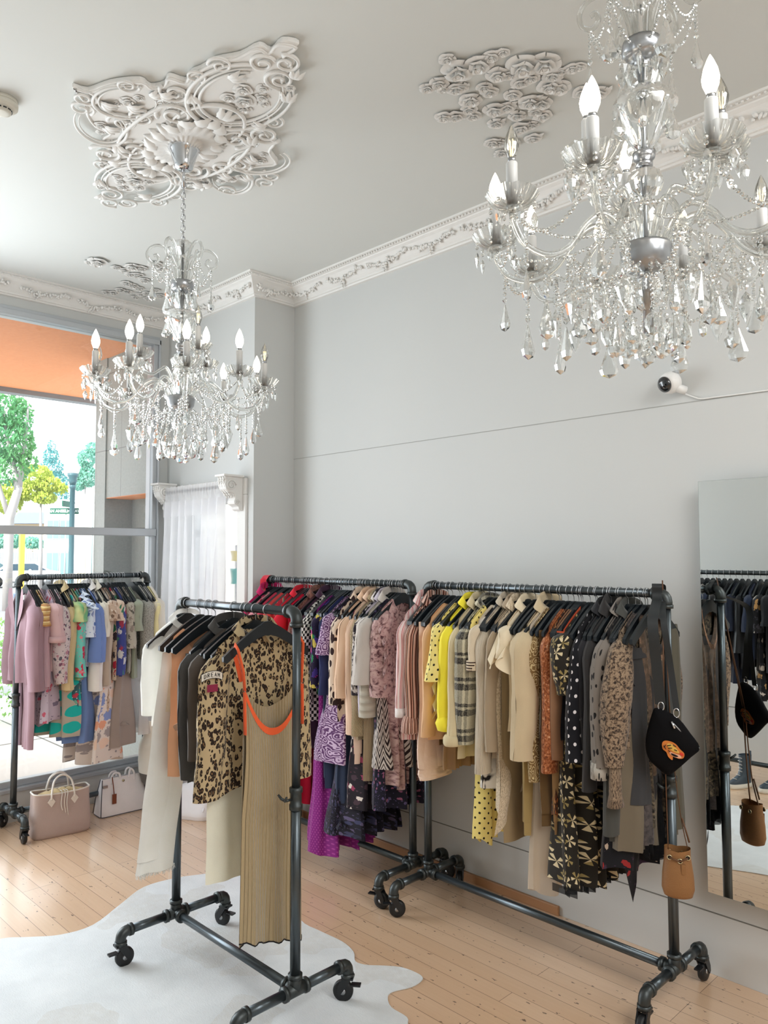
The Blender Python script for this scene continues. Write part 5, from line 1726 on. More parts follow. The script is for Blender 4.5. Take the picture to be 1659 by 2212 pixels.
extra(t, 'ruffle_sleeve', MB().add(*grid(lambda u, v: (.175+.085*v*(1+.25*sin(u*12)), -.04+.11*u+.02*v*sin(u*16), -.16-.12*v*(1+.25*sin(u*9))-.03*u, (u*.2, v*.15)), 30, 8)), cream)
t = A('dress', 'long sheer cream dress reaching lowest behind the beige coat', 'dress', 1140, 1926, shr, kind='dress', hw=.165, ww=.14, th=.034, pleat=6, hem=.012)
t = A('trousers', 'olive khaki trousers hanging under the beige coat', 'trousers', 1122, 1806, khakip, kind='folded', hw=.09, xo=.085, th=.02)
t = A('coat', 'beige camel coat with wide sleeve in the middle of the right rack', 'coat', 1132, 1600, beige, slp=1636, sleeves=dict(r0=(.078, .054), r1=(.062, .048), out=.03), th=.04, nw=.07, df=.03, collar=dict(h=.045))
t = A('jacket', 'embroidered brown brocade jacket right of the beige coat', 'jacket', 1148, 1660, embr, slp=1688, sleeves=dict(r0=(.04, .02), r1=(.036, .02), out=.0), th=.014)
t = A('trousers', 'dark mustard velvet trousers beside the embroidered jacket', 'trousers', 1160, 1786, brv, kind='folded', hw=.12, xo=.06, th=.022)
t = A('blouse', 'rust coloured sequin blouse with long narrow sleeve', 'blouse', 1180, 1640, rust, slp=1668, sleeves=dict(r0=(.045, .028), r1=(.042, .03), out=.0), th=.018)
t = A('dress', 'rust floral dress showing below the cocoa cardigan', 'dress', 1190, 1768, rustfl, kind='dress', hw=.17, ww=.14, th=.02, hem=.012)
t = A('trousers', 'tan trousers hanging below the rust floral dress', 'trousers', 1186, 1806, plain('tan_wool', 150, 118, 80), kind='folded', hw=.1, xo=.07, th=.016)
t = A('cardigan', 'cocoa brown cardigan between the rust blouse and orange top', 'cardigan', 1196, 1640, brk, slp=1640, sleeves=dict(r0=(.042, .024), r1=(.036, .022), out=-.004), th=.016)
t = A('top', 'rust orange top with a dark lower half', 'top', 1208, 1600, plain('dark_navy_jersey', 24, 26, 36), th=.014)
extra(t, 'yoke', MB().add(*grid(lambda u, v: (.06+.128*u, .014, zh(.06+.128*u)+.012-.11*v, (u, v)), 10, 5)).add(*grid(lambda u, v: (.188+.004*v, .016-.032*u, zh(.188)+.006-.085*v, (u, v)), 4, 5)), orng)
t = A('dress', 'long black dress with cream pinwheel print and balloon sleeve', 'dress', 1216, 1918, pinw, kind='dress', slp=1500, sleeves=dict(r0=(.05, .036), r1=(.028, .022), out=.02, puff=.65), hw=.205, ww=.16, th=.04, pleat=8, hem=.010, nw=.07)
extra(t, 'sheer_hem', MB().add(*grid(lambda u, v: ((u*2-1)*.208, .055*(1-abs(u*2-1)**3)+.022*(abs(((u*16) % 1)-.5)*4-1)+.0, zA(1222, 1912)-1.5-.03*v+.006*sin(u*30), (u, v)), 60, 3)).add(*grid(lambda u, v: (.2085, -.055+.11*u, zA(1222, 1912)-1.5-.03*v, (u, v)), 8, 3)), blkchif)
t = A('dress', 'black dress with small white daisies beside the pinwheel dress', 'dress', 1243, 1640, blkfl, kind='dress', slp=1640, sleeves=dict(r0=(.042, .026), r1=(.05, .034), out=.03), hw=.17, ww=.15, th=.024, pleat=5)
t = A('cardigan', 'plain black cardigan right of the daisy dress', 'cardigan', 1259, 1620, blk, slp=1650, sleeves=dict(r0=(.042, .022), r1=(.036, .022), out=.0), th=.016, collar=True)
t = A('coat', 'off black wool coat with a stand collar', 'coat', 1274, 1700, blk2, slp=1705, sleeves=dict(r0=(.05, .028), r1=(.036, .024), out=.03), th=.02, collar=dict(h=.05))
t = A('dress', 'long black floral dress with a pointed scarf hem', 'dress', 1308, 1880, bfl, kind='dress', hw=.17, ww=.14, th=.03, hem=.02, pleat=5)
extra(t, 'scarf_point', MB().add(*grid(lambda u, v: (.10+.05*u*(1-v)-.03*v-.10*(1-u)*(1-v), .03+.01*sin(u*4), zA(1325, 1850)-1.5-.20*v*(.2+.8*u), (u*.1, v*.2)), 8, 12)), bfl)
t = A('blouse', 'grey leopard spotted blouse left of the snake print blouse', 'blouse', 1300, 1620, gleo, slp=1650, sleeves=dict(r0=(.05, .032), r1=(.05, .036), out=.035, puff=.15), th=.018, collar=True)
extra(t, 'spotted_cuff', cuff(1, .185, zA(1315, 1662)-1.5, rx=.046, ry=.034, h=.06, out=.035), fab('cuff_leopard', pt_spots, S(176, 170, 160), S(18, 16, 16), sc=52, r=.40))
t = A('cardigan', 'long dark grey cardigan between the two animal print blouses', 'cardigan', 1312, 1820, dgrey, slp=1800, sleeves=dict(r0=(.045, .024), r1=(.044, .028), out=.01), th=.02, collar=True)
t = A('skirt', 'warm grey wool skirt hanging below the snake print sleeve', 'skirt', 1332, 1842, tskirt, kind='skirt', hw=.18, th=.03, flat=-.35)
t = A('blouse', 'brown snake print blouse with a full gathered sleeve', 'blouse', 1331, 1620, snake, slp=1650, sleeves=dict(r0=(.05, .034), r1=(.04, .03), out=.045, puff=.6), th=.02, nw=.065)
extra(t, 'cuff', MB().add(*lathe([(.03, .02), (.028, -.03), (.03, -.10), (.04, -.14), (.036, -.14)], 14, flat=.7), mtx=TM((.222, 0, zA(1346, 1655)-1.5))), snake)
t = A('dress', 'mottled grey tweed dress near the right end of the rack', 'dress', 1338, 1832, ltweed, kind='dress', hw=.15, ww=.14, th=.024, sw=.15)
t = A('skirt', 'black sheer layered skirt with an uneven hem near the right end', 'skirt', 1341, 1868, blkchif, kind='skirt', hw=.13, th=.02, pleat=7, hem=.015, flat=-.3, xo=-.04)
t = A('dress', 'dark snake print dress behind the bronze top', 'dress', 1345, 1800, dsnake, kind='dress', hw=.13, ww=.12, th=.020, sw=.14, xo=-.03)
t = A('top', 'bronze brown shimmering top with a sequin neckline', 'top', 1354, 1690, bronze, th=.016, nw=.085, df=.16, sw=.115, hw=.085, xo=-.01)
extra(t, 'sequin_neckline', MB().add(*grid(lambda u, v: ((u*2-1)*.085-.01, .020+.008*(1-(u*2-1)**2), zh(.085)-.16*(1-(u*2-1)**2)**.65+.012-.022*v, (u*.2, v*.03)), 24, 2)), sequin)
t = A('skirt', 'charcoal jersey skirt clipped on the last hanger at the right end', 'skirt', 1350, 1745, charc, kind='skirt', hw=.145, ww=.14, th=.016, flat=-.20)
t = A('cardigan', 'long olive grey knit wrap behind the right post of the long rack', 'cardigan', 1358, 1835, olive, kind='folded', hw=.05, xo=-.15, th=.02, flat=-.13)
# hangers
rr = random.Random(11)
hk = [75, 100, 115, 130, 155, 195, 220, 265, 280, 300, 330, 365, 405, 420, 455, 490, 535, 550, 575, 620, 650, 680, 735, 775, 800, 835, 880, 895, 935, 970, 1000, 1015, 1025, 1070, 1105, 1115, 1160, 1185, 1200, 1240, 1255, 1305, 1350, 1380, 1410, 1425]
for k, h_ in enumerate(hk):
    x = on(900+h_/2.86, 1222+46/2.86+(h_/1659)*22, 1, RY['A'])[0]
    x = min(max(x, 1.515), 2.60)
    hanger('A', x, 'black hanger in the tightly packed row on the long right rack', 'hangers on the long right rack', rr.uniform(-.06, .10))
hanger('A', 2.628, 'black hanger jutting out past the right post of the long rack', 'end hanger', .0)
# ================================================================== rack B (corner)
def B(name, label, cat, px, py, mat, **k):
    if 'slp' in k:
        k['sl'] = zB(px, k.pop('slp'))
    return G('B', name, label, cat, sB(px), max(.05, zB(px, py)), mat, group=GB_, seed=px*.211, **k)
mag = plain('magenta_crepe', 196, 36, 100); red = plain('bright_red', 222, 38, 58); coral = plain('coral_crepe', 226, 84, 84)
pinkfl = fab('pink_floral', pt_floral, S(224, 150, 160), [S(190, 40, 80), S(240, 220, 220), S(90, 120, 90)], sc=30)
rose = plain('rose_knit', 206, 70, 96)
stripeT = fab('red_teal_stripe', pt_stripe, [(0, S(210, 50, 70)), (.4, S(60, 150, 120)), (.5, S(226, 170, 150)), (.62, S(210, 60, 80))], period=.07)
brpr = fab('brown_print', pt_mottle, [(.4, S(90, 56, 52)), (.6, S(150, 104, 92))], sc=40)
plum = plain('plum_wool', 66, 40, 62); mauvebr = plain('mauve_brown', 112, 76, 80)
ging = fab('black_white_gingham', pt_check, S(30, 28, 30), S(230, 226, 220), sc=60)
dkfl = fab('dark_jewel_floral', pt_floral, S(34, 24, 52), [S(170, 40, 120), S(40, 130, 80), S(210, 190, 90), S(70, 50, 130)], sc=20, r=.42)
purp = fab('purple_dot_chiffon', pt_dots, S(126, 24, 116), S(160, 60, 140), sc=60, r=.25, rough=.7)
navy = plain('slate_navy', 52, 62, 88); navyp = plain('dark_navy', 36, 42, 60); navypl = plain('navy_pleat', 44, 54, 76)
purfl = fab('purple_paisley', pt_scroll, S(196, 170, 196), S(92, 54, 98), sc=26, w_=.55)
blkr = fab('black_ruffle_print', pt_floral, S(24, 20, 32), [S(60, 60, 90), S(40, 40, 60), S(90, 80, 110)], sc=44, r=.40)
brleo = fab('brown_cream_animal', pt_spots, S(226, 206, 186), S(52, 34, 34), sc=36, r=.42, st=(1, .6, 1))
nude = plain('nude_crepe', 226, 190, 160); blush = plain('blush_wool', 232, 198, 172)
cable = plain('mustard_cable_knit', 192, 168, 128, bump=('cable', 36, .007), sheen=.4)
blusht = plain('pale_blush_twill', 238, 210, 192)
dkpr = fab('dark_bloom_print', pt_floral, S(30, 22, 30), [S(150, 60, 90), S(226, 214, 204), S(70, 50, 60)], sc=24, r=.34)
cord = plain('tan_corduroy', 182, 158, 126, bump=('rib', 120, .002))
chev = fab('brown_chevron', pt_chevron, [(0, S(44, 32, 34)), (.3, S(206, 196, 188)), (.55, S(70, 54, 50)), (.7, S(206, 196, 188))], period=.06, zig=.07)
lil = plain('lilac_grey_cotton', 196, 188, 200); silv = plain('silver_quilt', 186, 178, 162, bump=('quilt', 28, .012), rough=.4)
lgrey = plain('light_grey_wool', 196, 188, 180, bump=('n', 300, .001))
nvfl = fab('navy_ditsy_floral', pt_floral, S(26, 24, 40), [S(150, 90, 120), S(90, 80, 120)], sc=40, r=.3)
mauv = fab('mauve_snake_print', pt_mottle, [(.36, S(84, 52, 58)), (.46, S(176, 140, 138)), (.6, S(206, 176, 170)), (.72, S(150, 112, 116))], sc=40, detail=4)
wrp = fab('white_black_print', pt_mottle, [(.45, S(220, 212, 206)), (.52, S(50, 44, 52))], sc=40, detail=2)

o = MB().add(*grid(lambda u, v: (.135-.03+.06*u+.012*sin(v*9), RY['B']+(.034*cos(min(1, v*6)*pi)*-1 if v < .17 else .034+.01*sin(u*6+v*8))*-1, 1.5+.026*sin(min(1, v*6)*pi)-max(0, v-.17)*.62, (u*.06, v)), 10, 40)).build('red_scarf', plain('crimson_scarf', 196, 44, 62), None)
tag(o, 'crimson scarf tied over the left end of the corner rack bar', 'scarf')
t = B('blouse', 'magenta blouse at the far left of the corner rack', 'blouse', 528, 1560, mag, slp=1560, collar=dict(h=.04), th=.026)
t = B('blouse', 'pink floral blouse beside the magenta blouse', 'blouse', 545, 1540, pinkfl, slp=1500, th=.022)
t = B('sweater', 'dark rose knit sweater between pink floral and coral', 'sweater', 560, 1540, rose, slp=1560, th=.022)
t = B('blouse', 'coral blouse on the corner rack, left of the striped dress', 'blouse', 572, 1540, coral, slp=1540, th=.022)
t = B('dress', 'red dress with a teal stripe on the corner rack', 'dress', 586, 1700, stripeT, kind='dress', th=.026, hw=.17)
t = B('blouse', 'bright red blouse with a raised shoulder', 'blouse', 600, 1560, red, slp=1540, th=.024, collar=dict(h=.03))
t = B('dress', 'long red dress whose hem shows behind the front rack post', 'dress', 618, 1742, plain('scarlet_crepe', 206, 24, 60), kind='dress', th=.035, hw=.18)
t = B('shirt', 'brown printed shirt right of the red blouse', 'shirt', 636, 1600, brpr, slp=1590, th=.02, collar=True)
t = B('cardigan', 'mauve brown cardigan beside the printed shirt', 'cardigan', 645, 1600, mauvebr, slp=1590, th=.018)
t = B('jacket', 'plum jacket right of the brown printed shirt', 'jacket', 656, 1620, plum, slp=1600, th=.02, collar=True)
t = B('shirt', 'black and white gingham shirt glimpsed beside the leopard jacket', 'shirt', 663, 1560, ging, slp=1520, th=.014)
t = B('dress', 'long magenta purple pleated dress with tiny dots reaching the floor', 'dress', 680, 1838, purp, kind='dress', th=.045, prof=[(0, .185, .006), (.12, .17, .02), (.4, .17, .03), (.7, .20, .06), (1, .22, .085)], pleat=9, hem=.008)
t = B('blouse', 'dark jewel floral blouse over the purple pleated dress', 'blouse', 684, 1500, dkfl, slp=1485, th=.022, sleeves=dict(r0=(.05, .034), r1=(.05, .034), out=.0))
t = B('trousers', 'slate navy wide trousers left of the purple paisley dress', 'trousers', 700, 1704, navy, kind='folded', hw=.12, xo=.07, th=.030)
t = B('blouse', 'dark navy satin blouse behind the purple paisley dress', 'blouse', 703.2, 1560, plain('dark_navy_satin', 40, 48, 92, rough=.4), slp=1500, th=.02)
t = B('dress', 'long black print dress with a ruffled hem', 'dress', 722.4, 1808, blkr, kind='dress', th=.042, prof=[(0, .185, .006), (.12, .17, .02), (.4, .15, .025), (.7, .18, .05), (1, .205, .095)], hem=.012, pleat=8)
extra(t, 'ruffle', ruffle([(.18, .03, zB(722, 1770)-1.5), (.06, .07, zB(722, 1770)-1.5), (-.06, .07, zB(722, 1770)-1.5), (-.18, .03, zB(722, 1770)-1.5)], .05, .03, fr=9), blkr)
t = B('skirt', 'navy pleated skirt below the purple paisley dress', 'skirt', 728.8, 1744, navypl, kind='skirt', th=.032, hw=.18, pleat=12, flat=-.3)
t = B('dress', 'short sleeved purple paisley dress in the middle of the corner rack', 'dress', 712.8, 1648, purfl, kind='dress', slp=1412, sleeves=dict(r0=(.052, .036), r1=(.066, .055), out=.03), prof=[(0, .185, .006), (.12, .178, .02), (.33, .165, .026), (.55, .19, .06), (1, .215, .105)], pleat=6, nw=.07)
t = B('blouse', 'brown and cream animal print blouse with a gathered cuff', 'blouse', 728.8, 1560, brleo, slp=1520, sleeves=dict(r0=(.045, .03), r1=(.05, .036), out=.02, puff=.15), th=.022, collar=True)
t = B('dress', 'long dark bloom print dress below the blush trousers', 'dress', 757.6, 1752, dkpr, kind='dress', th=.035, hw=.18, ww=.15, pleat=5)
t = B('shirt', 'nude shirt with a buttoned cuff right of the animal print blouse', 'shirt', 746.4, 1500, nude, slp=1505, sleeves=dict(r0=(.056, .036), r1=(.05, .036), out=.03), th=.026, collar=dict(h=.035))
extra(t, 'cuff_button', MB().add(*lathe([(0, -.002), (.007, -.002), (.007, .002), (0, .002)], 12), mtx=TM((.205, .038, zB(746, 1485)-1.5), (pi/2, 0, 0))), simple('horn_button', S(206, 176, 140), .4))
t = B('cardigan', 'long blush cardigan to the right of the nude shirt', 'cardigan', 758.4, 1592, blush, slp=1585, sleeves=dict(r0=(.05, .03), r1=(.048, .034), out=.0), th=.024, collar=dict(h=.03))
t = B('trousers', 'pale blush trousers hanging below the blush cardigan', 'trousers', 760.8, 1652, blusht, kind='folded', hw=.10, xo=.08, th=.022)
t = B('cardigan', 'beige cable knit cardigan with diagonal ribs', 'cardigan', 768.8, 1600, cable, slp=1590, sleeves=dict(r0=(.052, .036), r1=(.046, .032), out=-.01), th=.026, collar=dict(h=.03))
t = B('trousers', 'tan corduroy trousers left of the chevron skirt', 'trousers', 778.4, 1690, cord, kind='folded', hw=.11, xo=.06, th=.028)
t = B('blouse', 'white and black print blouse behind the lilac shirt', 'blouse', 775.2, 1540, wrp, slp=1500, th=.018, collar=True)
t = B('shirt', 'lilac grey cotton shirt beside the light grey jacket', 'shirt', 783.2, 1550, lil, slp=1548, sleeves=dict(r0=(.045, .028), r1=(.042, .028), out=.0), th=.02, collar=True)
t = B('skirt', 'brown and cream chevron skirt below the quilted jacket', 'skirt', 800.8, 1662, chev, kind='skirt', th=.05, hw=.18, flat=-.4)
t = B('puffer_jacket', 'silver quilted jacket sleeve showing under the light grey jacket', 'jacket', 789.6, 1540, silv, slp=1548, sleeves=dict(r0=(.05, .036), r1=(.052, .042), out=.0), th=.026)
t = B('jacket', 'light grey wide sleeved jacket near the right end of the corner rack', 'jacket', 791.2, 1520, lgrey, slp=1475, sleeves=dict(r0=(.062, .042), r1=(.075, .055), out=.03), th=.03, collar=dict(h=.04))
t = B('dress', 'long navy ditsy floral dress near the right end', 'dress', 800, 1752, nvfl, kind='dress', th=.035, hw=.18, ww=.15, pleat=5)
t = B('trousers', 'lilac grey trousers behind the mauve print dress', 'trousers', 803, 1640, lil, kind='folded', hw=.10, xo=.0, th=.022)
t = B('dress', 'mauve snake print dress with draped sleeves at the right end of the corner rack', 'dress', 811, 1706, mauv, kind='dress', slp=1505, sleeves=dict(r0=(.05, .036), r1=(.07, .05), out=.0, puff=.15), th=.03, hw=.15, ww=.13, sw=.16, pleat=5, hem=.012)
extra(t, 'ruffle', ruffle([(.17, .03, -.18), (.15, .05, -.28), (.16, .05, -.40), (.13, .04, -.50)], .06, .03, fr=5), mauv)
rr = random.Random(12)
hb = [215, 262, 280, 300, 345, 360, 375, 415, 432, 495, 508, 520, 540, 552, 572, 590, 600, 614, 628, 655, 670, 722, 765, 785, 800, 815, 830, 855, 870, 882, 905, 918, 932, 955, 990, 1032, 1045, 1060, 1085, 1110, 1165, 1200, 1240, 1285, 1320, 1340, 1360, 1395, 1420, 1440]
for k, h_ in enumerate(hb):
    x = on(540+h_/4.366, 1220+140/4.366+(h_/1659)*8, 1, RY['B'])[0]
    x = min(max(x, .19), 1.30)
    hanger('B', x, 'black hanger in the tightly packed row on the corner rack', 'hangers on the corner rack', rr.uniform(-.05, .10))

# ================================================================== rack D (window)
def D(name, label, cat, px, py, mat, **k):
    if 'slp' in k:
        k['sl'] = zD(px, k.pop('slp'))
    return G('D', name, label, cat, sD(px), zD(px, py), mat, group=GD, seed=px*.313+2, **k)
mauve = plain('mauve_suiting', 154, 124, 132); gold = fab('gold_plaid', pt_stripe, [(0, S(206, 170, 110)), (.4, S(236, 214, 160)), (.6, S(180, 130, 80))], period=.03, axis=1)
pinkrib = plain('pink_rib', 206, 172, 182, bump=('rib', 120, .001)); blsh = plain('dusty_blush', 206, 170, 170)
pfl = fab('grey_pink_floral', pt_floral, S(202, 188, 188), [S(120, 80, 100), S(180, 130, 140), S(90, 90, 100)], sc=34, r=.34)
lfl = fab('lilac_floral', pt_floral, S(190, 176, 190), [S(70, 60, 80), S(190, 90, 110), S(120, 110, 130)], sc=24, r=.32)
bge = plain('sand_linen', 206, 184, 140); tied = fab('green_tie_dye', pt_mottle, [(.35, S(110, 170, 120)), (.55, S(206, 200, 140)), (.7, S(220, 190, 150))], sc=7, detail=1)
tqb = fab('turquoise_band_print', pt_bands, S(176, 168, 154), S(30, 176, 168))
tqf = fab('turquoise_floral', pt_floral, S(120, 208, 196), [S(206, 60, 90), S(120, 208, 196), S(230, 130, 140)], sc=22, r=.36)
dteal = fab('teal_garden_print', pt_floral, S(60, 100, 110), [S(190, 60, 80), S(120, 170, 150), S(200, 200, 200)], sc=26, r=.4)
lbl = fab('pale_blue_floral', pt_floral, S(216, 226, 240), [S(100, 130, 190), S(140, 150, 190)], sc=22, r=.32)
peri = plain('periwinkle', 110, 134, 190); wht = plain('white_cotton', 230, 226, 222); crmw = plain('ivory_knit', 226, 220, 204)
dblue = plain('soft_denim_blue', 110, 136, 186)
bg2 = plain('stone_linen', 184, 168, 152); nfl = fab('nude_lace_floral', pt_floral, S(190, 166, 146), [S(120, 96, 80), S(220, 206, 190), S(150, 120, 100)], sc=38, r=.42)
scarfp = fab('coral_blue_scarf_print', pt_floral, S(222, 210, 202), [S(226, 160, 130), S(130, 146, 196), S(230, 200, 180), S(160, 150, 150)], sc=13, r=.42)
rgfl = fab('red_green_floral', pt_floral, S(210, 188, 166), [S(170, 40, 60), S(40, 110, 80), S(60, 50, 60)], sc=16, r=.42)
nred = fab('navy_red_tropical', pt_floral, S(64, 74, 140), [S(160, 60, 80), S(70, 140, 100), S(200, 200, 200)], sc=14, r=.36)
tier = plain('taupe_crepe', 152, 138, 130); grpr = fab('grey_botanical', pt_floral, S(178, 172, 158), [S(90, 88, 80), S(140, 130, 120)], sc=24, r=.4)
sage = plain('sage_jersey', 150, 156, 138); marl = fab('grey_marl', pt_mottle, [(.35, S(110, 110, 104)), (.6, S(176, 174, 166))], sc=160, detail=3, bump=('n', 200, .002))
gauze = plain('white_gauze', 232, 230, 230, sheer=.35); lace = plain('white_lace', 238, 232, 226, sheer=.3); pyel = plain('pale_yellow', 228, 218, 168)
t = D('trousers', 'mauve suit trousers hanging below the mauve blazer', 'trousers', 83, 1622, mauve, kind='trousers', ww=.17, lw=.07, th=.02, flat=-.2)
t = D('blazer', 'mauve blazer with open lapels at the left end of the window rack', 'blazer', 79, 1478, mauve, slp=1492, sleeves=dict(r0=(.066, .05), r1=(.052, .045), out=.02), th=.04, nw=.07, df=.22, sw=.185)
for sg in (-1, 1):
    lp = MB().add(*grid(lambda u, v: (sg*(.012+.075*sin(pi*min(1, .15+v*.85))*(u)+.065*(1-v)**1.2), -.045-.006*u, zh(.07)+.01-.25*v, (u, v)), 6, 14))
    extra(t, 'lapel', lp, mauve)
extra(t, 'care_label', MB().add(*bbox(-.02, .02, .0, .004, -.135, -.105)), plain('label_white', 235, 232, 230), False)
t = D('top', 'gold plaid short sleeved top beside the mauve blazer', 'top', 96, 1440, gold, slp=1352, th=.02, sleeves=dict(r0=(.045, .03), r1=(.05, .036), out=.02))
t = D('t_shirt', 'pink ribbed long top right of the mauve blazer', 'top', 102, 1490, pinkrib, slp=1484, sleeves=dict(r0=(.042, .03), r1=(.036, .028), out=-.01), th=.02)
t = D('blouse', 'dusty blush blouse with a rolled sleeve', 'blouse', 122, 1450, blsh, slp=1385, sleeves=dict(r0=(.055, .04), r1=(.06, .045), out=.03), th=.024)
extra(t, 'rolled_cuff', cuff(1, .185, zD(122, 1380)-1.515, rx=.056, ry=.046, h=.035, out=.03), blsh)
t = D('dress', 'lilac floral dress with hem below the blush blouse', 'dress', 118, 1565, lfl, kind='dress', th=.035, hw=.17, ww=.15, hem=.015)
t = D('blouse', 'grey pink ditsy floral blouse with a balloon sleeve', 'blouse', 136, 1480, pfl, slp=1475, sleeves=dict(r0=(.05, .036), r1=(.045, .034), out=.01, puff=.35), th=.024)
t = D('shirt', 'sand linen long shirt right of the floral blouse', 'shirt', 154, 1495, bge, slp=1490, sleeves=dict(r0=(.046, .034), r1=(.044, .034), out=-.005), th=.022, collar=True)
t = D('dress', 'grey dress with big turquoise circles low on the window rack', 'dress', 166, 1592, tqb, kind='dress', th=.05, hw=.18, ww=.15, pleat=4)
t = D('top', 'green and yellow tie dye short sleeved top', 'top', 172, 1470, tied, slp=1342, sleeves=dict(r0=(.05, .036), r1=(.062, .048), out=.03), th=.02)
t = D('blouse', 'turquoise blouse with red flowers beside the tie dye top', 'blouse', 178, 1470, tqf, slp=1462, sleeves=dict(r0=(.045, .032), r1=(.044, .034), out=-.005), th=.022)
t = D('dress', 'teal garden print dress behind the turquoise blouse', 'dress', 184, 1542, dteal, kind='dress', th=.03, hw=.17, ww=.14)
t = D('dress', 'soft blue dress reaching low beside the turquoise circles', 'dress', 190, 1606, dblue, kind='dress', th=.035, hw=.17, ww=.14, pleat=4)
t = D('blouse', 'pale blue floral blouse with a ruffled shoulder', 'blouse', 196, 1440, lbl, slp=1375, sleeves=dict(r0=(.045, .034), r1=(.05, .04), out=.02), th=.024)
extra(t, 'ruffle', ruffle([(.10, -.02, -.08), (.16, -.03, -.12), (.2, -.02, -.15), (.215, .0, -.18)], .05, .035, fr=4), lbl)
t = D('jacket', 'periwinkle blue wide sleeved jacket on the window rack', 'jacket', 210, 1450, peri, slp=1428, sleeves=dict(r0=(.055, .042), r1=(.07, .05), out=.03), th=.026)
t = D('blouse', 'white cotton blouse hanging below the periwinkle jacket', 'blouse', 214, 1480, wht, slp=1492, sleeves=dict(r0=(.05, .038), r1=(.055, .042), out=-.01), th=.026, collar=True)
t = D('cardigan', 'ivory knit cardigan right of the periwinkle jacket', 'cardigan', 226, 1450, crmw, slp=1375, sleeves=dict(r0=(.045, .034), r1=(.045, .034), out=.01), th=.022, collar=True)
t = D('shirt', 'stone linen shirt between the ivory cardigan and lace dress', 'shirt', 236, 1482, bg2, slp=1480, sleeves=dict(r0=(.044, .03), r1=(.04, .03), out=-.01), th=.022)
t = D('dress', 'coral and blue scarf print dress with the lowest hem on the window rack', 'dress', 238, 1646, scarfp, kind='dress', th=.06, hw=.19, ww=.15, pleat=6, hem=.012)
t = D('dress', 'nude lace floral dress over the coral scarf print dress', 'dress', 244, 1538, nfl, kind='dress', slp=1340, th=.03, hw=.165, ww=.14, sleeves=dict(r0=(.045, .034), r1=(.055, .042), out=.02))
t = D('blouse', 'red and green floral blouse in the right half of the window rack', 'blouse', 256, 1470, rgfl, slp=1340, th=.026, sleeves=dict(r0=(.045, .034), r1=(.05, .04), out=.01))
t = D('blouse', 'navy tropical print blouse with red stripe beside the taupe dress', 'blouse', 266, 1462, nred, slp=1458, th=.02, sleeves=dict(r0=(.042, .03), r1=(.04, .03), out=-.015))
t = D('dress', 'taupe tiered sleeveless dress reaching low by the grey jacket', 'dress', 272, 1612, tier, kind='dress', th=.045, hw=.19, ww=.14, pleat=5, sw=.16)
extra(t, 'tier', ruffle([(.185, .02, zD(272, 1560)-1.515), (.05, -.055, zD(272, 1560)-1.515), (-.08, -.055, zD(272, 1560)-1.515), (-.18, -.02, zD(272, 1560)-1.515)], .03, .018, fr=9), tier)
t = D('blouse', 'grey botanical print blouse left of the sage top', 'blouse', 284, 1455, grpr, slp=1400, th=.022, sleeves=dict(r0=(.045, .034), r1=(.045, .034), out=.0))
t = D('t_shirt', 'sage green short sleeved top left of the grey marl jacket', 'top', 297, 1466, sage, slp=1362, th=.024, sleeves=dict(r0=(.046, .034), r1=(.052, .04), out=.01))
t = D('jacket', 'grey marl wool jacket near the right end of the window rack', 'jacket', 322, 1425, marl, slp=1434, th=.034, sleeves=dict(r0=(.055, .044), r1=(.05, .042), out=.0), nw=.06, df=.02)
t = D('dress', 'long white gauze dress hanging below the grey marl jacket', 'dress', 330, 1585, gauze, kind='dress', th=.05, hw=.18, ww=.14, pleat=5)
t = D('top', 'pale yellow top behind the grey marl jacket', 'top', 338, 1420, pyel, slp=1400, th=.02)
t = D('blouse', 'white lace blouse at the right end of the window rack', 'blouse', 344, 1430, lace, slp=1380, th=.024, sleeves=dict(r0=(.05, .04), r1=(.06, .045), out=.02))
rr = random.Random(13)
hd_ = [250, 290, 318, 345, 375, 490, 505, 520, 540, 560, 590, 610, 640, 680, 700, 715, 735, 755, 770, 790, 820, 850, 885, 925, 965, 1000, 1025, 1040, 1080, 1130, 1170, 1200, 1230, 1250, 1280, 1300, 1395, 1440, 1470, 1490]
for h_ in hd_:
    y = on(h_/4.879, 1245-(h_/1659)*14, 0, DX)[1]
    hanger('D', min(max(y, -1.375), -.64), 'black hanger in the row on the rack before the shop window', 'hangers on the window rack', rr.uniform(-.05, .08))

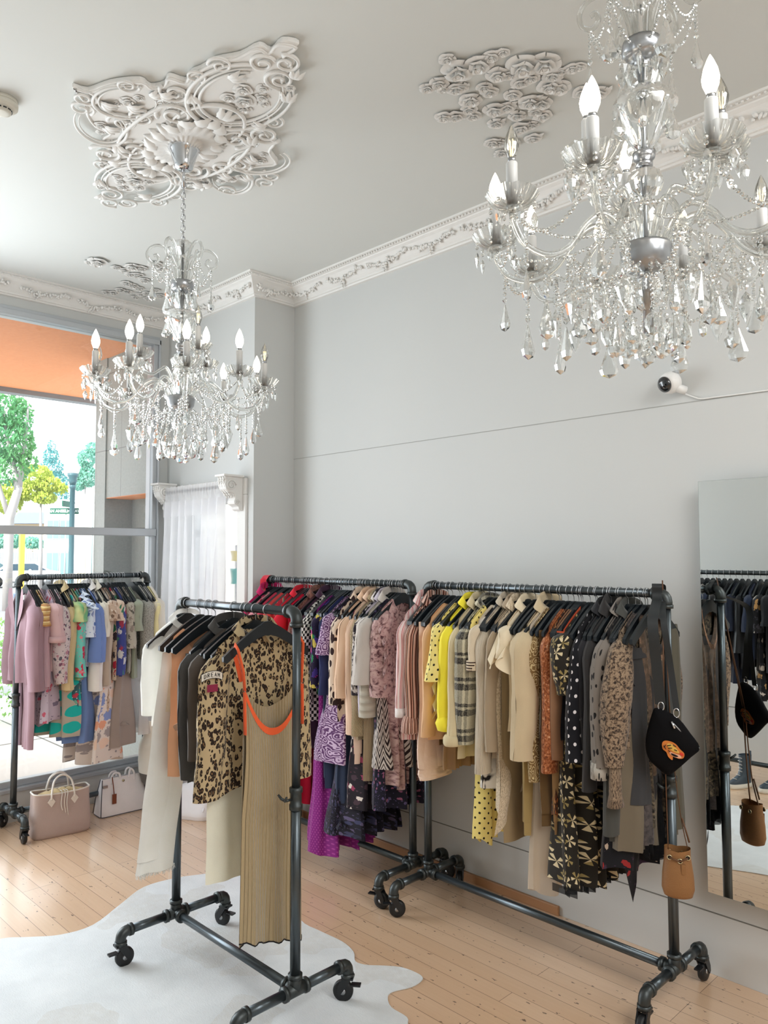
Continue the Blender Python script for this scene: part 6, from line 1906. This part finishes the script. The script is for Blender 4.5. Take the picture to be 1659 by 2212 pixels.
# ================================================================== rack E (opposite wall, seen in the mirror)
rr = random.Random(14)
darks = [plain('ink_black', 22, 24, 28), plain('midnight_navy', 26, 34, 52), plain('black_satin', 18, 20, 24, rough=.4), plain('deep_navy', 34, 44, 66), plain('jet_knit', 28, 28, 30)]
dk_print = fab('black_gold_print', pt_floral, S(20, 20, 24), [S(180, 140, 90), S(200, 190, 180), S(60, 60, 70)], sc=18, r=.34)
kinds = [('top', 'black short sleeved top'), ('dress', 'midnight navy dress'), ('blouse', 'black satin blouse'), ('top', 'deep navy wide sleeved top'), ('cardigan', 'jet black knit cardigan')]
nth = ['first', 'second', 'third', 'fourth', 'fifth', 'sixth', 'seventh', 'eighth', 'ninth', 'tenth', 'eleventh', 'twelfth', 'thirteenth', 'fourteenth', 'fifteenth', 'sixteenth', 'seventeenth', 'eighteenth']
for k in range(18):
    x = 1.10+k*.062
    nm, lb = kinds[k % 5]
    m_ = darks[k % 5]
    if k == 14:
        nm, lb, m_ = 'dress', 'black and gold floral dress', dk_print
    zb_ = rr.uniform(.62, .78) if nm == 'dress' else rr.uniform(.80, .95)
    t = G('E', nm, lb+', '+nth[k]+' from the window end of the opposite rack', 'top' if nm in ('top', 'blouse') else nm, x, zb_, m_, kind='dress' if nm == 'dress' else 'top', sl=rr.choice((1.1, 1.15, .95)), th=.022, group=GE, seed=k*1.7, sleeves=dict(r0=(.05, .03), r1=(.06, .036), out=.03))
for k in range(26):
    hanger('E', 1.07+k*.043, 'black hanger on the opposite rack, seen in the mirror', 'hangers on the opposite rack', rr.uniform(-.06, .08))
# ------------------------------------------------------------------ cowhide rug
pts = [on(a, b_, 2, 0) for a, b_ in [(0, 2030), (60, 2026), (130, 2021), (200, 2000), (260, 1955), (310, 1918), (380, 1898), (450, 1888), (525, 1874), (575, 1884), (615, 1925), (649, 1988), (690, 2012), (740, 2036), (764, 2058), (768, 2078), (790, 2086), (830, 2088), (870, 2092), (905, 2106), (913, 2118), (890, 2134), (850, 2144), (838, 2156), (846, 2178), (880, 2200)]]
pts = [(p.x, p.y) for p in pts]+[(2.08, -1.10), (2.239, -1.16), (2.5, -1.26), (2.72, -1.28), (2.74, -1.34), (2.58, -1.45), (2.62, -1.7), (2.78, -1.9), (2.7, -2.05), (2.45, -2.2), (2.15, -2.33), (1.95, -2.26), (1.82, -2.15), (1.6, -2.18), (1.3, -2.28), (1.0, -2.3), (.85, -2.42), (.62, -2.4), (.58, -2.25), (.42, -2.05)]
ol = [(p.x, p.y) for p in spline([(x, y, 0) for x, y in pts], 4, True)]
mt, n, bb_ = newmat('cowhide')
co = n.n('TexCoord').outputs['Object']
c = n.mix(n.noise(n.warp(co, 4, .1), 5, 5, .6), S(232, 235, 236), S(190, 194, 196))
f_ = n.math('MULTIPLY', n.gt(n.noise(co, 2.0, 3), .56), n.noise(co, 40, 3))
c = n.mix(n.math('MULTIPLY', f_, .5), c, S(186, 178, 164))
n.put(bb_.inputs['Base Color'], c)
setp(bb_, rough=.75, sheen=.25)
bp = n.n('Bump'); bp.inputs['Strength'].default_value = .35; bp.inputs['Distance'].default_value = .004
n.put(bp.inputs['Height'], n.noise(n.mapping(co, sc=(1, 2, 1)), 120, 3)); n.put(bb_.inputs['Normal'], bp.outputs[0])
v, f = prism(ol, .0005, .005)
o = MB().add(v, f).build('cowhide_rug', mt, None, False, fixn=True)
tag(bevel(o, .003), 'pale grey and white cowhide rug on the plank floor', 'rug')

# ------------------------------------------------------------------ bags
def loft(rings, cap=True):
    n_ = len(rings[0])
    v = [p for r_ in rings for p in r_]
    f = []
    for i in range(len(rings)-1):
        for k in range(n_):
            l = (k+1) % n_
            f.append((i*n_+k, i*n_+l, (i+1)*n_+l, (i+1)*n_+k))
    if cap:
        f.append(tuple(range(n_-1, -1, -1)))
    return v, f
def rrect(w_, d, z, p=4, n_=40, cx_=0, cy_=0):
    out = []
    for k in range(n_):
        a = 2*pi*k/n_
        c, s_ = cos(a), sin(a)
        out.append((cx_+w_/2*abs(c)**(2/p)*(1 if c >= 0 else -1), cy_+d/2*abs(s_)**(2/p)*(1 if s_ >= 0 else -1), z))
    return out
leath = lambda nm, r, g, b_, rough=.5: fab(nm, pt_plain, S(r, g, b_), rough=rough, spec=.4, sheen=0, bump=('n', 260, .0015))
# taupe tote, length along y
yaw = math.atan2(-.72+.771, -1.047+1.351)
tt = empty('tote_bag', (-.70, -1.20, 0), -yaw*.8+pi/2, 'taupe leather tote with a cream handle and drawstring lining, beside the window rack caster', 'bag')
M_TP = leath('taupe_leather', 182, 164, 158, .45); M_CR = leath('cream_leather', 226, 220, 212)
rings = [rrect(.32, .15, 0, 5), rrect(.335, .16, .012, 5), rrect(.335, .155, .08, 5), rrect(.325, .135, .17, 5), rrect(.318, .12, .245, 5)]
def wob(r_, s):
    return [(x*(1+.02*nz(z*9, y*9, s)), y*(1+.10*nz(x*7, z*8, s)), z+.010*(abs(x)/.16)**2*(1 if z > .2 else 0)) for x, y, z in r_]
def subd(rings, k=4):
    out = []
    for a, b_ in zip(rings, rings[1:]):
        for j in range(k):
            q = j/k
            out.append([tuple(p[i]+(r_[i]-p[i])*q for i in range(3)) for p, r_ in zip(a, b_)])
    return out+[rings[-1]]
rings = [wob(r_, 3) for r_ in subd(rings)]
MB().add(*loft(rings)).build('body', M_TP, tt)
MB().add(*tube(rings[-1], .005, 8, closed=True)).build('rim_piping', M_CR, tt)
MB().add(*grid(lambda u, v: ((u-.5)*.29, (v-.5)*.095, .225+.03*sin(u*pi)*sin(v*pi)+.010*sin(u*40+v*9), (u, v)), 50, 14)).build('gathered_lining', plain('straw_lining', 206, 184, 142), tt)
for sy in (-1, 1):
    MB().add(*tube(spline([(-.065, sy*.066, .215), (-.062, sy*.062, .26), (-.045, sy*.045, .32), (0, sy*.035, .345), (.045, sy*.045, .32), (.062, sy*.062, .26), (.065, sy*.066, .215)], 6), .011, 8, flat=.5)).build('handle', M_CR, tt)
    for sx in (-.065, .065):
        b = MB()
        v, f = prism([(-.022, .0), (0, -.03), (.022, 0), (0, .03)], -.002, .002)
        b.add([(x+sx, z+sy*.0685, y+.205) for x, y, z in v], f)
        b.build('handle_tab', M_CR, tt, False)
for x in (-.01, .008, .022):
    MB().add(*tube(spline([(x, -.03, .255), (x+.004, -.066, .25), (x-.004, -.078, .19), (x+.005, -.08, .14-x)], 5), .0026, 6)).build('drawstring', M_CR, tt)
# white structured handbag
yw = math.atan2(-.81+.77, -.62+.92)
hb_ = empty('handbag', (-.80, -.765, 0), pi/2-yw*-.35, 'white structured handbag with a brown clochette beside the taupe tote', 'bag')
M_WL = leath('white_leather', 238, 236, 238, .35); M_BRL = leath('cognac_leather', 128, 68, 44)
rings = subd([rrect(.315, .13, .0, 9), rrect(.318, .132, .01, 9), rrect(.30, .10, .10, 9), rrect(.265, .03, .225, 9)], 3)
MB().add(*loft(rings)).build('body', M_WL, hb_)
b = MB()
for sy in (-1, 1):
    b.add(*tube([(-.158, sy*.064, .006), (-.15, sy*.049, .10), (-.133, sy*.014, .222)], .0026, 6)).add(*tube([(.158, sy*.064, .006), (.15, sy*.049, .10), (.133, sy*.014, .222)], .0026, 6))
b.add(*tube([(x*1.004, y*1.004, .004) for x, y, z in rings[0]], .0026, 6, closed=True))
b.build('dark_piping', simple('piping_dark', S(60, 60, 70), .5), hb_)
for sy in (-1, 1):
    MB().add(*tube(spline([(-.075, sy*.022, .19), (-.073, sy*.02, .235), (-.055, sy*.018, .255), (-.03, sy*.025, .25), (-.022, sy*.03, .22)], 6), .0065, 8)).add(*tube(spline([(.075, sy*.022, .19), (.073, sy*.02, .235), (.055, sy*.018, .262), (.04, sy*.025, .25), (.036, sy*.03, .215)], 6), .0065, 8)).build('handle', M_WL, hb_)
cl = MB().add(*bbox(-.085, -.058, -.062, -.057, .075, .135)).build('clochette', M_BRL, hb_, False)
MB().add(*tube([(-.072, -.058, .13), (-.073, -.042, .19), (-.074, -.026, .235)], .003, 6)).build('cord', M_BRL, hb_)
MB().add(*lathe([(0, -.003), (.008, -.003), (.008, .003), (0, .003)], 14), mtx=TM((.0, -.026, .20), (pi/2, 0, 0))).build('snap_stud', simple('pale_brass', S(190, 180, 150), .3, .8), hb_)
MB().add(*bbox(-.135, -.105, -.036, -.03, .175, .19)).build('buckle', M_STEEL, hb_, False)
# white bucket bag on the window sill
zb_ = .187
bk = empty('bucket_bag', (-.70, -.572, .155), .3, 'white slouchy bucket bag with a dark base hanging behind the jeans', 'bag')
rings = subd([rrect(.14, .14, .0, 2.4), rrect(.20, .16, .02, 2.4), rrect(.24, .18, .08, 2.4), rrect(.26, .19, .15, 2.4), rrect(.25, .18, .26, 2.4), rrect(.19, .15, .31, 2.2), rrect(.22, .16, .35, 2.2), rrect(.26, .18, .42, 2.2)], 3)
low, up_ = rings[:7], rings[6:]
MB().add(*loft(low)).build('dark_base', simple('dark_taupe_base', S(96, 92, 88), .5), bk)
MB().add(*loft([[(x*(1+.06*nz(y*14, z*16, 1)), y*(1+.06*nz(x*14, z*16, 2)), z) for x, y, z in r_] for r_ in up_], False)).build('body', leath('ivory_leather', 236, 232, 222, .4), bk)
MB().add(*tube(spline([(-.12, .02, .40), (-.15, .01, .75), (-.135, -.02, 1.385)], 6), .005, 6)).build('strap', leath('ivory_leather', 236, 232, 222, .4), bk)
MB().add(*tube(rings[-1], .004, 6, closed=True)).build('rim', leath('ivory_leather', 236, 232, 222, .4), bk)
# white cloth bag on the floor behind the jeans
cb = empty('cloth_bag', (-.40, -.47, 0), .4, 'crumpled white cloth bag on the floor behind the coats', 'bag')
rings = subd([rrect(.30, .2, 0, 3), rrect(.33, .22, .03, 3), rrect(.28, .18, .12, 2.5), rrect(.2, .12, .18, 2.5), rrect(.05, .03, .21, 2)], 4)
MB().add(*loft([[(x*(1+.14*nz(y*11, z*14, 5)), y*(1+.16*nz(x*11, z*12, 7)), z) for x, y, z in r_] for r_ in rings])).build('body', plain('white_dust_bag', 236, 236, 240), cb)
MB().add(*tube(spline([(0, 0, .2), (.04, .02, .23), (.10, -.02, .15), (.13, -.09, .06)], 6), .004, 6)).build('drawstring', plain('white_dust_bag', 236, 236, 240), cb)

# black shoulder bag with an embroidered animal head, hung on the right end of the long rack
sb = empty('shoulder_bag', (2.748, -.442, .977), 0, 'black shoulder bag with an embroidered tiger head hanging at the end of the right rack', 'bag')
nrm = (CAM-Vector((2.748, -.442, .977))); nrm.z = 0; nrm.normalize()
hx = Vector((-nrm.y, nrm.x, 0))
def bp2(x, z, d=0): return tuple(hx*x+Vector((0, 0, z))+nrm*d)
def px2(px, py): return ((px-1455)/612., -(py-1608)/612.)
oln = [px2(*q) for q in ((1412, 1545), (1420, 1532), (1440, 1536), (1468, 1553), (1490, 1582), (1508, 1611), (1490, 1632), (1458, 1664), (1442, 1674), (1425, 1664), (1402, 1640), (1398, 1600))]
oln = [(p.x, p.y) for p in spline([(x, z, 0) for x, z in oln], 3, True)]
M_BKV = simple('black_velvet', S(10, 9, 11), .8, spec=.12)
cxm, czm = sum(p[0] for p in oln)/len(oln), sum(p[1] for p in oln)/len(oln)
v, f = [], []
lv = [(0, 1, 0), (.012, .97, 1), (.024, .80, 2), (.030, .45, 3), (.031, .0, 4)]
N = len(oln)
for sgn in (1, -1):
    base = len(v)
    for d, s_, k in lv:
        for (x, z) in oln:
            v.append(bp2(cxm+(x-cxm)*s_, czm+(z-czm)*s_, sgn*d*.8))
    for i in range(len(lv)-1):
        for k in range(N):
            l = (k+1) % N
            q = (base+i*N+k, base+i*N+l, base+(i+1)*N+l, base+(i+1)*N+k)
            f.append(q)
MB().add(v, f).build('body', M_BKV, sb, True, fixn=True)
zp = [px2(*q) for q in ((1455, 1560), (1466, 1572), (1480, 1588), (1494, 1602), (1507, 1611))]
zo = MB().add(*tube(spline([bp2(x, z, .024-.018*i/4) for i, (x, z) in enumerate(zp)], 4), .0024, 6)).build('zip', M_STEEL, sb)
MB().add(*tube([bp2(*px2(1452, 1556), .026), bp2(*px2(1458, 1570), .03)], .004, 6)).build('zip_pull', M_CHROME, zo)
for (px, py, nm) in ((1431, 1528, 'ring'), (1462, 1540, 'ring')):
    x, z = px2(px, py)
    o = MB().add(*tube([bp2(x+.010*cos(a), z+.016*sin(a), .004) for a in [2*pi*i/14 for i in range(14)]], .0024, 6, closed=True)).build('clasp_ring', M_CHROME, sb)
el = Vector((2.66, -.316, 1.53))-Vector((2.748, -.442, .977))
b = MB()
def strap(P_, w_):
    P_ = spline(P_, 6)
    def fn(u, v_):
        q = u*(len(P_)-1); i = min(int(q), len(P_)-2)
        p = P_[i].lerp(P_[i+1], q-i)
        return tuple(p+hx*(v_-.5)*w_)+((u, v_*.04),)
    g_ = grid(fn, 40, 2)
    g2_ = ([tuple(Vector(p)-nrm*.003) for p in g_[0]], [q[::-1] for q in g_[1]], g_[2])
    return g_, g2_
s1 = strap([Vector(bp2(*px2(1430, 1524), .004)), Vector(bp2(*px2(1424, 1440), .03)), Vector(bp2(*px2(1418, 1340), .05)), el+nrm*.034+hx*-.02-Vector((0, 0, .05)), el+nrm*.024+hx*-.02+Vector((0, 0, .0)), el+Vector((0, 0, .008))+hx*-.02], .036)
s2 = strap([Vector(bp2(*px2(1463, 1536), .0)), Vector(bp2(*px2(1452, 1440), .0)), Vector(bp2(*px2(1440, 1340), .01)), el-nrm*.024-Vector((0, 0, .04)), el-nrm*.020-Vector((0, 0, .0)), el+Vector((0, 0, .008))+hx*-.02], .022)
b.add(*s1[0]).add(*s1[1]).add(*s2[0]).add(*s2[1]).build('strap', simple('black_webbing', S(30, 34, 36), .6), sb)
# embroidery: a tiger head made of stitched patches
def patch(pp, d, mat, nm, par):
    pts = [px2(1430+x, 1595+y) for x, y in pp]
    pts = spline([(x, z, 0) for x, z in pts], 3, True)
    vv = [bp2(p.x, p.y, d) for p in pts]
    c = bp2(sum(p.x for p in pts)/len(pts), sum(p.y for p in pts)/len(pts), d*1.04)
    n_ = len(vv)
    return MB().add(vv+[c], [(i, (i+1) % n_, n_) for i in range(n_)]).build(nm, mat, par)
def emb(sd):
  hd2 = patch([(2, 8), (8, 2), (20, 3), (30, 8), (38, 18), (46, 26), (44, 36), (34, 38), (24, 34), (22, 42), (14, 36), (10, 26), (3, 20)], sd*.0305, oe, 'embroidered_head', sb)
  patch([(12, 8), (22, 8), (32, 18), (36, 26), (26, 24), (16, 18)], sd*.0325, ye, 'face', hd2)
  patch([(16, 24), (28, 28), (38, 30), (40, 36), (30, 36), (20, 32)], sd*.0325, pe, 'jaw', hd2)
  patch([(20, 27), (30, 30), (34, 33), (28, 34), (21, 31)], sd*.0345, ke, 'mouth', hd2)
  patch([(38, 24), (44, 26), (44, 31), (38, 30)], sd*.0345, re_, 'nose', hd2)
  b = MB()
  for a_, c_ in (((12, 12), (20, 10)), ((14, 17), (22, 16)), ((9, 10), (6, 17)), ((24, 9), (30, 13)), ((26, 19), (32, 21)), ((14, 21), (18, 25)), ((5, 12), (10, 20))):
    b.add(*tube([bp2(*px2(1430+a_[0], 1595+a_[1]), sd*.0345), bp2(*px2(1430+c_[0], 1595+c_[1]), sd*.035)], .0014, 5))
  b.build('stripes', ke, hd2)
oe, ye, pe, ke, re_ = (plain('thread_orange', 206, 120, 54), plain('thread_gold', 222, 176, 84), plain('thread_pink', 226, 168, 140), plain('thread_black', 26, 18, 16), plain('thread_red', 206, 60, 44))
emb(1)
emb(-1)
# brown bucket bag on a long strap
bb2 = empty('drawstring_bag', (2.742, -.418, .445), 0, 'small tan leather drawstring bucket bag hanging low at the right rack end', 'bag')
M_TB = leath('saddle_leather', 142, 100, 60, .5)
fr2 = Matrix((hx, nrm, Vector((0, 0, 1)))).transposed().to_4x4()
rings = subd([rrect(.07, .05, .0, 2.3), rrect(.096, .07, .006, 2.3), rrect(.11, .08, .03, 2.3), rrect(.105, .078, .08, 2.3), rrect(.088, .066, .14, 2.3), rrect(.088, .066, .162, 2.3)], 3)
rings = [[(x, y, z+.008*(abs(x)/.044)*(1 if z > .15 else 0)) for x, y, z in r_] for r_ in rings]
MB().add(*loft(rings), mtx=fr2).build('body', M_TB, bb2)
for k, (x, y, z) in enumerate(((-.026, .030, .142), (.008, .034, .134), (.034, .026, .146), (-.03, -.028, .142), (.02, -.031, .140))):
    P_ = [(x+.0075*cos(a), y+.002*(1 if y > 0 else -1), z+.0075*sin(a)) for a in [2*pi*i/14 for i in range(14)]]
    MB().add(*tube(P_, .002, 6, closed=True), mtx=fr2).build('eyelet', simple('brass_eyelet', S(200, 186, 150), .25, .9), bb2)
    MB().add(*lathe([(0, 0), (.0058, 0), (.0058, .001), (0, .001)], 10), mtx=fr2 @ TM((x, y+(.001 if y > 0 else -.001), z), (pi/2, 0, 0))).build('eyelet_hole', M_BLACK, bb2)
MB().add(*tube(spline([(-.026, .034, .142), (-.01, .039, .139), (.008, .037, .134), (.022, .036, .141), (.034, .031, .146)], 5), .003, 6), mtx=fr2).build('drawcord', leath('dark_saddle', 96, 62, 36), bb2)
MB().add(*bbox(.012, .026, .036, .039, .09, .125), mtx=fr2).build('leather_tag', M_TB, bb2, False)
b = MB()
e2 = el+Vector((2.748, -.442, .977))-Vector((2.742, -.418, .445))
b.add(*tube(spline([(-.030, .02, .16), (-.032, .01, .30), (-.035, .0, .55)], 5)[:], .0042, 6, flat=.5), mtx=fr2)
b.add(*tube([tuple(fr2 @ Vector((-.035, .0, .55))), tuple(e2+Vector((0, 0, .02)))], .0042, 6, flat=.5))
b.add(*tube(spline([(.036, .0, .16), (.016, -.01, .26), (.0, -.012, .40), (-.012, -.012, .55)], 5), .0036, 6, flat=.5), mtx=fr2)
b.add(*tube([tuple(fr2 @ Vector((-.012, -.012, .55))), tuple(e2+Vector((0, 0, .015)))], .0036, 6, flat=.5))
b.add(*tube([(.018, -.006, .27), (.032, -.002, .22), (.04, .0, .19)], .0034, 6), mtx=fr2)
b.build('strap', leath('dark_saddle', 96, 62, 36), bb2)

# ------------------------------------------------------------------ mirror and boot
mxl = (on(1506, 1045, 1, -.066).x+on(1530.6, 1927.6, 1, -.066).x)/2
mr = empty('wall_mirror', (mxl, -.056, on(1530.6, 1927.6, 1, -.066).z), 0, 'tall frameless mirror on the right wall beside the rack', 'mirror')
MB().add(*bbox(0, .72, -.010, -.001, 0, 1.60)).build('backing', simple('mirror_edge', S(170, 176, 174), .3), mr, False)
MB().add(*bbox(.06, .66, -.001, .055, .08, 1.5)).build('standoff_frame', M_WHITE, mr, False)
MB().add(*grid(lambda u, v: (.0015+.717*u, -.0105, .0015+1.597*v, (u, v)), 1, 1)).build('mirror_glass', M_MIRROR, mr, False)
def boot(x, y, rz, label):
    t = empty('lace_up_boot', (x, y, 0), rz, label, 'boot', 'boots under the opposite rack')
    t.scale = (.78, .78, .78)
    M_BT = leath('slate_boot_leather', 66, 78, 88, .5)
    prof = []
    for (z, x0, x1, w_) in ((.035, -.045, .19, .085), (.06, -.045, .185, .082), (.085, -.045, .13, .078), (.11, -.045, .085, .072), (.16, -.047, .062, .072), (.22, -.05, .062, .078), (.29, -.052, .064, .084)):
        prof.append(rrect(x1-x0, w_, z, 2.6, 28, (x0+x1)/2, 0))
    MB().add(*loft(subd(prof, 3))).build('upper', M_BT, t)
    MB().add(*loft([rrect(.25, .092, 0, 2.8, 28, .072, 0), rrect(.256, .096, .012, 2.8, 28, .072, 0), rrect(.25, .09, .042, 2.8, 28, .072, 0), rrect(.2, .06, .043, 2.8, 28, .072, 0)])).build('sole', simple('cream_sole', S(226, 220, 206), .6), t)
    b = MB()
    for k in range(7):
        z = .085+.03*k
        x_ = .128 if k == 0 else (.09 if k == 1 else .064)
        b.add(*tube([(x_, -.024, z), (x_+.012, 0, z+.004), (x_, .024, z)], .0028, 6))
    b.build('laces', simple('boot_laces', S(210, 210, 206), .7), t)
    MB().add(*bbox(-.056, -.05, -.012, .012, .25, .32)).build('pull_tab', M_BT, t, False)
boot(1.845, -2.75, pi/2+.45, 'slate lace up boot with a cream sole on the floor, seen in the mirror')
boot(2.05, -2.79, pi/2+.6, 'second slate lace up boot beyond the first, at the mirror edge')
